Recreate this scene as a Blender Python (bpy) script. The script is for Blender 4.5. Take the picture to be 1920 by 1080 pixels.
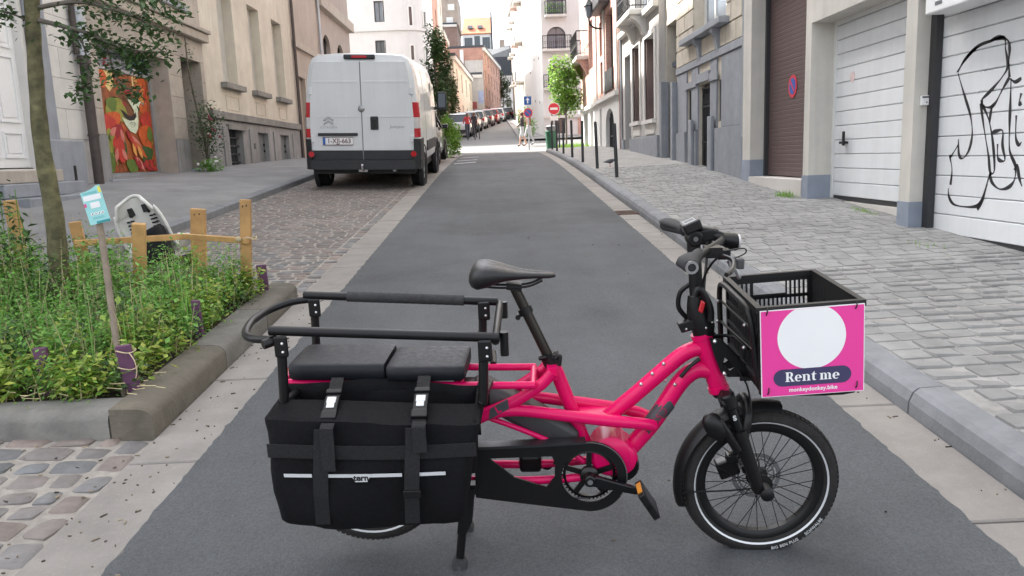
import bpy, bmesh, math, random
from mathutils import Vector, Matrix, noise
for o in list(bpy.data.objects): bpy.data.objects.remove(o)
SC = bpy.context.scene; COL = SC.collection
RND = random.Random(11)
rad = math.radians
# ------------------------------------------------------------------ camera
cam = bpy.data.cameras.new('camera'); cam.sensor_width = 36; cam.lens = 27.1875; cam.clip_end = 1500; cam.clip_start = .05
camo = bpy.data.objects.new('camera', cam); COL.objects.link(camo); SC.camera = camo
def cam_axes(yaw, pitch, roll):
    f = Vector((math.sin(yaw)*math.cos(pitch), math.cos(yaw)*math.cos(pitch), -math.sin(pitch)))
    r = Vector((math.cos(yaw), -math.sin(yaw), 0)); u = r.cross(f)
    return r*math.cos(roll)-u*math.sin(roll), u*math.cos(roll)+r*math.sin(roll), f
_r, _u, _f = cam_axes(.01193, .16729, .03868)
camo.matrix_world = Matrix(((_r.x, _u.x, -_f.x, 0), (_r.y, _u.y, -_f.y, 0), (_r.z, _u.z, -_f.z, 1.3726), (0, 0, 0, 1)))
# ------------------------------------------------------------------ world, sun, exposure
SUN_AZ = math.atan2(-.80, .60)      # direction towards the sun, clockwise from +y
SUN_EL = rad(46)
w = bpy.data.worlds.new('World'); SC.world = w; w.use_nodes = True
nt = w.node_tree; nt.nodes.clear()
sky = nt.nodes.new('ShaderNodeTexSky'); sky.sky_type = 'NISHITA'; sky.sun_disc = False
sky.sun_elevation = SUN_EL; sky.sun_rotation = SUN_AZ; sky.air_density = 1.0; sky.dust_density = 4.0; sky.ozone_density = 1.0
hs = nt.nodes.new('ShaderNodeHueSaturation'); hs.inputs['Saturation'].default_value = .28
bg = nt.nodes.new('ShaderNodeBackground'); bg.inputs['Strength'].default_value = .15
wo = nt.nodes.new('ShaderNodeOutputWorld')
nt.links.new(sky.outputs[0], hs.inputs['Color']); nt.links.new(hs.outputs[0], bg.inputs[0]); nt.links.new(bg.outputs[0], wo.inputs[0])
sl = bpy.data.lights.new('sun', 'SUN'); sl.energy = 4.0; sl.angle = rad(.55); sl.color = (1, .95, .87)
so = bpy.data.objects.new('sun', sl); COL.objects.link(so)
sd = Vector((math.sin(SUN_AZ)*math.cos(SUN_EL), math.cos(SUN_AZ)*math.cos(SUN_EL), math.sin(SUN_EL)))
so.rotation_euler = sd.to_track_quat('Z', 'Y').to_euler(); so.location = (0, 0, 40)
vs = SC.view_settings; vs.view_transform = 'Standard'; vs.look = 'None'; vs.gamma = 1; vs.use_curve_mapping = False
vs.exposure = 2.1
# ------------------------------------------------------------------ materials
MATS = {}
def mat(name, col, rough=.7, metal=0., var=.12, scale=6., bump=0., bscale=60., rnd=0., coat=0., spec=.5, isl=0., col2=None, mixscale=1.5, sheen=0, trans=0, speck=0., streak=0., bands=0.):
    m = bpy.data.materials.new(name); m.use_nodes = True; n = m.node_tree.nodes; l = m.node_tree.links; n.clear()
    out = n.new('ShaderNodeOutputMaterial'); p = n.new('ShaderNodeBsdfPrincipled')
    p.inputs['Roughness'].default_value = rough; p.inputs['Metallic'].default_value = metal
    p.inputs['Specular IOR Level'].default_value = spec; p.inputs['Coat Weight'].default_value = coat; p.inputs['Coat Roughness'].default_value = .06
    if sheen: p.inputs['Sheen Weight'].default_value = sheen
    g = n.new('ShaderNodeNewGeometry')
    src = None
    rgb = n.new('ShaderNodeRGB'); rgb.outputs[0].default_value = (*col, 1); src = rgb.outputs[0]
    def noi(sc, det=5.):
        t = n.new('ShaderNodeTexNoise'); t.inputs['Scale'].default_value = sc; t.inputs['Detail'].default_value = det
        t.inputs['Roughness'].default_value = .6; l.new(g.outputs['Position'], t.inputs['Vector']); return t.outputs['Fac']
    def maprange(s, a, b, c, d):
        r = n.new('ShaderNodeMapRange'); r.inputs[1].default_value = a; r.inputs[2].default_value = b; r.inputs[3].default_value = c; r.inputs[4].default_value = d
        l.new(s, r.inputs[0]); return r.outputs[0]
    def mult(s, fac):
        v = n.new('ShaderNodeVectorMath'); v.operation = 'SCALE'; l.new(s, v.inputs[0]); l.new(fac, v.inputs['Scale']); return v.outputs[0]
    def mixc(a, b, fac):
        x = n.new('ShaderNodeMix'); x.data_type = 'RGBA'; l.new(fac, x.inputs[0]); l.new(a, x.inputs[6])
        if isinstance(b, tuple): x.inputs[7].default_value = (*b, 1)
        else: l.new(b, x.inputs[7])
        return x.outputs[2]
    if col2 is not None:
        if isl: f = g.outputs['Random Per Island']
        elif rnd:
            oi = n.new('ShaderNodeObjectInfo'); f = oi.outputs['Random']
        else: f = maprange(noi(mixscale, 6), .38, .66, 0, 1)
        src = mixc(src, col2, f)
    if var:
        src = mult(src, maprange(noi(scale), .25, .75, 1-var, 1+var))
        src = mult(src, maprange(noi(scale*.13, 3), .3, .7, 1-var*.7, 1+var*.7))
    if rnd:
        oi = n.new('ShaderNodeObjectInfo')
        wn = n.new('ShaderNodeTexWhiteNoise'); wn.noise_dimensions = '1D'; l.new(oi.outputs['Random'], wn.inputs['W'])
        src = mult(src, maprange(wn.outputs['Value'], 0, 1, 1-rnd, 1+rnd))
    if isl:
        wn = n.new('ShaderNodeTexWhiteNoise'); wn.noise_dimensions = '1D'; l.new(g.outputs['Random Per Island'], wn.inputs['W'])
        src = mult(src, maprange(wn.outputs['Value'], 0, 1, 1-isl, 1+isl))
    if streak or bands:
        mp = n.new('ShaderNodeMapping'); mp.inputs['Scale'].default_value = (7, 7, .45) if streak else (1.7, .12, 1); l.new(g.outputs['Position'], mp.inputs['Vector'])
        tx = n.new('ShaderNodeTexNoise'); tx.inputs['Scale'].default_value = 1; tx.inputs['Detail'].default_value = 7; tx.inputs['Roughness'].default_value = .65; l.new(mp.outputs[0], tx.inputs['Vector'])
        k_ = streak or bands; src = mult(src, maprange(tx.outputs['Fac'], .35, .68, 1+k_*.35, 1-k_))
    if bands:
        vo = n.new('ShaderNodeTexVoronoi'); vo.inputs['Scale'].default_value = 150; l.new(g.outputs['Position'], vo.inputs['Vector'])
        src = mult(src, maprange(vo.outputs['Color'], .1, .9, .84, 1.18)); src = mult(src, maprange(noi(.55, 4), .50, .64, 1.04, .82))
    if speck:
        src = mult(src, maprange(noi(bscale*1.7, 2), .62, .75, 1, 1+speck))
    l.new(src, p.inputs['Base Color'])
    if bump:
        b = n.new('ShaderNodeBump'); b.inputs['Strength'].default_value = min(1, bump); b.inputs['Distance'].default_value = .01
        l.new(noi(bscale, 4), b.inputs['Height']); l.new(b.outputs[0], p.inputs['Normal'])
        l.new(maprange(noi(bscale*.4, 3), .3, .7, max(.02, rough-.08), min(1, rough+.08)), p.inputs['Roughness'])
    if trans:
        tr = n.new('ShaderNodeBsdfTranslucent'); l.new(src, tr.inputs[0]); mx = n.new('ShaderNodeMixShader'); mx.inputs[0].default_value = trans
        l.new(p.outputs[0], mx.inputs[1]); l.new(tr.outputs[0], mx.inputs[2]); l.new(mx.outputs[0], out.inputs[0])
    else: l.new(p.outputs[0], out.inputs[0])
    MATS[name] = m
    m.diffuse_color = (*col, 1)
    return m
def brickmat(name, c1, c2, mortar, sx=.22, sz=.07, axis='y', bump=.4, var=.12):
    m = mat(name, c1, .85, var=var, scale=9, bump=0)
    n = m.node_tree.nodes; l = m.node_tree.links
    p = [x for x in n if x.type == 'BSDF_PRINCIPLED'][0]
    g = n.new('ShaderNodeNewGeometry'); sp = n.new('ShaderNodeSeparateXYZ'); l.new(g.outputs['Position'], sp.inputs[0])
    cb = n.new('ShaderNodeCombineXYZ'); 
    ad = n.new('ShaderNodeMath'); ad.operation = 'ADD'; l.new(sp.outputs[0], ad.inputs[0]); l.new(sp.outputs[1], ad.inputs[1])
    l.new(ad.outputs[0], cb.inputs[0]); l.new(sp.outputs[2], cb.inputs[1])
    br = n.new('ShaderNodeTexBrick'); l.new(cb.outputs[0], br.inputs['Vector'])
    br.inputs['Color1'].default_value = (*c1, 1); br.inputs['Color2'].default_value = (*c2, 1); br.inputs['Mortar'].default_value = (*mortar, 1)
    br.inputs['Scale'].default_value = 1; br.inputs['Brick Width'].default_value = sx; br.inputs['Row Height'].default_value = sz
    br.inputs['Mortar Size'].default_value = sz*.09; br.inputs['Mortar Smooth'].default_value = .2
    t = n.new('ShaderNodeTexNoise'); t.inputs['Scale'].default_value = 1.3; t.inputs['Detail'].default_value = 6; l.new(g.outputs['Position'], t.inputs['Vector'])
    r = n.new('ShaderNodeMapRange'); r.inputs[1].default_value = .3; r.inputs[2].default_value = .7; r.inputs[3].default_value = 1-var; r.inputs[4].default_value = 1+var; l.new(t.outputs[0], r.inputs[0])
    v = n.new('ShaderNodeVectorMath'); v.operation = 'SCALE'; l.new(br.outputs['Color'], v.inputs[0]); l.new(r.outputs[0], v.inputs['Scale']); l.new(v.outputs[0], p.inputs['Base Color'])
    b = n.new('ShaderNodeBump'); b.inputs['Strength'].default_value = bump; b.inputs['Distance'].default_value = .008; b.invert = True
    l.new(br.outputs['Fac'], b.inputs['Height']); l.new(b.outputs[0], p.inputs['Normal'])
    return m
def lin(r, g, b):   # sRGB 0-255 to linear
    f = lambda c: ((c/255+.055)/1.055)**2.4 if c > 10 else c/255/12.92
    return (f(r), f(g), f(b))
mat('asphalt', (.086, .090, .096), .85, var=.14, scale=2.6, bump=.8, bscale=170, speck=.9, bands=.14)
mat('asphalt_old', (.13, .13, .13), .85, var=.18, scale=1.5, bump=.4, bscale=140, speck=.5)
mat('gutter', (.245, .226, .208), .85, var=.16, scale=5, bump=.25, bscale=70, rnd=.07, speck=.35)
mat('gutter_bed', (.16, .15, .14), .9, var=.2, scale=20)
mat('kerb', (.19, .196, .207), .8, var=.18, scale=7, bump=.3, bscale=60, rnd=.08)
mat('planter_kerb', (.165, .162, .152), .9, var=.3, scale=6, bump=.6, bscale=45, rnd=.08, col2=(.115, .098, .072), mixscale=3.5)
mat('sett', (.245, .243, .237), .8, var=.2, scale=9, bump=.5, bscale=45, rnd=.12)
mat('sett_far', (.245, .243, .237), .8, var=.2, scale=9, bump=.5, bscale=45, isl=.12)
mat('mortar', (.30, .29, .277), .95, var=.22, scale=18, bump=.5, bscale=90)
mat('cobble', (.225, .18, .155), .8, var=.22, scale=14, bump=.5, bscale=40, rnd=.16, col2=(.155, .16, .165))
mat('cobble_far', (.20, .165, .148), .8, var=.2, scale=14, bump=.4, bscale=40, isl=.16, col2=(.165, .155, .15))
mat('cobble_joint', (.29, .265, .235), .95, var=.25, scale=22, bump=.6, bscale=80)
mat('walk_left', (.215, .213, .212), .85, var=.25, scale=1.4, bump=.35, bscale=50, speck=.4)
mat('soil', (.05, .037, .024), .95, var=.35, scale=20, bump=.8, bscale=30)
mat('road_paint', (.55, .56, .57), .8, var=.25, scale=12)
mat('cream', (.60, .55, .46), .85, var=.09, scale=3, bump=.12, bscale=35, col2=(.54, .49, .41), mixscale=.7, streak=0.1)
mat('stone_beige', (.40, .355, .305), .85, var=.13, scale=5, bump=.2, bscale=40, rnd=.07, streak=0.1)
mat('stone_white', (.62, .60, .57), .85, var=.08, scale=4, bump=.15, bscale=40, rnd=.04)
mat('stone_cream', (.50, .455, .385), .85, var=.13, scale=6, bump=.25, bscale=40, rnd=.06)
mat('bluestone', (.27, .285, .315), .8, var=.12, scale=5, bump=.15, bscale=45, rnd=.05, streak=0.1)
mat('grey_base', (.30, .295, .295), .88, var=.14, scale=3, bump=.15, bscale=40, col2=(.24, .235, .23), mixscale=.9, streak=0.22)
mat('sill_grey', (.21, .20, .185), .9, var=.25, scale=9, bump=.3, bscale=40)
mat('plaster_white', (.66, .655, .645), .85, var=.05, scale=2, bump=.08, bscale=30, streak=0.05)
mat('plaster_grey', (.46, .445, .43), .88, var=.08, scale=2, bump=.1, bscale=30, streak=0.1)
mat('plaster_beige', (.40, .345, .295), .88, var=.08, scale=2, bump=.1, bscale=30, streak=0.1)
mat('garage_conc', (.58, .555, .505), .85, var=.07, scale=3, bump=.15, bscale=45, col2=(.52, .50, .46), mixscale=1.1, streak=0.1)
mat('pillar_blue', (.25, .285, .345), .8, var=.12, scale=6, bump=.15, bscale=40)
mat('door_white', (.72, .735, .75), .5, var=.04, scale=3, rnd=.015, streak=0.05)
mat('door_brown', (.105, .07, .066), .55, var=.08, scale=6)
mat('dark_frame', (.03, .03, .033), .5, var=.1)
mat('shutter', (.56, .55, .51), .7, var=.06, scale=4)
mat('glass', (.045, .055, .065), .07, var=.15, scale=.8, spec=.7)
mat('glass_bright', (.16, .19, .23), .08, var=.25, scale=.9, spec=.7)
mat('curtain', (.55, .55, .54), .8, var=.2, scale=4)
mat('frame_white', (.72, .72, .70), .5, var=.05)
mat('frame_dark', (.05, .05, .055), .5, var=.1)
mat('iron', (.028, .03, .033), .5, metal=.4, var=.2, scale=20)
mat('blue_door', (.055, .075, .11), .5, var=.12)
mat('grey_steel', (.17, .18, .19), .55, metal=.3, var=.12)
mat('pipe_brown', (.065, .05, .045), .6, var=.25, scale=12)
mat('zinc', (.42, .44, .47), .5, metal=.5, var=.1)
mat('roof_orange', (.52, .22, .13), .85, var=.12, scale=2, bump=.3, bscale=6)
mat('roof_dark', (.05, .055, .065), .7, var=.15, scale=2)
mat('concrete_pale', (.56, .53, .50), .85, var=.08, scale=1.5)
brickmat('brick_red', (.36, .16, .115), (.42, .2, .15), (.5, .45, .4), var=.12)
brickmat('brick_pink', (.50, .27, .215), (.56, .32, .26), (.6, .55, .5), var=.1)
brickmat('brick_brown', (.19, .115, .09), (.23, .14, .11), (.3, .27, .25), var=.12)
brickmat('brick_tan', (.36, .29, .24), (.40, .33, .27), (.45, .4, .36), var=.12)
mat('bollard', (.03, .033, .036), .5, var=.2, scale=20)
mat('wood_new', (.52, .30, .115), .65, var=.22, scale=9, bump=.15, bscale=40, rnd=.12)
mat('wood_old', (.23, .185, .14), .85, var=.3, scale=14, bump=.4, bscale=60)
mat('stake_purple', (.125, .05, .105), .7, var=.25, scale=14, bump=.2, rnd=.15)
mat('string', (.52, .42, .27), .9, var=.2)
mat('bark', (.085, .078, .042), .9, var=.35, scale=16, bump=1, bscale=28, col2=(.165, .15, .075), mixscale=14)
mat('bark_grey', (.13, .11, .09), .9, var=.3, scale=12, bump=.6, bscale=30)
mat('leaf_dark', (.045, .09, .028), .5, var=.2, scale=5, isl=.35, trans=.25, col2=(.065, .125, .036))
mat('leaf_big', (.075, .14, .035), .45, var=.15, scale=15, trans=.3)
mat('leaf_green', (.12, .30, .05), .55, var=.2, scale=6, isl=.3, trans=.35, col2=(.21, .41, .085))
mat('leaf_lime', (.18, .36, .05), .55, var=.15, scale=6, isl=.3, trans=.35, col2=(.36, .39, .07))
mat('leaf_fresh', (.15, .30, .045), .5, var=.15, scale=3, isl=.3, trans=.35, col2=(.22, .37, .07))
mat('leaf_ivy', (.045, .075, .025), .55, var=.15, scale=3, isl=.3, trans=.2)
mat('stem_dry', (.42, .36, .2), .8, var=.2, isl=.3)
mat('petal_red', (.6, .05, .06), .5, var=.1)
mat('petal_white', (.75, .72, .7), .5, var=.05)
mat('sign_teal', (.30, .62, .62), .5, var=.05)
mat('white', (.80, .80, .80), .5, var=.02)
mat('off_white', (.70, .69, .65), .45, var=.06, scale=5)
mat('black', (.006, .006, .006), .5, var=.2)
mat('blue_sign', (.02, .11, .42), .4, var=.03)
mat('red_sign', (.62, .03, .05), .4, var=.03)
mat('yellow', (.72, .70, .1), .5, var=.03)
mat('graffiti', (.02, .02, .023), .55, var=.3, scale=30)
mat('graffiti_faint', (.42, .43, .45), .6, var=.2, scale=30)
# ------------------------------------------------------------------ mesh builder
ORG = {}
class MB:
    def __init__(s): s.v = []; s.f = []
    def add(s, vs, fs):
        o = len(s.v); s.v += [tuple(p) for p in vs]; s.f += [tuple(i+o for i in f) for f in fs]; return s
    def boxr(s, x0, x1, y0, y1, z0, z1):
        return s.add([(x0,y0,z0),(x1,y0,z0),(x1,y1,z0),(x0,y1,z0),(x0,y0,z1),(x1,y0,z1),(x1,y1,z1),(x0,y1,z1)],
                     [(0,3,2,1),(4,5,6,7),(0,1,5,4),(1,2,6,5),(2,3,7,6),(3,0,4,7)])
    def obox(s, c, ax, ay, az):     # centre and three half-axis vectors
        c = Vector(c); ax = Vector(ax); ay = Vector(ay); az = Vector(az); vs = []
        for k in (-1, 1):
            for a, b in ((-1,-1),(1,-1),(1,1),(-1,1)): vs.append(c+ax*a+ay*b+az*k)
        return s.add(vs, [(0,3,2,1),(4,5,6,7),(0,1,5,4),(1,2,6,5),(2,3,7,6),(3,0,4,7)])
    def bar(s, p, q, wid, th, up=(0,0,1)):   # rectangular bar between two points
        p = Vector(p); q = Vector(q); d = (q-p); L = d.length; d.normalize(); up = Vector(up)
        sd = d.cross(up)
        if sd.length < 1e-4: sd = d.cross(Vector((1,0,0)))
        sd.normalize(); u2 = sd.cross(d)
        return s.obox((p+q)/2, d*L/2, sd*wid/2, u2*th/2)
    def tube(s, pts, r, n=10, cap=True, closed=False, flat=None):
        pts = [Vector(p) for p in pts]; m = len(pts)
        rs = r if isinstance(r, (list, tuple)) else [r]*m
        t0 = []
        for i in range(m):
            if closed: d = pts[(i+1)%m]-pts[i-1]
            else: d = pts[min(i+1,m-1)]-pts[max(i-1,0)]
            if d.length < 1e-9: d = Vector((0,0,1))
            t0.append(d.normalized())
        ref = Vector((0,0,1)) if abs(t0[0].z) < .9 else Vector((1,0,0))
        nn = (ref-t0[0]*ref.dot(t0[0])).normalized(); vs = []
        for i in range(m):
            nn = (nn-t0[i]*nn.dot(t0[i]))
            nn = nn.normalized() if nn.length > 1e-6 else t0[i].orthogonal().normalized()
            b = t0[i].cross(nn)
            for k in range(n):
                a = 2*math.pi*k/n
                if flat: vs.append(pts[i]+nn*math.cos(a)*rs[i]*flat[0]+b*math.sin(a)*rs[i]*flat[1])
                else: vs.append(pts[i]+(nn*math.cos(a)+b*math.sin(a))*rs[i])
        fs = []
        for i in range(m if closed else m-1):
            j = (i+1)%m
            for k in range(n): fs.append((i*n+k, i*n+(k+1)%n, j*n+(k+1)%n, j*n+k))
        if cap and not closed: fs.append(tuple(range(n-1,-1,-1))); fs.append(tuple((m-1)*n+k for k in range(n)))
        return s.add(vs, fs)
    def lathe(s, prof, c, axis, n=24, closed=False, a0=0., a1=2*math.pi):   # prof: (radius, height along axis)
        c = Vector(c); ax = Vector(axis).normalized(); e1 = ax.orthogonal().normalized(); e2 = ax.cross(e1); vs = []; fs = []
        m = len(prof); full = abs(a1-a0-2*math.pi) < 1e-6; nn = n if full else n+1
        for k in range(nn):
            a = a0+(a1-a0)*k/n; d = e1*math.cos(a)+e2*math.sin(a)
            for r, h in prof: vs.append(c+d*r+ax*h)
        for k in range(n):
            k2 = (k+1)%nn
            for i in range(m if closed else m-1):
                j = (i+1)%m; fs.append((k*m+i, k2*m+i, k2*m+j, k*m+j))
        return s.add(vs, fs)
    def prism(s, poly, fn, d0, d1):    # poly in 2D, fn(a,b,d)
        n = len(poly); vs = [fn(a,b,d0) for a,b in poly]+[fn(a,b,d1) for a,b in poly]
        return s.add(vs, [tuple(range(n-1,-1,-1)), tuple(range(n,2*n))]+[(i,(i+1)%n,n+(i+1)%n,n+i) for i in range(n)])
    def sphere(s, c, rx, ry=None, rz=None, n=12, m=8):
        ry = ry or rx; rz = rz or rx; vs = []; fs = []
        for i in range(m+1):
            t = math.pi*i/m
            for k in range(n):
                a = 2*math.pi*k/n; vs.append((c[0]+rx*math.sin(t)*math.cos(a), c[1]+ry*math.sin(t)*math.sin(a), c[2]+rz*math.cos(t)))
        for i in range(m):
            for k in range(n): fs.append((i*n+k,(i+1)*n+k,(i+1)*n+(k+1)%n,i*n+(k+1)%n))
        return s.add(vs, fs)
    def grid(s, P, nu, nv, thick=None):
        o = [P(i/nu, j/nv) for i in range(nu+1) for j in range(nv+1)]
        return s.add(o, [(i*(nv+1)+j,(i+1)*(nv+1)+j,(i+1)*(nv+1)+j+1,i*(nv+1)+j+1) for i in range(nu) for j in range(nv)])
    def loft(s, rings, cap=True, closed=True):
        n = len(rings[0]); vs = [p for r in rings for p in r]; fs = []
        for i in range(len(rings)-1):
            for k in range(n if closed else n-1): fs.append((i*n+k, i*n+(k+1)%n, (i+1)*n+(k+1)%n, (i+1)*n+k))
        if cap: fs.append(tuple(range(n-1,-1,-1))); fs.append(tuple((len(rings)-1)*n+k for k in range(n)))
        return s.add(vs, fs)
    def panel(s, fn, a0, a1, b0, b1, holes, depth, back=False):
        A = sorted({a0,a1,*[min(max(x,a0),a1) for h in holes for x in h[:2]]}); B = sorted({b0,b1,*[min(max(x,b0),b1) for h in holes for x in h[2:4]]})
        ins = lambda a,b: any(h[0]<a<h[1] and h[2]<b<h[3] for h in holes)
        for i in range(len(A)-1):
            for j in range(len(B)-1):
                if ins((A[i]+A[i+1])/2,(B[j]+B[j+1])/2): continue
                q = [(A[i],B[j]),(A[i+1],B[j]),(A[i+1],B[j+1]),(A[i],B[j+1])]
                s.add([fn(a,b,0) for a,b in q], [(0,1,2,3)])
                if back: s.add([fn(a,b,-depth) for a,b in q], [(3,2,1,0)])
        for h in holes:
            x0,x1,y0,y1 = max(h[0],a0),min(h[1],a1),max(h[2],b0),min(h[3],b1)
            if x1<=x0 or y1<=y0: continue
            E = [((x0,y0),(x0,y1)),((x1,y1),(x1,y0))]
            if h[2]>b0: E.append(((x1,y0),(x0,y0)))
            if h[3]<b1: E.append(((x0,y1),(x1,y1)))
            for p,q in E: s.add([fn(*p,0),fn(*q,0),fn(*q,-depth),fn(*p,-depth)], [(0,1,2,3)])
        return s
    def build(s, name, m, parent=None, smooth=None, bevel=0, flip=False, segs=2):
        o0 = ORG.get(parent.name, Vector((0,0,0))) if parent else Vector((0,0,0))
        me = bpy.data.meshes.new(name)
        fs = [tuple(reversed(f)) for f in s.f] if flip else s.f
        me.from_pydata([(v[0]-o0.x, v[1]-o0.y, v[2]-o0.z) for v in s.v], [], fs); me.update()
        me.materials.append(MATS[m] if isinstance(m, str) else m)
        if smooth is not None:
            me.polygons.foreach_set('use_smooth', [True]*len(me.polygons))
            if smooth < 180: me.set_sharp_from_angle(angle=rad(smooth))
        ob = bpy.data.objects.new(name, me); COL.objects.link(ob)
        if parent: ob.parent = parent; ORG[ob.name] = o0.copy()
        if bevel:
            b = ob.modifiers.new('bevel', 'BEVEL'); b.width = bevel; b.segments = segs; b.limit_method = 'ANGLE'; b.angle_limit = rad(40)
        return ob
def thing(name, label, cat, loc=(0,0,0), group=None, mtx=None):
    o = bpy.data.objects.new(name, None); COL.objects.link(o); o.empty_display_size = .2
    if mtx is not None: o.matrix_world = mtx; ORG[o.name] = Vector((0,0,0))
    else: o.location = loc; ORG[o.name] = Vector(loc)
    o['label'] = label; o['category'] = cat
    if group: o['group'] = group
    return o
def tag(o, label, cat, group=None):
    o['label'] = label; o['category'] = cat
    if group: o['group'] = group
    return o
def struct(o): o['kind'] = 'structure'; return o
def stuff(o, label=None, cat=None):
    o['kind'] = 'stuff'
    if label: o['label'] = label; o['category'] = cat
    return o
def put(me, name, parent, loc, rot=(0,0,0), scale=(1,1,1)):     # shared-mesh piece
    o = bpy.data.objects.new(name, me); COL.objects.link(o); o.parent = parent
    o.location = Vector(loc)-ORG.get(parent.name, Vector((0,0,0))); o.rotation_euler = rot; o.scale = scale
    return o
def copy_tree(o, parent=None):
    c = o.copy(); COL.objects.link(c)
    if parent: c.parent = parent
    for ch in list(o.children): copy_tree(ch, c)
    return c
def spline(pts, k=6):
    P = [Vector(p) for p in pts]; out = []
    for i in range(len(P)-1):
        p0 = P[max(i-1,0)]; p1 = P[i]; p2 = P[i+1]; p3 = P[min(i+2,len(P)-1)]
        for j in range(k):
            t = j/k; out.append(.5*((2*p1)+(p2-p0)*t+(2*p0-5*p1+4*p2-p3)*t*t+(3*p1-p0-3*p2+p3)*t**3))
    return out+[P[-1]]
def text_mb(s, size, fn, d0, d1=None, bold=0., spacing=1., align='CENTER'):
    c = bpy.data.curves.new('t', 'FONT'); c.body = s; c.size = size; c.offset = bold; c.space_character = spacing; c.align_x = align; c.align_y = 'CENTER'; c.resolution_u = 4
    o = bpy.data.objects.new('t', c); COL.objects.link(o); dg = bpy.context.evaluated_depsgraph_get()
    me = bpy.data.meshes.new_from_object(o.evaluated_get(dg)); m = MB()
    m.add([fn(v.co.x, v.co.y, d0) for v in me.vertices], [tuple(p.vertices) for p in me.polygons])
    bpy.data.objects.remove(o); bpy.data.meshes.remove(me); bpy.data.curves.remove(c)
    return m
def disc_poly(ca, cb, ra, rb=None, n=32, a0=0, a1=360):
    rb = rb or ra
    return [(ca+ra*math.cos(rad(a0+(a1-a0)*i/n)), cb+rb*math.sin(rad(a0+(a1-a0)*i/n))) for i in range(n+(0 if a1-a0 == 360 else 1))]
def leafquad(mb, c, size, rnd=RND, wid=.55, droop=.3):
    c = Vector(c); a = rnd.uniform(0, 6.283); e = rnd.uniform(-.7, .7)-droop
    d = Vector((math.cos(a)*math.cos(e), math.sin(a)*math.cos(e), math.sin(e))); u = Vector((rnd.uniform(-.5,.5), rnd.uniform(-.5,.5), 1))
    sd = d.cross(u).normalized(); up = sd.cross(d); L = size; w_ = size*wid*.5
    mb.add([c, c+d*L*.45+sd*w_+up*L*.08, c+d*L, c+d*L*.45-sd*w_+up*L*.08, c+d*L*.5-up*L*.02], [(0,4,1),(1,4,2),(2,4,3),(3,4,0)])
# ------------------------------------------------------------------ terrain
S0 = .061756
def zr(y):
    if y <= 15: return S0*y
    if y <= 30: return S0*y-.00137*(y-15)**2
    z30 = S0*30-.00137*225
    if y <= 36: t = y-30; return z30+.0207*t+(.068-.0207)/12*t*t
    return z30+.0207*6+(.068-.0207)*3+.068*(y-36)
def zwr(x, y): return zr(y)+.12+.02*(x-1.75)          # right pavement
def zpk(x, y): return zr(y)+.035*(-1.57-x)            # parking strip, falls to the gutter
def interp(t, T):
    if t <= T[0][0]: return T[0][1]
    for (a, va), (b, vb) in zip(T, T[1:]):
        if t <= b: return va+(vb-va)*(t-a)/(b-a)
    return T[-1][1]
def zwl(x, y):                                        # left pavement, climbs to the house fronts
    zin = zpk(-3.85, y)+.10
    zout = S0*y+interp(y, [(5,.50),(12.5,.45),(15.2,.345),(18,.285),(20.2,.21),(22.4,.14),(24.7,.06),(26.4,.0),(33,-.33),(37,-.42)]) if y < 37 else zr(y)+.12
    t = (-4.0-x)/2.5
    return zin+(zout-zin)*min(max(t,0),1.3)
def sheet(name, xs, y0, y1, zf, m, ny=60, parent=None):
    mb = MB(); ys = [y0+(y1-y0)*i/ny for i in range(ny+1)]
    for y in ys:
        for x in xs: mb.v.append((x, y, zf(x, y)))
    n = len(xs)
    for i in range(ny):
        for j in range(n-1): mb.f.append((i*n+j, i*n+j+1, (i+1)*n+j+1, (i+1)*n+j))
    return mb.build(name, m, parent, smooth=30)
struct(sheet('ground', [-150,-60,-20,-7.2,-4.4,2.4,4.4,20,60,150], -40, 400, lambda x, y: zr(y)-.45-(0 if y < 250 else 0), 'asphalt_old', 110))
mb = MB(); ny = 900; ER = random.Random(2)
for i in range(ny+1):
    y = -4+33.2*(i/ny)**1.35; j0 = .007*noise.noise(Vector((y*9,0,0)))+ER.uniform(-.004,.004); j1 = .007*noise.noise(Vector((y*9,7,0)))+ER.uniform(-.004,.004)
    for x, dz in ((-1.262-.012+j0*1.4-.008,.0065),(-1.2,.007),(-.6,.012),(0,.013),(.7,.012),(1.4,.007),(1.478+.012+j1*1.4+.004,.0065)): mb.v.append((x, y, zr(y)+dz))
for i in range(ny):
    for j in range(6): mb.f.append((i*7+j, i*7+j+1, i*7+7+j+1, i*7+7+j))
struct(mb.build('road', 'asphalt', smooth=30))
struct(sheet('crossing_road', [-60,-30,-8,-4,-2,0,2,4,8,30,60], 29.2, 41.5, lambda x, y: zr(y), 'asphalt_old', 14))
struct(sheet('far_road', [-3.2,-1,1.2], 41.5, 150, lambda x, y: zr(y), 'asphalt_old', 40))
fl = MB()
for x0, x1 in ((-9,-3.2),(1.2,9)):
    for i in range(20):
        ya, yb = 41.5+i*5, 46.5+i*5
        fl.add([(x0,ya,zr(ya)+.11),(x1,ya,zr(ya)+.11),(x1,yb,zr(yb)+.11),(x0,yb,zr(yb)+.11)], [(0,1,2,3)])
        xe = x1 if x1 < 0 else x0
        fl.add([(xe,ya,zr(ya)-.05),(xe,yb,zr(yb)-.05),(xe,yb,zr(yb)+.11),(xe,ya,zr(ya)+.11)], [(0,1,2,3)])
struct(fl.build('far_pavement', 'walk_left'))
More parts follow.
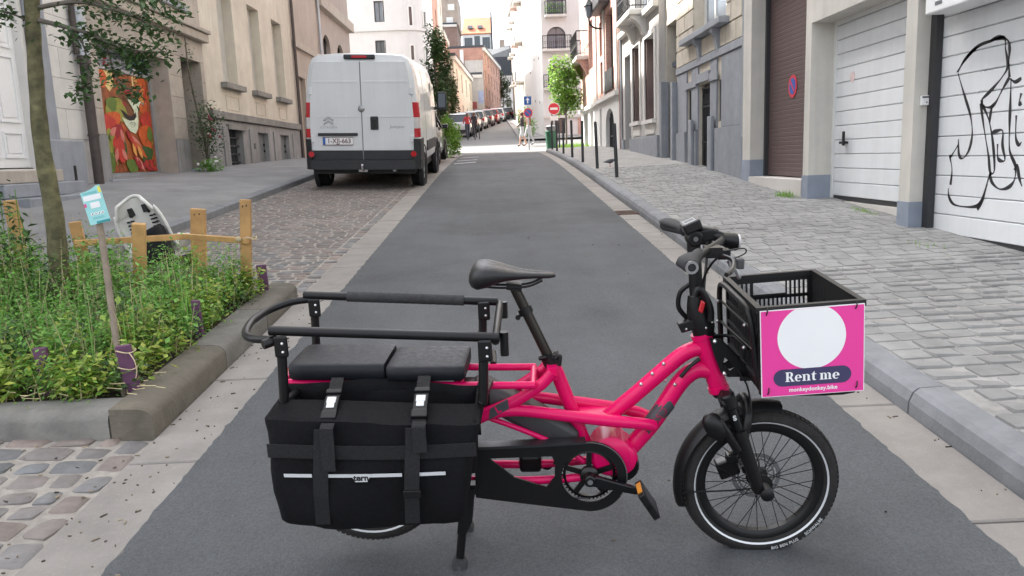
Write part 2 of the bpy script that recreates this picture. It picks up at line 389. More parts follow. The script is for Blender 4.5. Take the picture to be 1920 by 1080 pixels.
# gutters: beds with slabs
def slab_mesh(name, w, l, h, m, ch=.006):
    mb = MB(); x, y = w/2, l/2
    mb.add([(-x,-y,-h),(x,-y,-h),(x,y,-h),(-x,y,-h),(-x,-y,-ch),(x,-y,-ch),(x,y,-ch),(-x,y,-ch),(-x+ch,-y+ch,0),(x-ch,-y+ch,0),(x-ch,y-ch,0),(-x+ch,y-ch,0)],
           [(0,1,5,4),(1,2,6,5),(2,3,7,6),(3,0,4,7),(4,5,9,8),(5,6,10,9),(6,7,11,10),(7,4,8,11),(8,9,10,11)])
    me = bpy.data.meshes.new(name); me.from_pydata(mb.v, [], mb.f); me.materials.append(MATS[m]); return me
for nm, xa, xb, yoff in (('left_gutter', -1.57, -1.275, .04), ('right_gutter', 1.48, 1.75, .32)):
    bed = struct(sheet(nm, [xa, xb], -3, 29.2, lambda x, y: zr(y)-.006, 'gutter_bed', 60))
    me = slab_mesh('gutter_slab', xb-xa-.004, .988, .08, 'gutter')
    for i in range(-3, 29):
        y = i+.5+yoff
        if y+.5 > 29.2: continue
        sl_ = math.atan((zr(y+.4)-zr(y-.4))/.8)
        put(me, 'gutter_slab', bed, ((xa+xb)/2, y, zr(y)+.004+RND.uniform(-.0015,.0015)), (sl_, 0, 0))
# right kerb, with a chamfered top
kb = struct(sheet('right_kerb', [1.75, 1.90], -3, 29.2, lambda x, y: zr(y)-.02, 'gutter_bed', 60))
mb = MB(); L = .497
prof = [(-.075,-.15),(-.075,.055),(-.058,.098),(-.035,.116),(.075,.121),(.075,-.15)]
mb.loft([[(x,-L,z) for x,z in prof],[(x,L,z) for x,z in prof]])
kme = bpy.data.meshes.new('kerb_stone'); kme.from_pydata(mb.v, [], mb.f); kme.materials.append(MATS['kerb'])
for i in range(-3, 29):
    y = i+.72
    if y+.5 > 29.2: continue
    put(kme, 'kerb_stone', kb, (1.826, y, zr(y)+RND.uniform(-.004,.004)), (math.atan((zr(y+.4)-zr(y-.4))/.8), 0, RND.uniform(-.003,.003)))
# setts
def stone(mb, c, sx, sy, h, rx, ry, rnd, ch=.16, jit=.07, rz=0):
    P = []; cut = .12 if jit > .06 else .045
    for a, b in ((-.5,-.5+cut),(-.5+cut,-.5),(.5-cut,-.5),(.5,-.5+cut),(.5,.5-cut),(.5-cut,.5),(-.5+cut,.5),(-.5,.5-cut)):
        P.append((a+rnd.uniform(-jit,jit)*.6, b+rnd.uniform(-jit,jit)*.6))
    vs = []
    M_ = Matrix.Rotation(rx,3,'X') @ Matrix.Rotation(ry,3,'Y') @ Matrix.Rotation(rz,3,'Z'); c = Vector(c)
    for k, z in ((1,-h),(1,-h*.35),(1-ch,0)):
        for a, b in P: vs.append(c+M_ @ Vector((a*sx*k, b*sy*k, z+rnd.uniform(-.001,.001))))
    n = 8; fs = [tuple(2*n+i for i in range(n))]
    for r in range(2):
        for i in range(n): fs.append((r*n+i, r*n+(i+1)%n, (r+1)*n+(i+1)%n, (r+1)*n+i))
    mb.add(vs, fs)
def pave(parent, xs, y0, y1, rowp, lens, gap, zf, m, mfar, name, maxn=300, h=.03, cross=0., ch=.16, jit=.07, skip=None, visible=None):
    variants = []
    for i in range(8):
        b = MB(); stone(b, (0,0,0), 1, 1, h, 0, 0, RND, ch, jit); me = bpy.data.meshes.new(name); me.from_pydata(b.v, [], b.f); me.materials.append(MATS[m])
        variants.append(me)
        if jit > .06: me.polygons.foreach_set('use_smooth', [True]*len(me.polygons)); me.set_sharp_from_angle(angle=rad(40))
    cnt = 0; far = MB(); y = y0
    while y < y1:
        rp = rowp*RND.uniform(.93, 1.07); x = xs[1]; cuts = []; first = RND.uniform(.5, 1)
        if xs[1]-xs[0] < lens[1]*1.3: cuts = [((xs[0]+xs[1])/2, xs[1]-xs[0])]; x = xs[0]
        while x-xs[0] > lens[0]*.8:
            ln = RND.uniform(*lens)*first; first = 1
            if x-xs[0]-ln < lens[0]*.5: ln = min(x-xs[0], lens[1]*1.3)
            cuts.append((x-ln/2, ln)); x -= ln
        for xc, ln in cuts:
            yc = y+rp/2+RND.uniform(-.006,.006)
            if skip and skip(xc, yc): continue
            rx = math.atan((zf(xc,yc+.1)-zf(xc,yc-.1))/.2); ry = -math.atan((zf(xc+.1,yc)-zf(xc-.1,yc))/.2)
            z = zf(xc,yc)+RND.uniform(-.003,.003); sx, sy = ln-gap*RND.uniform(.7,1.3), rp-gap*RND.uniform(.7,1.3)
            rz = RND.uniform(-.03,.03)
            if cnt < maxn and (visible is None or visible(xc, yc)):
                put(RND.choice(variants), name, parent, (xc,yc,z), (rx+RND.uniform(-.008,.008),ry+RND.uniform(-.008,.008),rz+math.pi*RND.randint(0,1)), (sx,sy,1)); cnt += 1
            else: stone(far, (xc,yc,z), sx, sy, h, rx, ry, RND, ch, jit, rz)
        y += rp
    if far.f:
        o = far.build(name, mfar, parent, smooth=55 if jit > .06 else None); stuff(o)
# pavement on the right
wr = struct(sheet('right_pavement', [1.90,2.6,3.2,4.6], -3, 29.2, lambda x, y: zwr(x,y)-.007, 'mortar', 80))
pave(wr, (1.905, 4.45), -1.5, 15.5, .135, (.12,.19), .010, zwr, 'sett', 'sett_far', 'sett', 300, ch=.05, jit=.035, visible=lambda x, y: x < 1.15+.66*y*.98 and y > 2.0)
# foreground cobbles, planter, parking strip on the left
ap = struct(sheet('cobbled_apron', [-6,-3,-1.57], -3, 3.3, lambda x, y: zpk(x,y)-.010, 'cobble_joint', 20))
pave(ap, (-4.2, -1.70), 1.0, 3.26, .125, (.13,.22), .028, zpk, 'cobble', 'cobble_far', 'cobblestone', 260, ch=.2, jit=.12, visible=lambda x, y: y > 2.0)
pave(ap, (-1.70, -1.575), 1.0, 3.26, .165, (.115,.12), .022, zpk, 'cobble', 'cobble_far', 'cobblestone', 40, ch=.2, jit=.12)
pk = struct(sheet('parking_strip', [-3.9,-2.7,-1.57], 5.85, 29.2, lambda x, y: zpk(x,y)-.008, 'cobble_joint', 60))
pave(pk, (-3.86, -1.70), 5.95, 19, .105, (.12,.2), .018, zpk, 'cobble', 'cobble_far', 'cobblestone', 260, ch=.2, jit=.1)
pave(pk, (-1.70, -1.575), 5.95, 19, .165, (.115,.12), .018, zpk, 'cobble', 'cobble_far', 'cobblestone', 40, ch=.2, jit=.1)
# left kerb and pavement
struct(sheet('left_pavement', [-7.2,-6.5,-5.9,-5.2,-4.6,-4.0], -3, 29.2, zwl, 'walk_left', 80))
struct(sheet('corner_pavement', [-7.2,-4.5], 29.2, 36, zwl, 'walk_left', 10))
lk = struct(sheet('left_kerb', [-4.0,-3.85], -3, 29.2, lambda x, y: zpk(-3.85,y)-.03, 'gutter_bed', 60))
mb = MB(); prof = [(-.075,-.15),(-.075,.102),(.05,.098),(.07,.08),(.075,-.15)]
mb.loft([[(x,-L,z) for x,z in prof],[(x,L,z) for x,z in prof]])
kme = bpy.data.meshes.new('kerb_stone'); kme.from_pydata(mb.v, [], mb.f); kme.materials.append(MATS['kerb'])
for i in range(5, 29):
    y = i+.5; put(kme, 'kerb_stone', lk, (-3.925, y, zpk(-3.85,y)+RND.uniform(-.004,.004)), (math.atan((zr(y+.4)-zr(y-.4))/.8), 0, 0))
# planting bed
bed = struct(sheet('planting_bed', [-4.6,-3,-1.74], 3.47, 5.76, lambda x, y: zr(y)+.10+.012*math.sin(x*7+y*5), 'soil', 14))
def kstone(mb, p, q, w, h):      # kerb block from p to q, outer face on the right hand side, rounded arris
    p = Vector(p); q = Vector(q); d = (q-p).normalized(); sd = d.cross(Vector((0,0,1))).normalized(); out = []
    prof = [(0,-.1),(0,h-.045),(-.010,h-.025),(-.030,h-.008),(-.06,h),(-w,h+.004),(-w,-.1)]
    for c in (p+d*.004, q-d*.004): out.append([c+sd*a+Vector((0,0,b)) for a, b in prof])
    mb.loft(out); return mb
H_ = .135
for p, q in (((-1.57,3.3,zr(3.3)),(-1.57,4.25,zr(4.25))), ((-1.57,4.25,zr(4.25)),(-1.57,5.05,zr(5.05))), ((-1.57,5.05,zr(5.05)),(-1.57,5.85,zr(5.85)))):
    kstone(MB(), p, q, .19, H_).build('kerb_stone', 'planter_kerb', bed, smooth=50)
for xa, xb in ((-2.55,-1.57),(-3.6,-2.55),(-4.6,-3.6)):
    kstone(MB(), (xa,3.3,zr(3.3)), (xb-(.0 if xb < -1.6 else .192),3.3,zr(3.3)), .19, H_).build('kerb_stone', 'planter_kerb', bed, smooth=50)
    kstone(MB(), (xb-(.0 if xb < -1.6 else .192),5.85,zr(5.85)), (xa,5.85,zr(5.85)), .12, .10).build('kerb_stone', 'planter_kerb', bed, smooth=50)
# ------------------------------------------------------------------ buildings
class Fac:
    """one house front: a runs along the front, b is height, d stands out from the wall"""
    def __init__(s, th, O, A, N): s.th = th; s.O = Vector(O); s.A = Vector(A).normalized(); s.N = Vector(N).normalized(); s.flip = s.A.cross(Vector((0,0,1))).dot(s.N) < 0
    def P(s, a, b, d=0.): p = s.O+s.A*a+s.N*d; return (p.x, p.y, p.z+b)
    def wall(s, name, m, a0, a1, b0, b1, holes=(), d=0., depth=.25):
        mb = MB(); mb.panel(lambda a,b,dd: s.P(a,b,dd+d), a0, a1, b0, b1, holes, depth)
        if d > 0:   # visible edge of a projecting base
            for (p,q) in (((a0,b1),(a1,b1)),((a0,b0),(a0,b1)),((a1,b0),(a1,b1))): mb.add([s.P(*p,d),s.P(*q,d),s.P(*q,-.02),s.P(*p,-.02)], [(0,1,2,3)])
        return mb.build(name, m, s.th, flip=s.flip)
    def bx(s, mb, a0, a1, b0, b1, d0, d1):
        vs = [s.P(a,b,d) for d in (d0,d1) for a,b in ((a0,b0),(a1,b0),(a1,b1),(a0,b1))]
        mb.add(vs, [(0,3,2,1),(4,5,6,7),(0,1,5,4),(1,2,6,5),(2,3,7,6),(3,0,4,7)]); return mb
    def box(s, name, m, a0, a1, b0, b1, d0, d1, parent=None, bevel=0):
        return s.bx(MB(), a0, a1, b0, b1, d0, d1).build(name, m, parent or s.th, flip=s.flip, bevel=bevel)
    def window(s, a0, a1, b0, b1, d=-.2, fm='frame_white', gm='glass', nv=1, nh=0, fw=.05, name='window', blind=None):
        mb = MB(); f0, f1 = d-.03, d+.03
        s.bx(mb,a0,a0+fw,b0,b1,f0,f1); s.bx(mb,a1-fw,a1,b0,b1,f0,f1); s.bx(mb,a0+fw,a1-fw,b0,b0+fw,f0,f1-.003); s.bx(mb,a0+fw,a1-fw,b1-fw,b1,f0,f1-.003)
        for i in range(nv):
            a = a0+(a1-a0)*(i+1)/(nv+1); s.bx(mb,a-fw*.35,a+fw*.35,b0+fw,b1-fw,f0,f1-.006)
        for i in range(nh):
            b = b0+(b1-b0)*(.68 if nh == 1 else (i+1)/(nh+1)); s.bx(mb,a0+fw,a1-fw,b-fw*.4,b+fw*.4,f0,f1-.009)
        w_ = mb.build(name, fm, s.th, flip=s.flip)
        bt = b1 if blind is None else b1-(b1-b0)*blind
        s.box('pane', gm, a0+fw*.5, a1-fw*.5, b0+fw*.5, bt, d-.02, d-.005, w_)
        if blind: s.box('blind', 'shutter', a0+fw*.5, a1-fw*.5, bt, b1-fw*.5, d-.022, d+.012, w_)
        return w_
    def shell(s, m, a0, a1, b0, b1, depth=9., roof='roof_dark'):
        s.box('side_walls', m, a0+.002, a1-.002, b0, b1-.01, -depth, -.62)
        s.box('party_wall', m, a0+.003, a0+.013, b0, b1-.01, -.615, -.003); s.box('party_wall', m, a1-.013, a1-.003, b0, b1-.01, -.615, -.003)
        s.box('roof', roof, a0-.03, a1+.03, b1, b1+.25, -depth, .18)
    def ashlar(s, m, a0, a1, b0, b1, ch, bw, holes=(), d=.012, name='stone_block', joint=.008, gapm=None):
        nrow = max(1, round((b1-b0)/ch)); ch = (b1-b0)/nrow
        for r in range(nrow):
            lo, hi = b0+r*ch, b0+(r+1)*ch; segs = [(a0, a1)]
            for h in holes:
                if h[2] < hi-ch*.3 and h[3] > lo+ch*.3:
                    ns = []
                    for p, q in segs:
                        if h[1] <= p or h[0] >= q: ns.append((p, q))
                        else:
                            if h[0] > p: ns.append((p, h[0]))
                            if h[1] < q: ns.append((h[1], q))
                    segs = ns
            for p, q in segs:
                n = max(1, round((q-p)/bw)); cuts = [p+(q-p)*i/n for i in range(n+1)]
                if r % 2 and n > 1: cuts = [p]+[c-(q-p)/n*.5 for c in cuts[1:]]+[q]
                for x, y in zip(cuts, cuts[1:]):
                    if y-x < .03: continue
                    e = .004; mb = MB(); a, b, c, f = x+joint/2, y-joint/2, lo+joint/2, hi-joint/2
                    mb.add([s.P(a,c,-.03),s.P(b,c,-.03),s.P(b,f,-.03),s.P(a,f,-.03),s.P(a,c,d-e),s.P(b,c,d-e),s.P(b,f,d-e),s.P(a,f,d-e),s.P(a+e,c+e,d),s.P(b-e,c+e,d),s.P(b-e,f-e,d),s.P(a+e,f-e,d)],
                           [(0,1,5,4),(1,2,6,5),(2,3,7,6),(3,0,4,7),(4,5,9,8),(5,6,10,9),(6,7,11,10),(7,4,8,11),(8,9,10,11)])
                    mb.build(name, m, s.th, flip=s.flip)
    def arch(s, name, m, a0, a1, b, top, d0, d1):   # fills the corners above a round arch springing at b
        ca = (a0+a1)/2; r = (a1-a0)/2; mb = MB(); k = (top-b)/r
        for sg in (-1, 1):
            poly = [(ca+sg*r*math.cos(t), b+k*r*math.sin(t)) for t in [math.pi/2*i/8 for i in range(9)]]
            e = a1 if sg > 0 else a0
            mb.prism(poly+[(ca, top+.001), (e, top+.001)], lambda a,b_,d: s.P(a,b_,d), d0, d1)
        return mb.build(name, m, s.th)
    def railing(s, a0, a1, b0, b1, d0, d1, m='iron', parent=None, name='railing', step=.11):
        mb = MB()
        segs = [((a0,d1),(a1,d1)), ((a0,d0),(a0,d1)), ((a1,d0),(a1,d1))]
        for (p, q) in segs:
            P1, P2 = Vector(s.P(p[0],b1,p[1])), Vector(s.P(q[0],b1,q[1])); mb.tube([P1,P2], .022, 6)
            dn = Vector((0,0,b0+.08-b1)); mb.tube([P1+dn,P2+dn], .014, 6)
            n = max(2, int((P2-P1).length/step))
            for i in range(n+1):
                c = P1.lerp(P2, i/n); mb.tube([c, c+Vector((0,0,b0-b1))], .009, 5)
                if i < n:
                    c2 = P1.lerp(P2, (i+.5)/n)+Vector((0,0,(b0-b1)*.5)); mb.tube([c2+Vector((0,0,.07*math.sin(t)))+(P2-P1).normalized()*.05*math.cos(t) for t in [i_*math.pi/4 for i_ in range(8)]], .006, 4, closed=True)
        return mb.build(name, m, parent or s.th)
def facL(th, X): return Fac(th, (X,0,0), (0,1,0), (1,0,0))
def facR(th, X): return Fac(th, (X,0,0), (0,1,0), (-1,0,0))
def facF(th, Y): return Fac(th, (0,Y,0), (1,0,0), (0,-1,0))
XL = -6.5
# --- L1: pale house with a white panelled door, at the left edge
t = thing('white_door_house', 'pale stone house with white panelled door and steps at left edge', 'house', (XL-3, 9, .9))
F = facL(t, XL); hole = [(10.05,11.22,1.47,4.1),(5.2,6.5,2.6,4.6),(7.4,8.7,2.6,4.6)]
up = [(a,a+1.15,b,b+1.9) for a in (5.2,7.5,10.1) for b in (5.4,8.6,11.6)]
F.wall('wall', 'stone_white', 3.5, 12.75, .3, 17, hole+up, depth=.25)
F.shell('plaster_grey', 3.5, 12.75, .3, 17)
for a0,a1,b0,b1 in up+hole[1:]: F.window(a0,a1,b0,b1, nh=1)
F.ashlar('stone_white', 11.42, 12.75, 1.9, 4.6, .45, .7)
F.box('pilaster', 'bluestone', 11.3, 11.75, 1.88, 4.6, .014, .06)
F.box('plinth', 'bluestone', 11.22, 12.33, .6, 1.88, .002, .10, bevel=.02)
F.box('plinth', 'bluestone', 3.5, 10.05, .6, 1.88, .002, .10, bevel=.02)
d = F.box('door', 'white', 10.05, 11.22, 1.49, 4.1, -.2, -.12)
for a0, a1 in ((10.15,10.6),(10.68,11.12)):
    for b0, b1 in ((1.62,1.98),(2.1,3.0),(3.1,3.95)):
        mb = MB(); F.bx(mb,a0,a1,b0,b0+.03,-.12,-.095); F.bx(mb,a0,a1,b1-.03,b1,-.12,-.095); F.bx(mb,a0,a0+.03,b0+.03,b1-.03,-.12,-.096); F.bx(mb,a1-.03,a1,b0+.03,b1-.03,-.12,-.096)
        F.bx(mb,a0+.07,a1-.07,b0+.07,b1-.07,-.12,-.105); mb.build('door_panel', 'white', d)
F.box('threshold', 'dark_frame', 10.03, 11.24, 1.455, 1.485, -.2, -.08, d)
for i, (b0, b1, dd) in enumerate(((1.28,1.45,.12),(1.1,1.275,.42),(.8,1.095,.72))): F.box('step', 'bluestone' if i else 'stone_beige', 9.7, 11.6-.0*i, b0, b1, -.1 if i == 0 else .1, dd, bevel=.012)
mb = MB(); F.bx(mb, 11.93,12.0,1.28,1.5,.09,.105); mb.build('boot_scraper_niche', 'black', t)
# drainpipe
tp = thing('drainpipe', 'brown cast iron drainpipe running down beside the mural shopfront', 'drainpipe', (XL+.12, 12.55, 1.25))
mb = MB(); mb.tube([(XL+.13,12.58,1.2),(XL+.13,12.58,3.18)], .075, 12); mb.build('pipe', 'pipe_brown', tp, smooth=40)
mb = MB(); mb.lathe([(.0,0),(.1,0),(.1,.1),(.085,.13),(.0,.13)], (XL+.13,12.58,3.06), (0,0,1), 14); mb.lathe([(.0,0),(.088,0),(.088,.04),(.0,.04)], (XL+.13,12.58,1.95), (0,0,1), 14); mb.build('collar', 'pipe_brown', tp, smooth=40)
mb = MB(); mb.tube([(XL+.13,12.58,3.18),(XL+.13,12.58,3.9)], .09, 12); mb.build('upper_pipe', 'zinc', tp, smooth=40)
mb = MB(); mb.tube([(XL+.08,12.5,3.2),(XL+.08,12.44,14.5)], .05, 10); mb.build('downpipe', 'pipe_brown', tp, smooth=40)
# --- L2: stone shopfront with mural panel
t = thing('mural_shop_house', 'beige stone shopfront with a colourful mural panel and dark doorway', 'house', (XL-3, 15.5, 1.2))
F = facL(t, XL); hole = [(13.25,16.05,.9,3.55),(16.72,17.82,.9,3.72)]
up = [(a,a+1.2,b,b+2.0) for a in (13.4,15.9) for b in (4.75,7.9,11.0)]
F.wall('wall', 'stone_beige', 12.752, 18.05, .3, 17.2, hole+up, depth=.5)
F.shell('plaster_grey', 12.752, 18.05, .3, 17.2)
F.ashlar('stone_beige', 12.76, 18.04, 2.0, 4.12, .44, .75, hole)
F.ashlar('grey_base', 12.76, 18.04, 1.05, 2.0, .95, 2, [(h[0],h[1],0,9) for h in hole], d=.03)
F.box('cornice', 'stone_beige', 12.76, 18.1, 4.14, 4.32, -.02, .16, bevel=.02); F.box('cornice', 'stone_beige', 12.76, 18.1, 4.323, 4.40, -.02, .22, bevel=.015)
for a0,a1,b0,b1 in up: F.window(a0,a1,b0,b1, d=-.25, nh=1, gm='glass_bright')
F.box('sill', 'bluestone', 13.3, 14.7, 4.66, 4.75, -.02, .08); F.box('sill', 'bluestone', 15.8, 17.2, 4.66, 4.75, -.02, .08)
sh = F.box('shop_panel', 'grey_steel', 13.2, 16.05, 1.28, 3.60, -.46, -.40)
mb = MB()
for q in ((13.25,16.05,3.52,3.60),(13.25,16.05,3.18,3.24),(13.9,13.96,1.36,3.52),(15.97,16.05,1.36,3.52),(13.25,16.05,1.26,1.36)): F.bx(mb,*q,-.40,-.36)
mb.build('shop_frame', 'zinc', t, flip=True if F.flip else False)
F.box('shop_step', 'bluestone', 13.1, 16.2, .9, 1.26, -.45, .10, bevel=.02)
F.box('transom_glass', 'glass_bright', 13.96, 15.97, 3.25, 3.52, -.398, -.392)
F.box('transom_sticker', 'blue_sign', 15.3, 15.93, 3.27, 3.51, -.391, -.388)
F.box('transom_sticker', 'white', 15.36, 15.53, 3.28, 3.37, -.3875, -.385); F.box('transom_sticker', 'white', 15.68, 15.86, 3.28, 3.36, -.3875, -.385)
# mural: flat print built from coloured shapes
mu = F.box('mural', mat('mural_ground', lin(176,88,38), .6, var=.3, scale=9, col2=lin(120,66,30), mixscale=5), 13.97, 15.96, 1.37, 3.17, -.398, -.391)
mcol = {'o': lin(206,92,36), 'r': lin(196,58,44), 'dr': lin(160,36,44), 'g': lin(96,120,46), 'dg': lin(58,92,44), 'lg': lin(150,150,62), 'y': lin(226,204,140), 'w': lin(214,222,196), 'k': lin(40,34,36), 'br': lin(118,74,44), 'pk': lin(214,128,116), 'ye': lin(226,160,84)}
for k, c in mcol.items(): mat('mural_'+k, c, .6, var=.22, scale=16)
Wm, Hm = 1.99, 1.80; lay = [0]
def mshape(col, pts, nm='mural_shape'):
    lay[0] += 1; d = -.391+.0003*lay[0]
    mb = MB(); mb.add([F.P(13.97+x*Wm, 3.17-y*Hm, d) for x, y in pts], [tuple(range(len(pts)))]); mb.build(nm, 'mural_'+col, mu, flip=True)
def mblob(col, cx, cy, rx, ry, rot=0, n=18, wob=.12):
    pts = []
    for i in range(n):
        a = 2*math.pi*i/n; r = 1+wob*math.sin(3*a+cx*20)+RND.uniform(-wob,wob)*.5; x, y = rx*r*math.cos(a), ry*r*math.sin(a)
        pts.append((min(max(cx+x*math.cos(rot)-y*math.sin(rot),.002),.998), min(max(cy+x*math.sin(rot)+y*math.cos(rot),.002),.998)))
    mshape(col, pts)
def mleaf(col, x0, y0, x1, y1, w_):
    dx, dy = x1-x0, y1-y0; n = 7; L_ = math.hypot(dx, dy); px, py = -dy/L_, dx/L_
    up_ = [(x0+dx*i/n+px*w_*math.sin(math.pi*i/n), y0+dy*i/n+py*w_*math.sin(math.pi*i/n)) for i in range(n+1)]
    dn = [(x0+dx*i/n-px*w_*math.sin(math.pi*i/n), y0+dy*i/n-py*w_*math.sin(math.pi*i/n)) for i in range(n-1, 0, -1)]
    mshape(col, [(min(max(a,.002),.998), min(max(b,.002),.998)) for a, b in up_+dn])
mshape('y', [(.0,.0),(.28,.0),(.30,.12),(.2,.2),(.1,.13),(.0,.2)]); mblob('o', .1, .08, .07, .09); mblob('o', .82, .18, .14, .2); mblob('br', .5, .28, .16, .2)
mblob('ye', .74, .1, .03, .12); mblob('y', .68, .07, .03, .1); mblob('o', .9, .09, .05, .1)
for i in range(26): mleaf(RND.choice(['r','ye','dr']), RND.uniform(.62,.98), RND.uniform(0,.25), RND.uniform(.62,.98), RND.uniform(.1,.34), .012)
for i in range(5): mblob('dr' if i % 2 else 'br', .5+RND.uniform(-.12,.12), .1+i*.07, .07, .035)
mblob('lg', .28, .38, .2, .12); mblob('g', .2, .32, .1, .07); mblob('o', .2, .46, .14, .07); mblob('r', .12, .52, .12, .09); mblob('r', .86, .46, .11, .11); mblob('o', .82, .62, .15, .13)
mshape('w', [(.50,.24),(.58,.26),(.66,.27),(.80,.25),(.74,.30),(.70,.36),(.69,.47),(.66,.55),(.60,.60),(.50,.58),(.42,.52),(.36,.44),(.44,.46),(.54,.47),(.61,.44),(.62,.36),(.56,.30)])
mshape('k', [(.34,.36),(.42,.38),(.5,.42),(.58,.42),(.65,.37),(.66,.42),(.6,.46),(.5,.47),(.42,.44)])
for i in range(16): mblob('k', RND.uniform(.5,.62), RND.uniform(.48,.54), .006, .005)
mblob('g', .06, .85, .07, .2); mblob('lg', .1, .68, .08, .12); mblob('dg', .3, .72, .08, .16); mblob('g', .46, .94, .12, .08); mblob('dg', .78, .82, .14, .1); mblob('g', .9, .6, .06, .08)
mblob('r', .24, .74, .11, .16); mblob('dr', .25, .58, .12, .06)
for x0, y0, x1, y1, c in ((.22,.55,.08,.64,'pk'),(.26,.55,.2,.68,'dr'),(.3,.56,.34,.7,'pk'),(.2,.75,.14,.9,'pk'),(.24,.76,.26,.92,'r'),(.28,.76,.36,.88,'pk'),(.4,.56,.52,.7,'dr'),(.44,.6,.62,.78,'r'),(.5,.62,.72,.8,'pk'),(.54,.68,.78,.86,'o'),(.5,.7,.56,.84,'ye'),(.6,.72,.68,.86,'ye'),(.5,.82,.62,.98,'dr'),(.54,.84,.7,.99,'pk'),(.58,.86,.62,.99,'dr')):
    mleaf(c, x0, y0, x1, y1, .035)
mblob('dr', .82, .93, .15, .06)
for i in range(14): mleaf('r' if i % 2 else 'dr', .7+RND.uniform(-.02,.2), .86+RND.uniform(0,.05), .72+RND.uniform(0,.27), .99, .015)
for i in range(22):
    x = RND.choice([.04,.1,.8,.88])+RND.uniform(-.03,.05); y = RND.uniform(.62,.97); mleaf(RND.choice(['lg','g','dg']), x, y, x+RND.uniform(-.05,.06), y-.05, .007)
dd = F.box('doorway', 'dark_frame', 16.72, 17.82, 1.1, 3.72, -.49, -.44); F.box('door', 'door_brown', 16.8, 17.3, 1.3, 3.6, -.44, -.38)
F.box('door_step', 'bluestone', 16.65, 17.9, .9, 1.38, -.44, .1, bevel=.02)
# --- L3: cream house with tall shuttered windows
t = thing('cream_shuttered_house', 'cream house with tall closed shutters above a grey basement', 'house', (XL-3, 22, 1.4))
F = facL(t, XL); wins = [(19.05,20.5),(21.42,22.75),(23.68,24.98)]
hole = [(19.25,20.35,3.42,5.66),(21.62,22.62,3.42,5.66),(23.84,24.9,3.42,5.66)]
up = [(h[0],h[1],b,b+2.1) for h in hole for b in (7.4,10.6)]
F.wall('wall', 'cream', 18.052, 26.1, 2.62, 17, hole+up, depth=.3)
bh = [(19.2,20.22,1.3,2.3),(21.52,22.46,1.3,2.3),(23.7,24.66,1.3,2.3)]
F.wall('basement', 'grey_base', 18.052, 26.1, .6, 2.5, bh, d=.03, depth=.25)
F.shell('plaster_grey', 18.052, 26.1, .3, 17)
F.box('ledge', 'sill_grey', 18.06, 26.1, 2.52, 2.70, -.02, .10, bevel=.015)
for i, h in enumerate(hole+up):
    sh = F.box('shutter_box', 'shutter', h[0], h[1], h[2], h[3], -.29, -.25)
    if i < 3:
        n = 44
        for k in range(n):
            b0 = h[2]+(h[3]-h[2])*k/n; F.box('shutter_slat', 'shutter', h[0]+.02, h[1]-.02, b0+.006, b0+(h[3]-h[2])/n-.004, -.25, -.235, sh)
for wn_ in wins: F.box('sill', 'sill_grey', wn_[0], wn_[1], 3.27, 3.405, -.25, .16, bevel=.012)
for wn_ in wins:
    a0, a1 = wn_[0]+.25, wn_[1]-.25; mb = MB()
    for q in ((a0,a1,2.78,2.80),(a0,a1,3.10,3.12),(a0,a0+.02,2.8,3.1),(a1-.02,a1,2.8,3.1)): F.bx(mb,*q,-.01,.012)
    mb.build('panel_moulding', 'cream', t)
w_ = F.box('basement_window', 'glass', *bh[0], -.2, -.17); mb = MB()
for k in range(4): F.bx(mb, 19.22, 20.2, 1.5+k*.2, 1.53+k*.2, -.1, -.07)
for k in range(3): F.bx(mb, 19.4+k*.3, 19.42+k*.3, 1.3, 2.3, -.105, -.085)
mb.build('window_bars', 'iron', w_); F.box('lintel', 'sill_grey', 19.05, 20.4, 2.3, 2.42, -.1, .1)
for q in bh[1:]:
    h = F.box('hatch', 'grey_steel', *q, -.14, -.1)
    F.box('latch', 'black', q[1]-.12, q[1]-.05, 1.95, 2.02, -.1, -.07, h); F.box('latch', 'black', q[1]-.12, q[1]-.05, 1.78, 1.85, -.1, -.07, h)
for a in (18.9,20.9,23.1,25.2): F.box('pier', 'grey_base', a-.16, a+.16, .6, 2.36, .031, .06)
F.box('vent', 'black', 20.98, 21.1, 1.85, 2.0, .06, .065)
# --- L4: taupe house, arched windows
t = thing('taupe_arched_house', 'taupe rendered house with arched windows behind the white van', 'house', (XL-3, 31, 1.6))
F = facL(t, XL); up = [(30.9,32.2,5.3,6.35),(33.6,34.9,5.3,6.35),(28.2,29.4,2.2,4.4)]
dr = (26.6,27.5,1.4,4.3); top = [(a,a+1.2,b,b+2) for a in (27,29.5,32,34.4) for b in (8.6,11.6)]
F.wall('wall', 'plaster_beige', 26.102, 30.1, .6, 16, [dr,up[2]]+top[:4], depth=.25)
F.wall('wall', mat('taupe', (.36,.31,.275), .88, var=.08, scale=2), 30.102, 36.6, .6, 16, up[:2]+top[4:], depth=.25)
F.shell('plaster_grey', 26.102, 36.6, .6, 16)
for h in up[:2]: F.arch('arch_fill', 'taupe', h[0], h[1], h[2]+.6, h[3], -.12, -.001)
for h in up+top: F.window(*h, d=-.2, fm='frame_dark')
F.box('door', 'plaster_beige', *dr, -.2, -.15); F.box('ledge', 'stone_beige', 26.11, 30.0, 5.2, 5.4, -.02, .1); F.box('ledge', 'stone_beige', 30.11, 36.7, 7.2, 7.6, -.02, .22)
mb = MB(); mb.tube([(XL+.08,30.1,1.5),(XL+.08,30.1,13.8)], .05, 8); mb.build('drainpipe', 'zinc', t)
mb = MB(); mb.tube([(XL+.08,26.1,1.5),(XL+.08,26.1,14.4)], .05, 8); mb.build('drainpipe', 'pipe_brown', t)
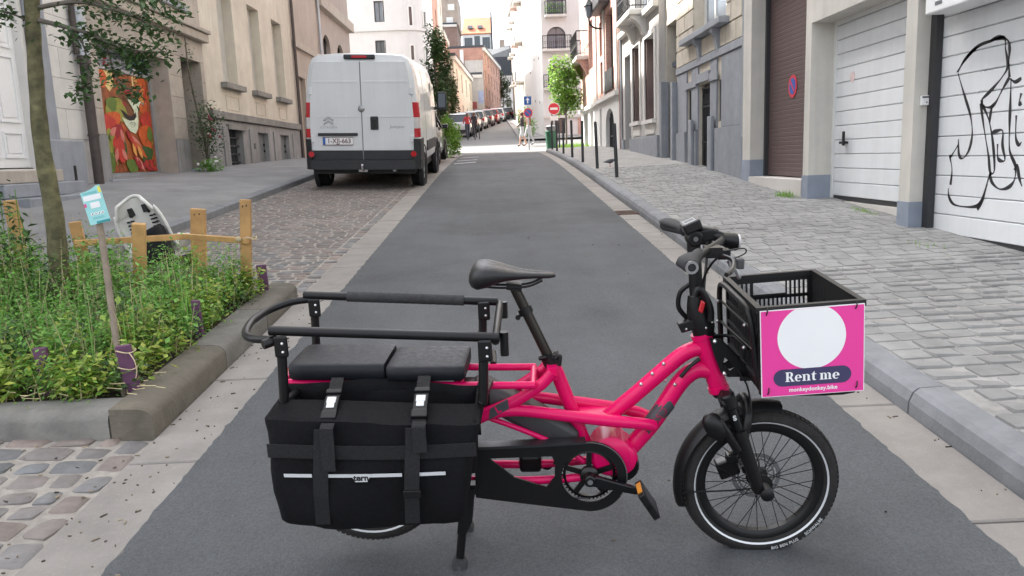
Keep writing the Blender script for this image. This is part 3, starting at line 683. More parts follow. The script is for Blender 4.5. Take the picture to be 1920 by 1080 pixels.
# --- L5: white corner house with a rounded corner
t = thing('white_corner_house', 'white rendered corner house with rounded corner behind the van', 'house', (-9, 47, 2.4))
F = facF(t, 44); wn5 = [(-6.38,-5.84,8.9,10.0),(-6.43,-5.86,6.9,7.94),(-9.5,-8.6,6.9,8.4),(-9.5,-8.6,9.2,10.4),(-9.2,-8.2,3.6,5.6),(-6.9,-5.8,3.4,5.4)]
F.wall('wall', 'plaster_white', -16, -4.9, 1.5, 11, wn5, depth=.2); F.shell('plaster_white', -16, -5.9, 1.5, 11)
for h in wn5: F.window(*h, d=-.12, fm='frame_dark', gm='glass_bright' if h[2] > 8.5 else 'glass')
rc = 1.3; mb = MB()     # rounded corner, centre (-4.9, 45.3)
def cpt(a, z, dr_=0): return (-4.9+(rc+dr_)*math.sin(a), 44+rc-(rc+dr_)*math.cos(a), z)
for i in range(10):
    a, b = math.pi/2*i/10, math.pi/2*(i+1)/10; mb.add([cpt(a,1.5),cpt(b,1.5),cpt(b,11),cpt(a,11)], [(0,1,2,3)])
mb.add([(-3.6,45.3,1.5),(-3.6,49,1.5),(-3.6,49,11),(-3.6,45.3,11)], [(0,1,2,3)]); mb.build('rounded_corner', 'plaster_white', t, smooth=40)
for a0, a1, b0, b1 in ((.28,.46,8.64,9.68),(.28,.46,6.82,7.65),(1.0,1.2,8.4,9.5),(1.0,1.2,6.6,7.6)):
    mb = MB(); mb.add([cpt(a0,b0,.01),cpt(a1,b0,.01),cpt(a1,b1,.01),cpt(a0,b1,.01)], [(0,1,2,3)]); w_ = mb.build('window', 'glass', t)
    mb = MB()
    for p, q in (((a0,b0),(a1,b0)),((a0,b1),(a1,b1)),((a0,b0),(a0,b1)),((a1,b0),(a1,b1))): mb.bar(cpt(*p,.02), cpt(*q,.02), .07, .07, (0,1,0))
    mb.build('frame', 'frame_white', w_)
mb = MB(); ring = [(-16,43.9),(-4.9,43.9)]+[cpt(math.pi/2*i/8,0,.1)[:2] for i in range(1,9)]+[(-3.5,49)]
for z0, z1 in ((8.42,8.6),): mb.loft([[(x,y,z0),(x,y,z1)] for x,y in ring], cap=False, closed=False)
for z in (8.42,8.6): mb.loft([[(x,y,z),(x-.05,y+.3,z)] for x,y in ring], cap=False, closed=False)
mb.build('string_course', 'plaster_white', t)
# --- R1: concrete garage row
t = thing('garage_block', 'cream concrete garage building with blue-grey pillar bases', 'garage', (6.5, 8, .6))
XR = 3.75; F = facR(t, XR)
op = [(4.3,7.05,0,2.62),(7.24,9.4,0,2.79),(9.57,11.6,0,3.75)]
F.wall('wall', 'garage_conc', 1.2, 11.96, -.3, 9.5, op+[(a,a+1.4,b,b+1.5) for a in (2.0,5.0,7.3,9.6) for b in (4.6,7.3)], depth=.36)
F.shell('garage_conc', 1.2, 11.96, -.3, 9.5)
for a in (2.0,5.0,7.3,9.6):
    for b in (4.6,7.3): F.window(a,a+1.4,b,b+1.5, d=-.2)
for a0,a1,zt in ((1.2,4.3,.62),(7.05,7.24,.83),(9.4,9.57,1.02),(11.6,11.96,1.20)):
    mb = MB(); zb = zwr(3.75,a0)-.1
    mb.add([(3.742,a0-.008,zb),(4.1,a0-.008,zb),(4.1,a1+.008,zb),(3.742,a1+.008,zb),(3.742,a0-.008,zt),(4.1,a0-.008,zt),(4.1,a1+.008,zt),(3.742,a1+.008,zt)],[(0,3,2,1),(4,5,6,7),(0,1,5,4),(1,2,6,5),(2,3,7,6),(3,0,4,7)])
    mb.build('pillar_base', 'pillar_blue', t)
F.box('threshold', 'concrete_pale', 7.25, 9.39, .3, .72, -.6, -.25); F.box('threshold', 'concrete_pale', 4.32, 7.04, .2, .505, -.6, -.15); F.box('threshold', 'concrete_pale', 9.58, 11.59, .5, .955, -.6, .02)
def slatted(name, label, a0, a1, b0, b1, d, n, m, cat='garage door', bulge=.012, frame='frame_white', fw=.05):
    th = thing(name, label, cat, (XR-d, (a0+a1)/2, b0)); f = facR(th, XR)
    mb = MB(); f.bx(mb,a0,a0+fw,b0,b1,d-.05,d+.03); f.bx(mb,a1-fw,a1,b0,b1,d-.05,d+.03); f.bx(mb,a0+fw,a1-fw,b1-fw,b1,d-.05,d+.027); mb.build('door_frame', frame, th)
    f.box('seal', 'dark_frame', a0+fw, a1-fw, b0-.02, b0+.03, d-.04, d+.004)
    f.box('backing', 'grey_steel', a0+fw, a1-fw, b0, b1-fw, d-.06, d-.035)
    hh = (b1-fw-b0-.03)/n
    for k in range(n):
        lo = b0+.03+hh*k; hi = lo+hh-.004; a, b = a0+fw+.004, a1-fw-.004; e = .007; mb = MB()
        mb.add([f.P(a,lo,d-.03),f.P(b,lo,d-.03),f.P(b,hi,d-.03),f.P(a,hi,d-.03),f.P(a,lo,d),f.P(b,lo,d),f.P(b,lo+e,d+bulge),f.P(a,lo+e,d+bulge),f.P(b,hi-e,d+bulge),f.P(a,hi-e,d+bulge),f.P(b,hi,d),f.P(a,hi,d)],
               [(0,1,5,4),(4,5,6,7),(7,6,8,9),(9,8,10,11),(11,10,2,3),(0,4,7,9,11,3),(1,2,10,8,6,5)])
        mb.build('door_slat', m, th, flip=True)
    return th, f
g3, f3 = slatted('garage_door', 'white sectional garage door sprayed with black graffiti', 4.3, 7.05, .53, 2.62, -.2, 12, 'door_white', fw=.02)
f3.box('guide_rail', 'dark_frame', 6.955, 7.045, .5, 2.5, -.18, -.12); f3.box('roller_box', 'white', 4.3, 6.75, 2.42, 2.75, -.16, .10, bevel=.01)
f3.box('roller_label', 'grey_steel', 6.5, 6.6, 2.47, 2.50, .10, .103)
def spray(f, d, pts, wd, par, m='graffiti'):
    sp_ = spline([(a,b,0) for a,b in pts], 8); mb = MB(); n = len(sp_)
    L1, R1 = [], []
    for i, p in enumerate(sp_):
        q = sp_[min(i+1,n-1)]-sp_[max(i-1,0)]; q.normalize(); s_ = Vector((-q.y,q.x,0)); k = wd*(.75+.35*math.sin(i*.35+pts[0][0]*9))
        L1.append(f.P(p.x+s_.x*k, p.y+s_.y*k, d)); R1.append(f.P(p.x-s_.x*k, p.y-s_.y*k, d))
    mb.v = L1+R1; mb.f = [(i,i+1,n+i+1,n+i) for i in range(n-1)]
    return mb.build('graffiti_stroke', m, par)
# pixel-measured strokes on the door, as (y, z) on its face
GR = [[(6.71, 1.94), (6.64, 2.02), (6.49, 2.1), (6.32, 2.13), (6.18, 2.15), (6.08, 2.11), (6.05, 2.04), (6.05, 1.95), (6.03, 1.83)], [(6.73, 1.94), (6.58, 2.06), (6.41, 2.13), (6.23, 2.14), (6.12, 2.13), (6.1, 2.05), (6.06, 1.92), (6.12, 1.84), (6.25, 1.75), (6.36, 1.69)], [(6.71, 1.93), (6.6, 1.74), (6.5, 1.57), (6.46, 1.42), (6.49, 1.29), (6.57, 1.22), (6.63, 1.25), (6.65, 1.38)], [(6.65, 1.33), (6.74, 1.24), (6.76, 1.23), (6.72, 1.12), (6.73, 0.99)], [(6.76, 0.96), (6.74, 0.88), (6.64, 0.82), (6.39, 0.82), (6.29, 0.87), (6.21, 1.05), (6.18, 1.11)], [(6.36, 1.69), (6.34, 1.64), (6.25, 1.62), (6.18, 1.65), (6.11, 1.74), (6.03, 1.83)], [(6.37, 1.66), (6.31, 1.47), (6.23, 1.25), (6.19, 1.11), (6.14, 1.13), (6.18, 1.34), (6.25, 1.52), (6.34, 1.64)], [(6.2, 1.42), (6.15, 1.43), (6.07, 1.43), (6.06, 1.32), (6.02, 1.21), (6.07, 1.2), (6.11, 1.23), (6.12, 1.33)], [(6.01, 1.82), (6.0, 1.64), (5.99, 1.46), (5.97, 1.28), (5.89, 1.16), (5.89, 1.06), (5.95, 1.0), (6.06, 0.98), (6.16, 1.03), (6.19, 1.1)], [(6.02, 1.82), (5.96, 1.79), (5.89, 1.81)], [(5.88, 1.7), (5.9, 1.62), (5.87, 1.63)], [(5.92, 1.54), (5.91, 1.38), (5.87, 1.32), (5.84, 1.34)], [(5.9, 1.13), (5.87, 1.17), (5.84, 1.08), (5.8, 1.01)], [(6.24, 1.5), (6.23, 1.59), (6.2, 1.65)], [(6.33, 0.8), (6.26, 0.89), (6.22, 1.02)]]
for g in GR: spray(f3, -.187, g, .0155, g3)
GF = [[(6.79, 1.86), (6.68, 1.78), (6.61, 1.65), (6.6, 1.57)], [(6.38, 1.72), (6.5, 1.82), (6.34, 1.93), (6.38, 1.76)], [(6.57, 1.51), (6.5, 1.4), (6.56, 1.33)]]
for g in GF: spray(f3, -.1882, g, .010, g3, 'graffiti_faint')
g2, f2 = slatted('garage_door', 'plain white ribbed garage door with black handle', 7.24, 9.4, .745, 2.79, -.3, 12, 'door_white')
f2.box('handle', 'black', 8.98, 9.07, 1.38, 1.41, -.29, -.22); f2.box('handle', 'black', 8.95, 8.985, 1.36, 1.52, -.235, -.215)
mb = MB(); mb.prism(disc_poly(8.92, 2.12, .06, .06, 16), f2.P, -.285, -.282); mb.build('sticker', mat('sticker_pink', (.7,.55,.55), .6), g2)
# brown roller door: fine ribs
g1 = thing('roller_door', 'brown roller garage door with a round no-parking sign', 'garage door', (XR+.3, 10.28, .97)); f1 = facR(g1, XR)
mb = MB()
for k in range(46):
    b0 = .97+k*.06; mb.add([f1.P(9.6,b0,-.26),f1.P(11.57,b0,-.26),f1.P(11.57,b0+.008,-.254),f1.P(9.6,b0+.008,-.254),f1.P(11.57,b0+.052,-.254),f1.P(9.6,b0+.052,-.254),f1.P(11.57,b0+.06,-.26),f1.P(9.6,b0+.06,-.26)], [(0,1,2,3),(3,2,4,5),(5,4,6,7)])
mb.build('roller_curtain', 'door_brown', g1); f1.box('guide_rail', 'dark_frame', 9.575, 9.62, .957, 3.74, -.30, -.22); f1.box('guide_rail', 'dark_frame', 11.53, 11.595, .957, 3.74, -.30, -.20)
def nopark(th, fn, ca, cb, r, d, par):
    for rr, m, dd in ((r,'red_sign',0),(r*.72,'blue_sign',.003)):
        mb = MB(); mb.prism(disc_poly(ca,cb,rr), fn, d-.004, d+dd); mb.build('sign_disc', m, par)
    k = r*.72; mb = MB(); mb.prism([(ca-.65*k-.1*k,cb+.65*k-.1*k),(ca-.65*k+.1*k,cb+.65*k+.1*k),(ca+.65*k+.1*k,cb-.65*k+.1*k),(ca+.65*k-.1*k,cb-.65*k-.1*k)], fn, d, d+.006); mb.build('sign_bar', 'red_sign', par)
nopark(g1, lambda a,b,d: f1.P(-a,b,d), -10.62, 2.17, .15, -.245, g1)
kp = thing('key_switch_box', 'small white key switch box on pillar beside graffiti door', 'switch box', (3.98, 7.05, 1.72)); fk = facF(kp, 7.05)
fk.box('case', 'white', 3.80, 3.868, 1.69, 1.775, .002, .04, bevel=.006); fk.box('slot', 'black', 3.804, 3.864, 1.755, 1.768, .04, .043); fk.box('keyhole', 'black', 3.84, 3.85, 1.71, 1.722, .04, .043)
# --- R2: bluestone and cream-block house
t = thing('bluestone_house', 'cream block house with bluestone ground floor and iron grille door', 'house', (7, 14.6, .9))
X2 = 3.85; F = facR(t, X2)
hole = [(14.08,14.92,.8,2.57),(13.38,13.66,1.85,2.55),(15.42,15.8,1.3,2.55),(13.15,15.3,3.52,6.0),(16.75,17.75,1.1,4.1)]
up = [(a,a+1.3,b,b+2) for a in (13.0,15.2) for b in (7.4,10.4)]
F.wall('wall', 'stone_cream', 11.965, 17.85, .4, 13.5, hole+up, depth=.3)
F.shell('stone_cream', 11.965, 17.85, .4, 13.5)
F.ashlar('bluestone', 12.0, 16.6, 1.74, 2.92, 1.18, 2.4, hole, d=.03); F.ashlar('bluestone', 12.0, 16.6, .7, 1.74, 1.04, 3, [(h[0]-.02,h[1]+.02,h[2],h[3]) for h in hole], d=.07)
F.ashlar('stone_cream', 12.0, 16.7, 3.06, 5.3, .32, .62, hole, d=.03, joint=.03)
F.box('string_course', 'bluestone', 11.99, 16.65, 2.925, 3.05, -.02, .055, bevel=.01)
F.box('sill', 'bluestone', 12.95, 15.75, 3.39, 3.5, -.2, .2, bevel=.012)
for a in (13.55,14.75):
    mb = MB(); mb.prism([(0,0),(.17,0),(.165,-.06),(.10,-.14),(.085,-.26),(.05,-.42),(0,-.45)], lambda dd,b,k: F.P(a+k,3.39+b,dd), -.08, .08); mb.build('corbel', 'bluestone', t)
F.window(13.15,15.3,3.52,6.0, d=-.22, fm='frame_white', gm='glass_bright', nv=2, nh=1, fw=.07)
gd = F.box('door', 'glass', 14.08,14.92,.95,2.57,-.14,-.10); mb = MB()
for k in range(8): a = 14.12+k*.107; F.bx(mb,a,a+.018,1.05,2.5,-.07,-.05)
for b in (1.05,1.5,2.15,2.48): F.bx(mb,14.1,14.9,b,b+.03,-.075,-.045)
for k in range(7):
    a = 14.18+k*.107; mb.tube([F.P(a+.04*math.cos(q),2.3+.09*math.sin(q),-.06) for q in [i*math.pi/4 for i in range(8)]], .008, 5, closed=True)
mb.build('grille', 'iron', gd); F.box('kick_plate', 'iron', 14.1,14.9,.95,1.35,-.10,-.08,gd); F.box('door_step','bluestone',13.9,15.1,.7,.98,-.3,.1)
F.window(13.38,13.66,1.85,2.55, fm='frame_dark', nv=0, d=-.06); F.window(15.42,15.8,1.3,2.55, fm='frame_dark', nv=0, d=-.06)
mb = MB(); F.bx(mb,13.55,14.05,2.56,2.70,.03,.06); F.bx(mb,14.05,14.95,2.6,2.76,.03,.065); F.bx(mb,14.95,15.9,2.56,2.68,.03,.06); mb.build('lintel', 'bluestone', t)
for a in (13.8,15.2): F.box('pilaster', 'bluestone', a-.13, a+.13, .7, 1.95, .071, .12, bevel=.01)
# entrance bay at its left
F.box('entrance_pier', 'bluestone', 16.62, 16.80, .8, 2.8, -.02, .14, bevel=.012); F.box('entrance_pier', 'bluestone', 17.62, 17.84, .8, 2.9, -.02, .16, bevel=.012)
F.box('entrance_door', 'blue_door', 16.8, 17.62, 1.2, 3.2, -.28, -.22); F.window(16.82,17.6,3.3,4.08, d=-.2, fm='frame_dark', nv=0); F.box('transom', 'blue_door', 16.78,17.64,3.2,3.3,-.28,-.1)
F.box('letter_slot', 'white', 16.95, 17.2, 2.45, 2.6, -.22, -.21)
mb = MB(); mb.tube([(X2-.06,12.03,.9),(X2-.06,12.03,13)], .045, 8); mb.build('drainpipe', 'zinc', t, smooth=40)
mb = MB(); mb.tube([(X2-.06,12.03,.85),(X2-.06,12.03,1.55)], .055, 8); mb.build('drain_shoe', 'bluestone', t, smooth=40)
for h in up: F.window(*h, nh=1)
# --- R3: white house with iron balcony
t = thing('white_balcony_house', 'white rendered house with shuttered tall windows and iron balcony', 'house', (6.8, 20.4, 1.2))
X3 = 3.7; F = facR(t, X3)
hole = [(18.3,19.5,2.14,4.06),(20.15,21.2,2.17,4.08),(21.65,22.6,1.35,4.02),(18.6,20.8,4.75,7.0)]
up = [(a,a+1.1,b,b+2) for a in (18.4,20.6) for b in (8.2,11)]
F.wall('wall', 'plaster_grey', 17.86, 23.0, .5, 13.8, hole+up, depth=.28); F.shell('plaster_grey', 17.86, 23.0, .5, 13.8)
F.box('plinth', 'bluestone', 17.87, 21.6, .6, 1.75, .001, .06, bevel=.01); F.box('plinth', 'bluestone', 22.62, 22.99, .6, 1.75, .001, .06, bevel=.01)
for h in hole[:2]:
    w_ = F.window(*h, d=-.24, fm='frame_white', gm='curtain', nv=0, nh=1, fw=.07); F.box('sill', 'stone_white', h[0]-.1,h[1]+.1,h[2]-.1,h[2]-.005,-.2,.1)
    F.box('shutter_guide', 'door_brown', h[0]+.002, h[0]+.1, h[2], h[3], -.2, -.02, w_); F.box('shutter_guide', 'door_brown', h[1]-.1, h[1]-.002, h[2], h[3], -.2, -.02, w_)
    mb = MB()
    for q in ((h[0]-.12,h[0],h[2],h[3]+.12),(h[1],h[1]+.12,h[2],h[3]+.12),(h[0],h[1],h[3],h[3]+.12)): F.bx(mb,*q,-.02,.035)
    mb.build('surround', 'stone_white', t)
F.box('front_door', 'blue_door', *hole[2], -.25, -.2); F.box('door_pane', 'glass', 21.8,22.45,2.8,3.9,-.2,-.195)
F.window(*hole[3], d=-.2, nv=2, nh=0, gm='glass_bright')
F.box('cornice', 'stone_white', 17.87, 22.99, 4.56, 4.70, -.02, .14, bevel=.012); F.box('apron', 'stone_white', 18.35,19.45,1.8,2.03,.0,.03); F.box('apron', 'stone_white', 20.2,21.15,1.8,2.05,.0,.03)
bl = F.box('balcony', 'stone_white', 19.2, 21.2, 4.62, 4.76, .0, .44, bevel=.03)
for a in (19.45,20.95):
    mb = MB(); mb.prism([(0,0),(.40,0),(.38,-.06),(.25,-.12),(.14,-.26),(.09,-.42),(0,-.46)], lambda dd,b,k: F.P(a+k,4.62+b,dd), -.13, .13); mb.build('bracket', 'stone_white', bl, smooth=40)
F.railing(19.25, 21.15, 4.76, 5.65, .0, .41, parent=bl)
mb = MB(); mb.tube([(X3-.04,23.02,1.2),(X3-.04,23.02,13)], .032, 8); mb.build('drainpipe', 'zinc', t, smooth=40)
for h in up: F.window(*h, nh=1)
# --- R4: pink brick house over a white ground floor
t = thing('pink_brick_house', 'pink brick house with white ground floor, arched door and bay', 'house', (6.6, 28, 1.4))
X4 = 3.6; F = facR(t, X4)
g = [(24.15,25.9,1.2,2.78),(26.9,27.4,1.4,2.9),(29.2,30.2,1.5,3.0),(31,32.2,1.5,3.0)]
u4 = [(24.05,25.6,3.3,5.7),(26.35,27.0,3.35,4.4),(26.5,27.1,4.6,5.7),(29.0,30.2,4.5,6.2)]; up = [(a,a+1.2,b,b+2) for a in (24,26.5,29,31.3) for b in (8,11)]
F.wall('ground_floor', 'plaster_white', 23.06, 33.2, .6, 3.05, g, depth=.25); F.wall('brick_wall', 'brick_pink', 23.06, 33.2, 3.05, 13.2, u4+up, depth=.25); F.shell('brick_pink', 23.06, 33.2, .6, 13.2)
F.arch('arch_fill', 'plaster_white', 24.15, 25.9, 2.3, 2.78, -.15, -.001)
ad = F.box('arched_door', 'frame_dark', 24.15,25.9,1.2,2.75,-.24,-.18); mb = MB()
for k in range(10): a = 24.25+k*.17; F.bx(mb,a,a+.03,1.3,2.7,-.14,-.11)
F.bx(mb,24.2,25.85,1.9,1.95,-.145,-.105); mb.build('grille', 'iron', ad)
F.box('string_course', 'stone_white', 23.07,33.2,3.05,3.2,-.02,.12, bevel=.012)
for h in u4[:3]: F.window(*h, fm='frame_dark', d=-.2)
F.window(*u4[3], d=-.2)
for h in g[1:]: F.window(*h, fm='frame_white', gm='curtain', d=-.18)
F.box('balustrade', 'iron', 24.0,25.7,3.32,3.95,.0,.06); 
for a in (23.3,25.9,28.0): F.box('brick_pier', 'stone_white', a-.14,a+.14,3.2,7.8,.0,.05)
bw = F.box('bay_window', 'frame_dark', 24.6,27.0,5.9,7.6,.0,.35, bevel=.05); F.box('bay_roof','roof_dark',24.5,27.1,7.6,7.75,0,.42,bw)
b4 = F.box('balcony', 'stone_white', 30.4,33.0,4.95,5.10,.0,.46,bevel=.03); F.railing(30.45,32.95,5.10,6.0,0,.43,parent=b4)
for a in (30.7,32.7):
    mb = MB(); mb.prism([(0,0),(.42,0),(.28,-.14),(.14,-.36),(0,-.55)], lambda dd,b,k: F.P(a+k,4.95+b,dd), -.13, .13); mb.build('bracket', 'brick_pink', b4)
for h in up: F.window(*h, nh=1)
# wall lantern
ln = thing('wall_lantern', 'old metal street lantern on a bracket fixed to pink brick house', 'lantern', (X4, 26.2, 5.6))
mb = MB(); mb.tube(spline([(X4,26.2,5.4),(X4-.25,26.2,5.42),(X4-.42,26.2,5.55),(X4-.45,26.2,5.75)],5), .03, 8); mb.build('bracket', 'iron', ln, smooth=40)
mb = MB(); mb.lathe([(.0,0),(.08,0),(.15,.34),(.0,.34)], (X4-.45,26.2,5.75), (0,0,1), 6); mb.build('lantern_glass', 'glass_bright', ln)
mb = MB(); mb.lathe([(.17,.34),(.17,.37),(.06,.52),(.03,.58),(0,.58)], (X4-.45,26.2,5.75), (0,0,1), 6); mb.build('lantern_roof', 'iron', ln)
# --- R5: white corner house across the junction, blank sunlit flank on the street side
t = thing('white_tall_corner_house', 'tall white corner house with planted balconies beyond the junction', 'house', (7, 48, 2.5))
F = facF(t, 44.5); XF = 2.7
h5 = [(3.05,3.95,9.05,10.9),(3.0,4.05,7.2,8.4),(3.0,4.05,5.15,6.4),(3.05,3.95,11.8,13.4),(3.1,3.9,2.6,4.0),(5.4,6.4,5.2,6.6),(5.4,6.4,7.3,8.7),(8.5,9.7,5,7),(8.5,9.7,8.3,10.3),(7.6,9.4,2.4,4.4)]
F.wall('wall', 'plaster_white', XF, 13, 1.4, 16, h5, depth=.3); F.shell('plaster_white', XF, 13, 1.4, 16)
for i, h in enumerate(h5): F.window(*h, d=-.25, fm='frame_dark', gm='glass_bright' if i in (0,1) else 'glass', nv=1, nh=1)
for h in (h5[1],h5[2]): F.arch('arch_fill', 'plaster_white', h[0], h[1], h[3]-.5, h[3], -.15, -.001)
F.box('plinth', 'bluestone', XF, 13, 1.4, 2.3, .001, .05); F.box('string_course', 'stone_white', XF-.04, 13, 3.35+.1, 3.6, .001, .12)
mb = MB(); F.bx(mb,4.6,5.7,2.3,3.4,.001,.02); mb.build('brick_panel', 'brick_pink', t)
for i, (b, a0, a1) in enumerate(((9.0,2.9,4.1),(7.18,2.72,4.35),(5.1,2.72,4.35))):
    bl = F.box('balcony', 'stone_white', a0, a1, b-.14, b, .0, .4, bevel=.03); F.railing(a0+.03,a1-.03,b,b+.7,0,.37,parent=bl)
mb = MB()
for i in range(160): leafquad(mb, F.P(RND.uniform(2.95,4.05), 9.2+RND.uniform(-.1,.45), .33+RND.uniform(-.1,.12)), .12)
stuff(mb.build('balcony_plants', 'leaf_green', t))
mb = MB(); A5 = [(XF,44.5),(2.55,59.0)]
mb.add([(2.7,44.5,1.4),(2.2,58,1.4),(2.2,58,16),(2.7,44.5,16)], [(0,1,2,3)]); mb.add([(2.2,58,1.4),(9,58,1.4),(9,58,16),(2.2,58,16)], [(0,1,2,3)]); mb.build('flank_wall', 'plaster_white', t)
fl5 = Fac(t, (2.7,44.5,0), (2.2-2.7,58-44.5,0), (-13.5,-.5,0))
for a in (2,5,8,11):
    for b in (4.5,7,9.4,11.6): fl5.box('vent', 'black', a, a+.14, b+.3*math.sin(a*3), b+.14+.3*math.sin(a*3), .002, .02)
# --- generic far houses
def far_house(name, label, O, A, N, length, z0, z1, wm, storeys, cols, ww=1.0, depth=8, base=None, roofm='roof_dark', balc=False, fm='frame_white', gm='glass'):
    th = thing(name, label, 'house', (O[0], O[1], z0)); f = Fac(th, (O[0],O[1],0), A, N); hs_ = []
    sh_ = (z1-z0-.6)/storeys
    for i in range(storeys):
        for k in range(cols):
            c = length*(k+.5)/cols; b = z0+.5+i*sh_+(.3 if i else .2); hs_.append((c-ww/2, c+ww/2, b, b+sh_*.62))
    f.wall('wall', wm, 0, length, z0-1, z1, hs_, depth=.2); f.shell(wm, 0, length, z0-1, z1, depth=depth, roof=roofm)
    for h in hs_: f.window(*h, d=-.12, fm=fm, gm=gm, nv=1)
    f.box('cornice', 'stone_white', 0, length, z1-.35, z1-.002, -.02, .2)
    if balc:
        for i, h in enumerate(hs_):
            if i % 2 == 0 and i >= cols:
                b_ = f.box('balcony', 'stone_white', h[0]-.3, h[1]+.3, h[2]-.15, h[2], 0, .6); mb = MB(); f.bx(mb,h[0]-.3,h[1]+.3,h[2],h[2]+.75,.55,.6); mb.build('balustrade', 'iron', b_)
    return th, f
LX = -3.75
for i, (nm, lb, y0, L_, z1, wm, st, cl) in enumerate((
    ('red_brick_house', 'narrow red brick house just past the white corner house', 49.0, 7, 15.2, 'brick_red', 4, 2),
    ('tan_house', 'tall pale tan house beside the narrow red brick house', 56.0, 7, 14.6, 'concrete_pale', 4, 2),
    ('low_orange_house', 'low orange brick house with ivy on its front', 63.0, 7, 11.4, 'brick_pink', 2, 2))):
    far_house(nm, lb, (LX-.12*i, y0), (0,1,0), (1,0,0), L_-.02, zr(y0), z1, wm, st, cl)
far_house('pale_yellow_house', 'low pale yellow house far up on the left', (-3.5,70), (.045,1,0), (1,-.045,0), 20, zr(70), 10.3, 'cream', 2, 4, ww=1.2)
t, F = far_house('grey_gable_house', 'pale grey blank gable wall with a blue poster far up the street', (-9,91), (1,0,0), (0,-1,0), 7.6, zr(91), 10.8, 'plaster_grey', 1, 1, ww=.2, depth=7)
F.box('gable_wall', 'plaster_grey', 5.7, 7.75, zr(91)-1, 12.4, -7, .02); F.box('poster', mat('poster_blue', (.32,.38,.58), .6, var=.2, scale=2), 7.1, 7.7, 7.6, 9.0, .03, .06); F.box('shop_board', mat('board_red', (.3,.07,.07), .6, var=.3), 5.9, 6.9, 7.0, 7.8, .03, .1); F.box('chimney', 'plaster_white', 5.2, 5.6, 10.8, 13.6, -.5, .1)
far_house('brown_brick_block', 'brown brick apartment block stepping out at the far bend', (-1.2,91), (.095,1,0), (1,-.095,0), 21, zr(91), 13.8, 'brick_red', 4, 6, ww=1.3)
far_house('brown_gable_house', 'brown brick gable house above the pale grey gable', (-3.5,99), (1,0,0), (0,-1,0), 2.6, zr(98), 14.3, 'brick_brown', 1, 1, ww=.2)
t, F = far_house('dark_tall_building', 'tall dark brown brick building rising over the roofs at left', (-9.5,122), (1,0,0), (0,-1,0), 4.15, zr(122), 21.5, 'brick_brown', 1, 1, ww=.2, depth=14)
F.box('upper_block', 'brick_tan', .5, 4.4, 21.5, 26, -12, -.3); F.box('upper_window', 'frame_white', 2.6, 3.6, 21.8, 22.6, -.3, -.2); F.box('upper_window', 'frame_white', 2.9, 3.9, 23.6, 24.5, -.3, -.2)
# orange roof house on the hill
t = thing('orange_roof_house', 'house with bright orange tiled roof on the hill beyond', 'house', (-3.3, 172, 15)); F = facF(t, 170)
oh = [(-6.0,-4.3,24.2,26.6),(-3.9,-2.7,24.2,26.9),(-2.2,-.6,24.2,26.6)]
F.wall('wall', 'plaster_white', -6.45, -.35, 10, 27.2, oh, depth=.2); F.shell('plaster_white', -6.45, -.35, 10, 27.2, depth=9, roof='roof_orange')
for h in oh: F.window(*h, d=-.1, fm=mat('frame_blue', (.1,.14,.2), .5) if h[0] == -6.0 else 'frame_blue', nv=2, nh=1)
mb = MB(); mb.add([(-6.6,169.7,27.4),(-.3,169.7,27.4),(-.3,174,31.3),(-6.0,174,31.3),(-6.6,179,27.4),(-.3,179,27.4)], [(0,1,2,3),(3,2,5,4),(0,3,4),(1,5,2)]); rf = mb.build('tiled_roof', 'roof_orange', t)
for a in (-4.7,-2.6):
    mb = MB(); mb.obox((a,171.0,28.85), (.55,0,0), (0,.35,.33), (0,-.06,.08)); mb.build('skylight', 'glass', rf)
F.box('party_wall', 'roof_dark', -.345, 0, 10, 31.6, -9, .3); F.box('terrace', 'iron', -6.4,-3.2,22.9,24.0,.1,.9)
far_house('slate_roof_house', 'dark slate roofed house closing the street at the bend', (-.6,140), (1,0,0), (0,-1,0), 6, zr(140), 15.5, 'plaster_white', 2, 3)
mb = MB(); th = thing('slate_roof_block', 'dark slate mansard roof with chimneys at the end of the street', 'house', (2, 146, 12)); mb.boxr(-1.5,7,146,156,5,19.5); mb.add([(-1.5,146,19.5),(7,146,19.5),(7,148.5,22.5),(-1.5,148.5,21)], [(0,1,2,3)]); mb.build('mansard', 'roof_dark', th)
mb = MB(); mb.boxr(1.2,2.2,149,150,20,23); mb.build('chimney', 'brick_tan', th)
for i, (y0, L_, z1, wm, lb) in enumerate(((58.05,11,15.5,'stone_cream','beige balcony house right after the sunlit white flank'),(69.05,9,17.3,'brick_pink','pink brick balcony house in the far right row'),(78.05,9,17.5,'stone_white','off-white balcony house in the far right row'),(87.05,11,18.5,'stone_cream','last beige balcony house in the far right row'))):
    far_house('balcony_house', lb, (2.2, y0), (0,1,0), (-1,0,0), L_-.03, zr(y0), z1, wm, 4, 2, balc=True)
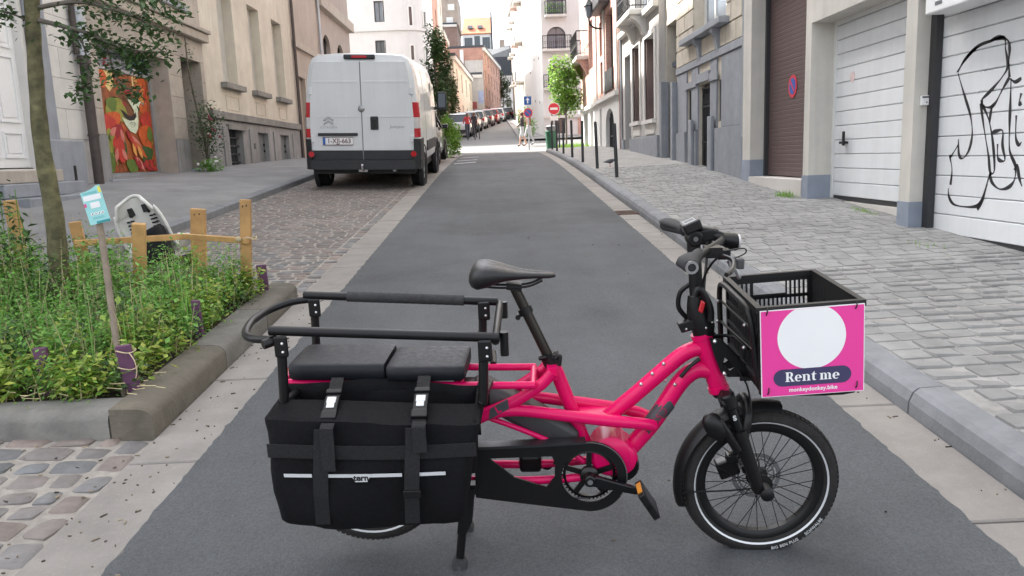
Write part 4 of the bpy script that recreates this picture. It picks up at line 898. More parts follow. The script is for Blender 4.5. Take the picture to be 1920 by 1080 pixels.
# ------------------------------------------------------------------ vehicles
mat('van_white', (.66, .675, .69), .3, var=.04, scale=2, coat=.4, streak=.05)
mat('plastic_grey', (.024, .0255, .029), .6, var=.15, scale=8, bump=.1, bscale=90)
mat('tyre', (.008, .008, .0085), .85, var=.25, scale=30, bump=.3, bscale=80)
mat('rim_grey', (.32, .33, .34), .4, metal=.7, var=.1)
mat('tail_red', (.45, .012, .02), .2, var=.1, coat=.5)
mat('tail_clear', (.55, .53, .53), .2, var=.1, coat=.5)
mat('chrome', (.6, .6, .62), .2, metal=1, var=.05)
mat('plate_red', (.10, .008, .012), .5)
mat('seam', (.22, .225, .23), .7)
def wheel(name, par, c, r, w_, m_rim='rim_grey', axis=(1,0,0)):
    c = Vector(c); ax = Vector(axis); mb = MB(); h = w_/2
    mb.lathe([(r*.62,-h*.9),(r*.9,-h),(r*.98,-h*.75),(r,-h*.4),(r,h*.4),(r*.98,h*.75),(r*.9,h),(r*.62,h*.9)], c, ax, 32)
    o = mb.build(name, 'tyre', par, smooth=45)
    mb = MB(); mb.lathe([(r*.64,-h*.8),(r*.62,-h*.5),(r*.5,-h*.3),(r*.12,-h*.45),(0,-h*.45)], c, ax, 24); mb.lathe([(r*.64,h*.8),(r*.62,h*.5),(r*.5,h*.3),(r*.12,h*.45),(0,h*.45)], c, ax, 24)
    e1 = ax.orthogonal().normalized(); e2 = ax.cross(e1)
    for k in range(5):
        a = 2*math.pi*k/5; d = e1*math.cos(a)+e2*math.sin(a)
        for sg in (-1,1): mb.bar(c+ax*sg*h*.55+d*r*.1, c+ax*sg*h*.7+d*r*.6, r*.18, .03, ax)
    mb.build('rim', m_rim, o, smooth=45); return o
def basis(o, X, Y):
    X = Vector(X).normalized(); Y = Vector(Y); Y = (Y-X*Y.dot(X)).normalized(); Z = X.cross(Y)
    return Matrix(((X.x,Y.x,Z.x,o[0]),(X.y,Y.y,Z.y,o[1]),(X.z,Y.z,Z.z,o[2]),(0,0,0,1)))
van = thing('delivery_van', 'white high-roof delivery van parked at the left kerb', 'van', mtx=basis((-2.40, 13.95, zpk(-2.40,13.95)), (1,0,-.035), (0,1,.0618)))
HP = [(0,.40),(.90,.40),(.985,.48),(1.0,.62),(1.01,.95),(1.0,1.3),(.975,1.65),(.94,1.95),(.90,2.15),(.85,2.27),(.74,2.335),(.4,2.36),(0,2.365)]
def vsec(y, kx=1, zt=2.365, dz=0, fx=0):
    k = (zt-.4)/(2.365-.4); pr = [(x*kx, .4+(z-.4)*k) for x, z in HP]
    full = [(-x,z) for x,z in pr[::-1]][:-1]+[(x,z) for x,z in pr][0:]
    return [(x,y,z) for x,z in full]
mb = MB(); mb.loft([vsec(.10,.955,2.30),vsec(.12,.985,2.345),vsec(.2,1.0,2.365),vsec(.6),vsec(2),vsec(3.4,1,2.37),vsec(3.75,.995,2.33),vsec(4.1,.98,2.05),vsec(4.45,.96,1.6),vsec(4.7,.93,1.25),vsec(5.05,.84,1.08),vsec(5.12,.78,1.0)])
mb.build('body', 'van_white', van, smooth=40)
def vx(z, k=.905): # half width of the rear face at height z
    return interp(z, [(h, x) for x, h in HP[2:11]])*k
for sg in (-1, 1):
    def dpoly(z0, z1, inner=.008):
        n = 10; zs = [z0+(z1-z0)*i/n for i in range(n+1)]
        return [(sg*inner, z0)]+[(sg*min(vx(z),.93), z) for z in zs]+[(sg*inner, z1)]
    mb = MB(); mb.prism(dpoly(.70,2.22), lambda a,b,d: (a,.10-d,b), -.02, .035); dr_ = mb.build('rear_door', 'van_white', van, bevel=.008)
    mb = MB(); mb.prism([(sg*.04,1.27),(sg*.84,1.27),(sg*.84,1.30),(sg*.04,1.30)], lambda a,b,d: (a,.065-d,b), 0, .005); mb.prism([(sg*.04,1.86),(sg*.82,1.86),(sg*.82,1.895),(sg*.04,1.895)], lambda a,b,d: (a,.065-d,b), 0, .005); mb.build('crease', 'van_white', dr_, bevel=.003)
    mb = MB(); mb.prism(dpoly(.535,.70), lambda a,b,d: (a,.10-d,b), -.02, .038); mb.build('door_trim', 'plastic_grey', dr_, bevel=.006)
    for z in (1.72,.9): mb = MB(); mb.boxr(sg*.875-.03,sg*.875+.03,.045,.10,z-.06,z+.06); mb.build('hinge', 'van_white', van, bevel=.008)
    # tail light cluster wrapping the corner
    for z0, z1, m in ((.93,1.08,'tail_red'),(1.083,1.27,'tail_clear'),(1.273,1.53,'tail_red')):
        mb = MB(); zs = [z0, (z0+z1)/2, z1]; pts = []
        for z in zs:
            x = interp(z, [(h, q) for q, h in HP[2:11]]); pts.append([(sg*(x-.125),.072,z),(sg*(x-.035),.078,z),(sg*(x+.006),.14,z),(sg*(x+.008),.24,z),(sg*(x-.05),.24,z),(sg*(x-.12),.12,z)])
        mb.loft(pts); mb.build('tail_light', m, van, smooth=40)
    mb = MB(); mb.lathe([(0,0),(.05,0),(.05,.012),(0,.012)], (sg*.90,.0,.64), (0,-1,0), 14); mb.build('reflector', 'tail_red', van)
mb = MB(); mb.boxr(-.008,.008,.068,.08,.54,2.22); mb.build('door_seam', 'seam', van)
bs = [(-1.0,.55),(-1.02,.12),(-.92,.0),(-.5,-.035),(.5,-.035),(.92,.0),(1.02,.12),(1.0,.55)]
mb = MB(); mb.loft([[(x,y,z) for x,y in bs]+[(x*.97,y+.06,z) for x,y in bs[::-1]] for z in (.37,.42,.52,.535)]); mb.build('rear_bumper', 'plastic_grey', van, smooth=40)
for sg in (-1,1):
    mb = MB(); mb.loft([[(sg*1.015,.11,z),(sg*1.03,.2,z),(sg*1.03,.62,z),(sg*.96,.62,z),(sg*.90,.03,z)] for z in (.5,.7,.9)]); mb.build('bumper_corner', 'plastic_grey', van, smooth=30)
    mb = MB(); mb.boxr(sg*1.008-.015,sg*1.008+.015,1.5,3.5,.62,.82); mb.build('side_moulding', 'plastic_grey', van, bevel=.006)
    mb = MB(); [mb.tube([(sg*(x_*1.0+.001),yy,z_) for x_, z_ in HP[3:9]], .003, 4) for yy in (1.35,2.7)]; mb.build('panel_seam', 'seam', van)
    mb = MB(); mb.add([(sg*.985,2.95,1.38),(sg*.985,3.9,1.36),(sg*.955,3.75,1.92),(sg*.95,3.0,1.97)], [(0,1,2,3)]); 
    mb.add([(sg*.99,2.95,1.38),(sg*.99,3.9,1.36),(sg*.96,3.75,1.92),(sg*.957,3.0,1.97)], [(0,1,2,3)]); mb.build('cab_window', 'glass', van)
    mb = MB(); mb.boxr(sg*1.16-.10,sg*1.16+.10,3.62,3.74,1.38,1.78); mr = mb.build('mirror', 'plastic_grey', van, bevel=.03); mb = MB(); mb.boxr(sg*1.16-.075,sg*1.16+.075,3.61,3.619,1.45,1.74); mb.build('mirror_glass', 'glass_bright', mr)
    mb = MB(); mb.bar((sg*.98,3.7,1.42),(sg*1.1,3.68,1.45),.06,.06); mb.build('mirror_arm', 'plastic_grey', mr)
    for y in (.95,4.05):
        wheel('wheel', van, (sg*.885,y,.33), .33, .24)
        mb = MB(); mb.lathe([(.36,-.06),(.43,-.06),(.43,.012),(.40,.03),(.36,.012)], (sg*.985,y,.36), (sg,0,0), 24, closed=True); mb.build('wheel_arch', 'plastic_grey', van, smooth=40)
mb = MB(); mb.boxr(-.27,.27,.05,.11,2.255,2.335); bl = mb.build('brake_light_housing', 'plastic_grey', van, bevel=.02); mb = MB(); mb.boxr(-.13,.13,.04,.052,2.275,2.315); mb.build('brake_light', 'tail_red', bl, bevel=.006)
mb = MB(); mb.boxr(.15,.29,.035,.075,1.06,1.29); hd = mb.build('door_handle', 'plastic_grey', van, bevel=.03, segs=3); mb = MB(); mb.boxr(.19,.25,.02,.036,1.10,1.24); mb.build('handle_grip', 'black', hd, bevel=.012)
mb = MB(); mb.lathe([(0,.014),(.045,.012),(.06,0),(0,0)], (0,.058,1.42), (0,-1,0), 24); em = mb.build('lock_badge', 'rim_grey', van, smooth=40)
mb = MB(); mb.boxr(-.78,-.08,.035,.07,.955,1.005); mb.build('plate_light_bar', 'plastic_grey', van, bevel=.01)
mb = MB(); mb.boxr(-.70,-.17,.05,.064,.80,.93); pl = mb.build('number_plate', 'white', van, bevel=.006)
mb = MB(); mb.boxr(-.695,-.655,.044,.0485,.805,.925); mb.build('plate_band', 'blue_sign', pl)
text_mb('1-XJJ-663', .118, lambda a,b,d: (-.412+a*.92,.0445-d,.864+b), 0, bold=.001).build('plate_text', 'plate_red', pl)
mb = MB(); mb.tube([(-.702,.047,.798),(-.168,.047,.798),(-.168,.047,.932),(-.702,.047,.932)], .005, 5, closed=True); mb.build('plate_rim', 'plate_red', pl)
mb = MB()
for dz in (0,.062): mb.prism([(-.085,-.055),(0,.0),(.085,-.055),(.085,-.02),(0,.04),(-.085,-.02)], lambda a,b,d: (-.585+a,.066-d,1.195+dz+b), 0, .012)
mb.build('chevron_emblem', 'chrome', van)
text_mb('CITROËN', .052, lambda a,b,d: (-.585+a*1.25,.0632-d,1.10+b), 0, bold=.0004, spacing=1.1).build('maker_lettering', 'rim_grey', van)
text_mb('Jumper', .075, lambda a,b,d: (.62+a*1.15+b*.2,.0632-d,1.11+b), 0, bold=.0008, spacing=1.05).build('model_lettering', 'rim_grey', van)
mb = MB(); mb.tube([(0,.15,.40),(0,-.04,.36),(0,-.10,.37),(0,-.10,.43)], .022, 8); mb.sphere((0,-.10,.45), .028); mb.boxr(-.08,.08,-.02,.1,.33,.38); mb.build('tow_bar', 'chrome', van, smooth=50)
mb = MB(); mb.tube([(.55,.4,.36),(.55,-.0,.36)], .03, 8); mb.build('exhaust', 'rim_grey', van, smooth=50)
mb = MB(); mb.boxr(-.9,.9,.2,5,.28,.42); mb.build('underbody', 'black', van)
# cars
for nm, c in (('car_black',(.012,.013,.015)),('car_silver',(.35,.36,.38)),('car_grey',(.09,.095,.105)),('car_white',(.62,.63,.64)),('car_red',(.22,.03,.03))): mat(nm, c, .25, metal=.15, var=.04, coat=.6)
def car(label, paint, loc, yaw=0., group=None, L=4.0, roll=0., sl_=.062, h=1.45):
    o = thing('parked_car', label, 'car', group=group, mtx=basis(loc, (math.cos(yaw),math.sin(yaw),-roll), (-math.sin(yaw),math.cos(yaw),sl_)))
    def ring(y, w_, z0, z1):
        return [(-w_*.92,y,z0),(-w_,y,z0+.15),(-w_,y,z1-.12),(-w_*.93,y,z1),(w_*.93,y,z1),(w_,y,z1-.12),(w_,y,z0+.15),(w_*.92,y,z0)]
    k = L/4
    mb = MB(); mb.loft([ring(0,.70,.42,.82),ring(.08*k,.82,.26,.95),ring(.5*k,.87,.2,.97),ring(2*k,.88,.2,.96),ring(3.1*k,.87,.2,.93),ring(3.8*k,.80,.24,.76),ring(4*k,.66,.36,.62)]); b = mb.build('body', paint, o, smooth=50, bevel=.02)
    def gring(y, w_, z): return [(-w_,y,z),(w_,y,z)]
    mb = MB(); mb.loft([[(-.80,.12*k,.93),(-.80,3.0*k,.92),(.80,3.0*k,.92),(.80,.12*k,.93)],[(-.66,.42*k,h-.04),(-.64,2.1*k,h-.06),(.64,2.1*k,h-.06),(.66,.42*k,h-.04)]]); mb.build('window_band', 'glass', o, bevel=.03)
    mb = MB(); mb.loft([[(-.68,.36*k,h-.05),(-.66,2.15*k,h-.07),(.66,2.15*k,h-.07),(.68,.36*k,h-.05)],[(-.6,.5*k,h+.015),(-.58,2.0*k,h),(.58,2.0*k,h),(.6,.5*k,h+.015)]]); mb.build('roof', paint, o, bevel=.02)
    mb = MB()
    for sg in (-1,1):
        mb.bar((sg*.81,.14*k,.93),(sg*.665,.42*k,h-.04),.09,.05); mb.bar((sg*.81,2.98*k,.92),(sg*.65,2.1*k,h-.05),.06,.05); mb.bar((sg*.815,1.55*k,.94),(sg*.665,1.5*k,h-.04),.07,.03)
    mb.build('roof_pillars', paint, o)
    for sg in (-1,1):
        mb = MB(); mb.boxr(sg*.70-.13,sg*.70+.13,-.0,.14,.68,.90); mb.build('tail_light', 'tail_red', o, bevel=.02)
        mb = MB(); mb.boxr(sg*.93-.08,sg*.93+.08,2.55*k,2.7*k,.92,1.04); mb.build('mirror', paint, o, bevel=.02)
        for y in (.75*k,3.2*k): wheel('wheel', o, (sg*.80,y,.31), .31, .2)
    mb = MB(); mb.boxr(-.26,.26,-.02,.02,.62,.73); mb.build('number_plate', 'white', o)
    mb = MB(); mb.boxr(-.7,.7,-.03,.1,.3,.48); mb.build('bumper', 'plastic_grey' if paint != 'car_black' else paint, o, bevel=.03)
    return o
car('black hatchback parked nose-in behind the white van', 'car_black', (-2.42,20.0,zpk(-2.42,20.0)), roll=.02, sl_=.05, L=4.1)
FC = 'cars parked along the far road'
for i, (x, y, p, lb) in enumerate(((-2.5,49,'car_white','white car parked nearest on the far road by person in red'),(-2.15,56,'car_grey','dark grey car second along the far parked row'),(-1.75,63,'car_silver','silver car third along the far parked row'),(-1.2,70,'car_grey','charcoal car fourth along the far parked row'),(-.65,77,'car_red','dark red car fifth along the far parked row'),(.0,84,'car_silver','silver car parked last near the far bend'))):
    car(lb, p, (x,y,zr(y)), group=FC, sl_=.068, yaw=-.06)
for i, (x, y, p, lb) in enumerate(((1.3,97,'car_black','black car parked right of the far bend'),(.7,91,'car_grey','grey car parked across the far end of the street'))): car(lb, p, (x,y,zr(y)), group=FC, sl_=.068)
# ------------------------------------------------------------------ street furniture
BG = 'slim dark bollards along the right kerb'
mb = MB(); mb.lathe([(.0,-.05),(.031,-.05),(.031,.90),(.027,.915),(.0,.92)], (0,0,0), (0,0,1), 12); bme = mb.build('post', 'bollard', None, smooth=40)
first = True
BL = [(2.06,13.55,.035),(1.99,15.65,.03),(1.93,17.75,0),(1.9,19.9,.01),(1.88,22.3,-.01),(1.88,24.7,0),(1.9,27.0,.01),(2.0,28.6,0),(2.35,29.6,0)]
ords = ['nearest','second','third','fourth','fifth','sixth','seventh','eighth','ninth']
for i, (x, y, ln_) in enumerate(BL):
    o = bme if i == 0 else bme.copy()
    if i: COL.objects.link(o)
    else: o.name = 'bollard'
    if i: o.name = 'bollard'
    o.location = (x, y, zwr(x, y)); o.rotation_euler = (0, -ln_, 0)
    tag(o, f'slim dark metal bollard, {ords[i]} from camera in the right kerb row', 'bollard', BG)
for i, (x, y) in enumerate(((-2.1,45),(-1.65,45),(-1.25,45.2),(-1.0,46.0))):
    o = bme.copy(); COL.objects.link(o); o.name = 'bollard'; o.location = (x,y,zr(y)); tag(o, f'thin bollard by the far junction corner, {("leftmost","second from left","third from left","rightmost")[i]} of four', 'bollard', 'bollards at the far left junction corner')
def pole_sign(name, label, x, y, z, h, kind):
    o = thing(name, label, 'road sign', (x,y,z)); f = Fac(o, (x,y-.045,0), (1,0,0), (0,-1,0))
    mb = MB(); mb.tube([(x,y,z-.1),(x,y,z+h)], .03, 8); mb.build('pole', 'zinc', o, smooth=40)
    if kind == 'oneway':
        zc = z+h-.22; f.box('sign_plate', 'white', -.17,.17,zc-.19,zc+.19,0,.01); f.box('sign_face', 'blue_sign', -.15,.15,zc-.17,zc+.17,.01,.014)
        mb = MB(); mb.prism([(-.025,-.11),(.025,-.11),(.025,.02),(.08,.02),(0,.13),(-.08,.02),(-.025,.02)], lambda a,b,d: f.P(a,zc+b,d), .014, .018); mb.build('arrow', 'white', o)
        nopark(o, lambda a,b,d: f.P(a,b,d), 0, zc-.50, .19, .01, o)
    else:
        zc = z+h-.22; mb = MB(); mb.prism(disc_poly(0,zc,.24), f.P, 0, .01); mb.build('sign_border', 'white', o); mb = MB(); mb.prism(disc_poly(0,zc,.22), f.P, .01, .014); mb.build('sign_face', 'red_sign', o)
        f.box('white_bar', 'white', -.15,.15,zc-.045,zc+.045,.014,.018); f.box('sub_plate', 'white', -.16,.16,zc-.46,zc-.28,0,.012)
    return o
pole_sign('one_way_sign', 'blue one-way arrow sign above a round no-parking sign on pole', 1.35, 33.2, zr(33.2), 2.25, 'oneway')
pole_sign('no_entry_sign', 'round red no-entry sign with white plate on pole', 2.32, 31.6, zr(31.6)+.1, 1.75, 'noentry')
# litter bin by the far junction
lb = thing('litter_bin', 'green litter bin behind the far end of the bollard row', 'bin', (2.15,31.0,zr(31)+.05))
mb = MB(); mb.lathe([(0,0),(.2,0),(.24,.65),(.25,.7),(.21,.72),(0,.74)], (2.15,31.0,zr(31)+.05), (0,0,1), 14); mb.build('body', mat('bin_green',(.03,.12,.07),.5), lb, smooth=40)
mb = MB(); mb.lathe([(.2,.72),(.2,.86),(.26,.88),(0,.98)], (2.15,31.0,zr(31)+.05), (0,0,1), 14); mb.build('hood', 'grey_steel', lb, smooth=40)
# drain grate in the right gutter
gr = thing('drain_grate', 'iron drain grate set in the right gutter', 'drain', (1.615,9.9,zr(9.9))); mb = MB()
for k in range(9): mb.boxr(1.50,1.73,9.72+k*.042,9.742+k*.042,zr(9.9)-.02,zr(9.72+k*.042)+.013)
mb.boxr(1.487,1.503,9.70,10.08,zr(9.9)-.02,zr(9.9)+.013); mb.boxr(1.727,1.743,9.70,10.08,zr(9.9)-.02,zr(9.9)+.013); mb.build('bars', mat('rust',(.12,.075,.06),.8,var=.3,scale=30), gr)
# painted chevrons on the asphalt
for k, y in enumerate((20.9,22.4,24.6)):
    mb = MB(); zz = lambda x, yy: zr(yy)+.012
    for sg in (-1,1):
        n = 6
        for i in range(n):
            xa, xb = sg*i/n*.55, sg*(i+1)/n*.55; f_ = lambda x: y+.5-abs(x)*.9
            q = [(xa-.62,f_(xa)),(xb-.62,f_(xb)),(xb-.62,f_(xb)+.22),(xa-.62,f_(xa)+.22)]; mb.add([(a,b,zz(a,b)) for a,b in q], [(0,1,2,3)])
    struct(mb.build('road_marking', 'road_paint'))
# ------------------------------------------------------------------ people
mat('skin', (.50,.30,.22), .55, var=.06); mat('hair_brown', (.11,.05,.025), .6, var=.2); mat('cloth_dark', (.03,.025,.03), .8, var=.2); mat('cloth_red', (.45,.03,.04), .8, var=.15); mat('cloth_pale', (.45,.48,.5), .8, var=.12); mat('cloth_brown', (.17,.08,.05), .8, var=.2); mat('cloth_navy', (.03,.04,.07), .8)
def person(label, loc, yaw, shirt, legs, hair='hair_brown', h=1.66, stride=.22, arm=(0,0), lean=0., shorts=False, sleeve=.75):
    k = h/1.7
    J = {'pel':(0,0,.93),'ch':(0,lean*.5,1.22),'sh':(0,lean,1.40),'nk':(0,lean+.01,1.50),'hd':(0,lean+.03,1.58),'hd2':(0,lean+.03,1.68)}
    E = [('pel','ch'),('ch','sh'),('sh','nk'),('nk','hd'),('hd','hd2')]; R_ = {'pel':(.155,.11),'ch':(.14,.10),'sh':(.13,.085),'nk':(.05,.05),'hd':(.085,.098),'hd2':(.062,.075)}
    for s_, sg in (('l',-1),('r',1)):
        st = stride*sg
        J['hip'+s_] = (sg*.09,0,.88); J['kn'+s_] = (sg*.10,st*.6+.03,.48); J['an'+s_] = (sg*.10,st-.05*(st<0),.09+(.05 if st < 0 else 0)); J['to'+s_] = (sg*.11,st+.14,.04)
        E += [('pel','hip'+s_),('hip'+s_,'kn'+s_),('kn'+s_,'an'+s_),('an'+s_,'to'+s_)]; R_.update({'hip'+s_:(.10,.10),'kn'+s_:(.06,.06),'an'+s_:(.042,.042),'to'+s_:(.045,.032)})
        a = arm[0 if sg < 0 else 1]
        J['so'+s_] = (sg*.18,lean,1.39); J['el'+s_] = (sg*.23,lean-.05+a*.12,1.13+.05*a); J['wr'+s_] = (sg*.22,lean+.06+a*.32,.93+.22*a); J['ha'+s_] = (sg*.215,lean+.10+a*.40,.86+.26*a)
        E += [('sh','so'+s_),('so'+s_,'el'+s_),('el'+s_,'wr'+s_),('wr'+s_,'ha'+s_)]; R_.update({'so'+s_:(.06,.06),'el'+s_:(.042,.042),'wr'+s_:(.032,.032),'ha'+s_:(.038,.025)})
    names = list(J); me = bpy.data.meshes.new('person'); me.from_pydata([Vector(J[n])*k for n in names], [(names.index(a),names.index(b)) for a,b in E], [])
    o = bpy.data.objects.new('person', me); COL.objects.link(o); o.modifiers.new('s','SKIN'); sv = me.skin_vertices[0].data
    for i, n in enumerate(names): sv[i].radius = (R_[n][0]*k, R_[n][1]*k)
    sv[0].use_root = True; ss = o.modifiers.new('ss','SUBSURF'); ss.levels = ss.render_levels = 2
    m2 = bpy.data.meshes.new_from_object(o.evaluated_get(bpy.context.evaluated_depsgraph_get())); bpy.data.objects.remove(o)
    for m in ('skin', shirt, legs, hair, 'black'): m2.materials.append(MATS[m])
    for p in m2.polygons:
        c = p.center/k; i = 0; p.use_smooth = True
        if c.z < .09: i = 4
        elif c.z < (.98 if True else 0) and abs(c.x) < .19: i = 2 if (not shorts or c.z > .5) else 0
        elif c.z < 1.47 and not (abs(c.x) > .17 and c.z < 1.39-(1.39-.86)*sleeve and c.z < 1.3): i = 1
        elif c.z > 1.60 or (c.z > 1.50 and c.y < lean+.0): i = 3
        m2.polygons[p.index].material_index = i
    o = bpy.data.objects.new('person', m2); COL.objects.link(o); o.location = loc; o.rotation_euler = (0,0,yaw); tag(o, label, 'person')
    mb = MB(); z = 1.6*k
    for sg in (-1,1): mb.sphere((sg*.032*k,(lean+.118)*k,1.612*k), .011*k, n=8, m=6)
    mb.build('eyes', 'black', o); mb = MB(); mb.sphere((0,(lean+.13)*k,1.585*k), .012*k, .02*k, .02*k, n=8, m=6); mb.build('nose', 'skin', o)
    mb = MB(); mb.sphere((0,(lean+.0)*k,1.62*k), .092*k, .10*k, .105*k, n=14, m=10); mb.sphere((0,(lean-.05)*k,1.50*k), .07*k, .05*k, .13*k, n=12, m=8); mb.build('hair', hair, o, smooth=60)
    return o
person('person walking in dark top and pale shorts at the junction', (1.2,36.6,zr(36.6)), rad(80), 'cloth_dark', 'cloth_pale', shorts=True, stride=.16, arm=(.4,.1), h=1.55)
person('person in brown top behind the walker in pale shorts', (1.52,37.3,zr(37.3)), rad(110), 'cloth_brown', 'cloth_pale', stride=.2, arm=(.2,.8), h=1.6)
person('person in red top and dark trousers by the far parked cars', (-1.72,47.0,zr(47)), rad(20), 'cloth_red', 'cloth_navy', stride=.06, arm=(.5,.3), h=1.5)
person('person in black clothes beside the person in red', (-1.35,48.3,zr(48.3)), rad(-30), 'cloth_dark', 'cloth_dark', stride=.05, h=1.5)
# pigeon on the pavement
pg = thing('pigeon', 'grey pigeon pecking on pavement by the nearest bollard', 'bird', mtx=Matrix.Translation((2.28,15.9,zwr(2.28,15.9))) @ Matrix.Rotation(rad(15),4,'Z') @ Matrix.Scale(.95,4))
mb = MB(); rg = []
for x, z, rx, rz in ((-.15,.10,.012,.006),(-.10,.105,.03,.02),(-.04,.11,.045,.042),(.02,.115,.048,.052),(.07,.125,.035,.04),(.10,.14,.022,.026),(.125,.15,.021,.022),(.145,.148,.012,.012)): rg.append([(x,rx*math.cos(a),z+rz*math.sin(a)) for a in [i*math.pi/5 for i in range(10)]])
mb.loft(rg); mb.build('body', mat('pigeon_grey',(.10,.10,.115),.7,var=.2,scale=30), pg, smooth=60)
mb = MB(); mb.tube([(.15,0,.147),(.175,0,.14)], [.006,.001], 6); mb.build('beak', 'black', pg); mb = MB()
for sg in (-1,1): mb.tube([(.0,sg*.02,.08),(.0,sg*.02,.0),(.025,sg*.02,.003)], .004, 5)
mb.build('legs', 'cloth_red', pg)
# ------------------------------------------------------------------ planting
def limb(mb, pts, r0, r1, n=8, k=5):
    sp_ = spline(pts, k); m = len(sp_); mb.tube(sp_, [r0+(r1-r0)*i/(m-1) for i in range(m)], n); return sp_
def scatter_crown(mb, c, R3, n, size, rnd, lumps=9):
    c = Vector(c); L_ = []
    for i in range(lumps):
        v = Vector((rnd.gauss(0,1),rnd.gauss(0,1),rnd.gauss(0,1))).normalized()*rnd.uniform(.35,.85); L_.append((Vector((c.x+v.x*R3[0],c.y+v.y*R3[1],c.z+v.z*R3[2])), rnd.uniform(.28,.5)))
    for i in range(n):
        lc, lr = rnd.choice(L_); v = Vector((rnd.gauss(0,1),rnd.gauss(0,1),rnd.gauss(0,1))).normalized()*lr*rnd.uniform(.5,1.05)
        leafquad(mb, (lc.x+v.x*R3[0],lc.y+v.y*R3[1],lc.z+v.z*R3[2]), size*rnd.uniform(.7,1.3), rnd)
    return L_
# street tree in the bed
TR = random.Random(5)
tt = thing('street_tree', 'young street tree with mossy trunk growing in the planting bed', 'tree', (-2.92,5.1,.42))
mb = MB(); sp_ = spline([(-2.90,5.02,.38),(-2.86,5.0,.75),(-2.845,5.0,1.13),(-2.86,5.0,1.6),(-2.83,5.0,2.1),(-2.80,5.0,2.45),(-2.76,5.05,3.1),(-2.7,5.1,3.9)], 8)
rs = [.068-.0+(.043-.068)*min(1,i/(len(sp_)*.55))+.002*math.sin(i*1.3) for i in range(len(sp_))]; rs[0] = .095; rs[1] = .082
mb.tube(sp_, rs, 16)
o = mb.build('trunk', 'bark', tt, smooth=60)
lb_, lf = MB(), MB()
BR = [[(-2.81,5.0,2.32),(-2.6,4.95,2.26),(-2.42,4.9,2.2),(-2.25,4.85,2.12),(-2.1,4.8,2.08),(-1.92,4.75,2.06)],
      [(-2.80,5.0,2.38),(-2.5,4.95,2.40),(-2.25,4.9,2.33),(-2.08,4.85,2.26),(-1.95,4.8,2.17)],
      [(-2.79,5.0,2.45),(-2.45,4.9,2.50),(-2.15,4.8,2.44),(-1.95,4.75,2.36),(-1.80,4.7,2.28)],
      [(-2.55,4.95,2.25),(-2.47,4.9,2.12),(-2.46,4.88,1.98),(-2.48,4.86,1.90),(-2.55,4.85,1.84)],
      [(-2.35,4.88,2.2),(-2.30,4.85,2.05),(-2.27,4.82,1.95),(-2.20,4.8,1.87),(-2.12,4.78,1.84)],
      [(-2.82,5.0,2.3),(-2.95,4.9,2.35),(-3.1,4.8,2.25),(-3.2,4.8,2.1),(-3.2,4.75,2.0)],
      [(-2.80,5.0,2.5),(-2.9,4.9,2.55),(-3.05,4.8,2.45),(-2.9,4.7,2.3)],
      [(-2.2,4.85,2.16),(-2.12,4.8,2.05),(-2.08,4.78,1.97)],
      [(-2.78,5.0,2.9),(-2.3,4.9,3.0),(-1.9,4.7,2.9),(-1.5,4.5,2.75)],[(-2.78,5.0,2.8),(-3.2,4.8,3.0),(-3.6,4.7,2.9)],[(-2.75,5.05,3.2),(-2.4,5.4,3.5),(-2.1,5.8,3.6)],[(-2.72,5.1,3.5),(-3.0,5.6,3.9),(-3.2,6,4.1)],[(-2.7,5.1,3.8),(-2.5,4.8,4.4),(-2.4,4.6,4.7)],[(-2.7,5.1,3.9),(-2.9,5.2,4.6)]]
for i, b in enumerate(BR):
    pts = limb(lb_, b, .016 if i < 3 else (.022 if i > 7 else .006), .003, 6, 8)
    dens = 55 if i < 3 else (25 if i < 5 else (60 if i < 8 else 50))
    for j, p in enumerate(pts):
        if j < (8 if i < 3 else 4): continue
        for q in range(int(dens/5)+1):
            s_ = .045 if i in (3,4,7) else .075
            if i > 7: s_ = .25
            leafquad(lf, p+Vector((TR.gauss(0,s_*.8),TR.gauss(0,s_),TR.gauss(-.01,s_*.55))), TR.uniform(.03,.052), TR, .65, .35)
lb_.build('branches', 'bark_grey', tt, smooth=60); lf.build('crown', 'leaf_dark', tt)
for (x, z, s_, rz) in ((-3.06,2.02,.13,.3),(-3.14,1.96,.12,-.2),(-3.10,1.88,.11,.5),(-3.03,1.82,.12,.1),(-3.18,1.80,.10,.9)):
    mb = MB(); pts = [(0,0),(.28,.12),(.42,.36),(.36,.5),(.5,.62),(.3,.82),(0,1.05),(-.3,.82),(-.5,.62),(-.36,.5),(-.42,.36),(-.28,.12)]
    vs = [(a*s_*math.cos(rz)+b*s_*math.sin(rz)*.5+x, 4.72+.12*abs(a)*s_-b*s_*.35, z-b*s_*.8+.1*abs(a)*s_) for a, b in pts]+[(x,4.72-.1*s_,z-.45*s_)]
    mb.add(vs, [(i,(i+1)%12,12) for i in range(12)]); mb.build('leaf', 'leaf_big', tt, smooth=80)
mb = MB(); [leafquad(mb, (-2.315+TR.uniform(-.015,.015),4.82,2.03+TR.uniform(-.015,.015)), .03, TR) for _ in range(8)]; mb.build('red_leaf', 'petal_red', tt)
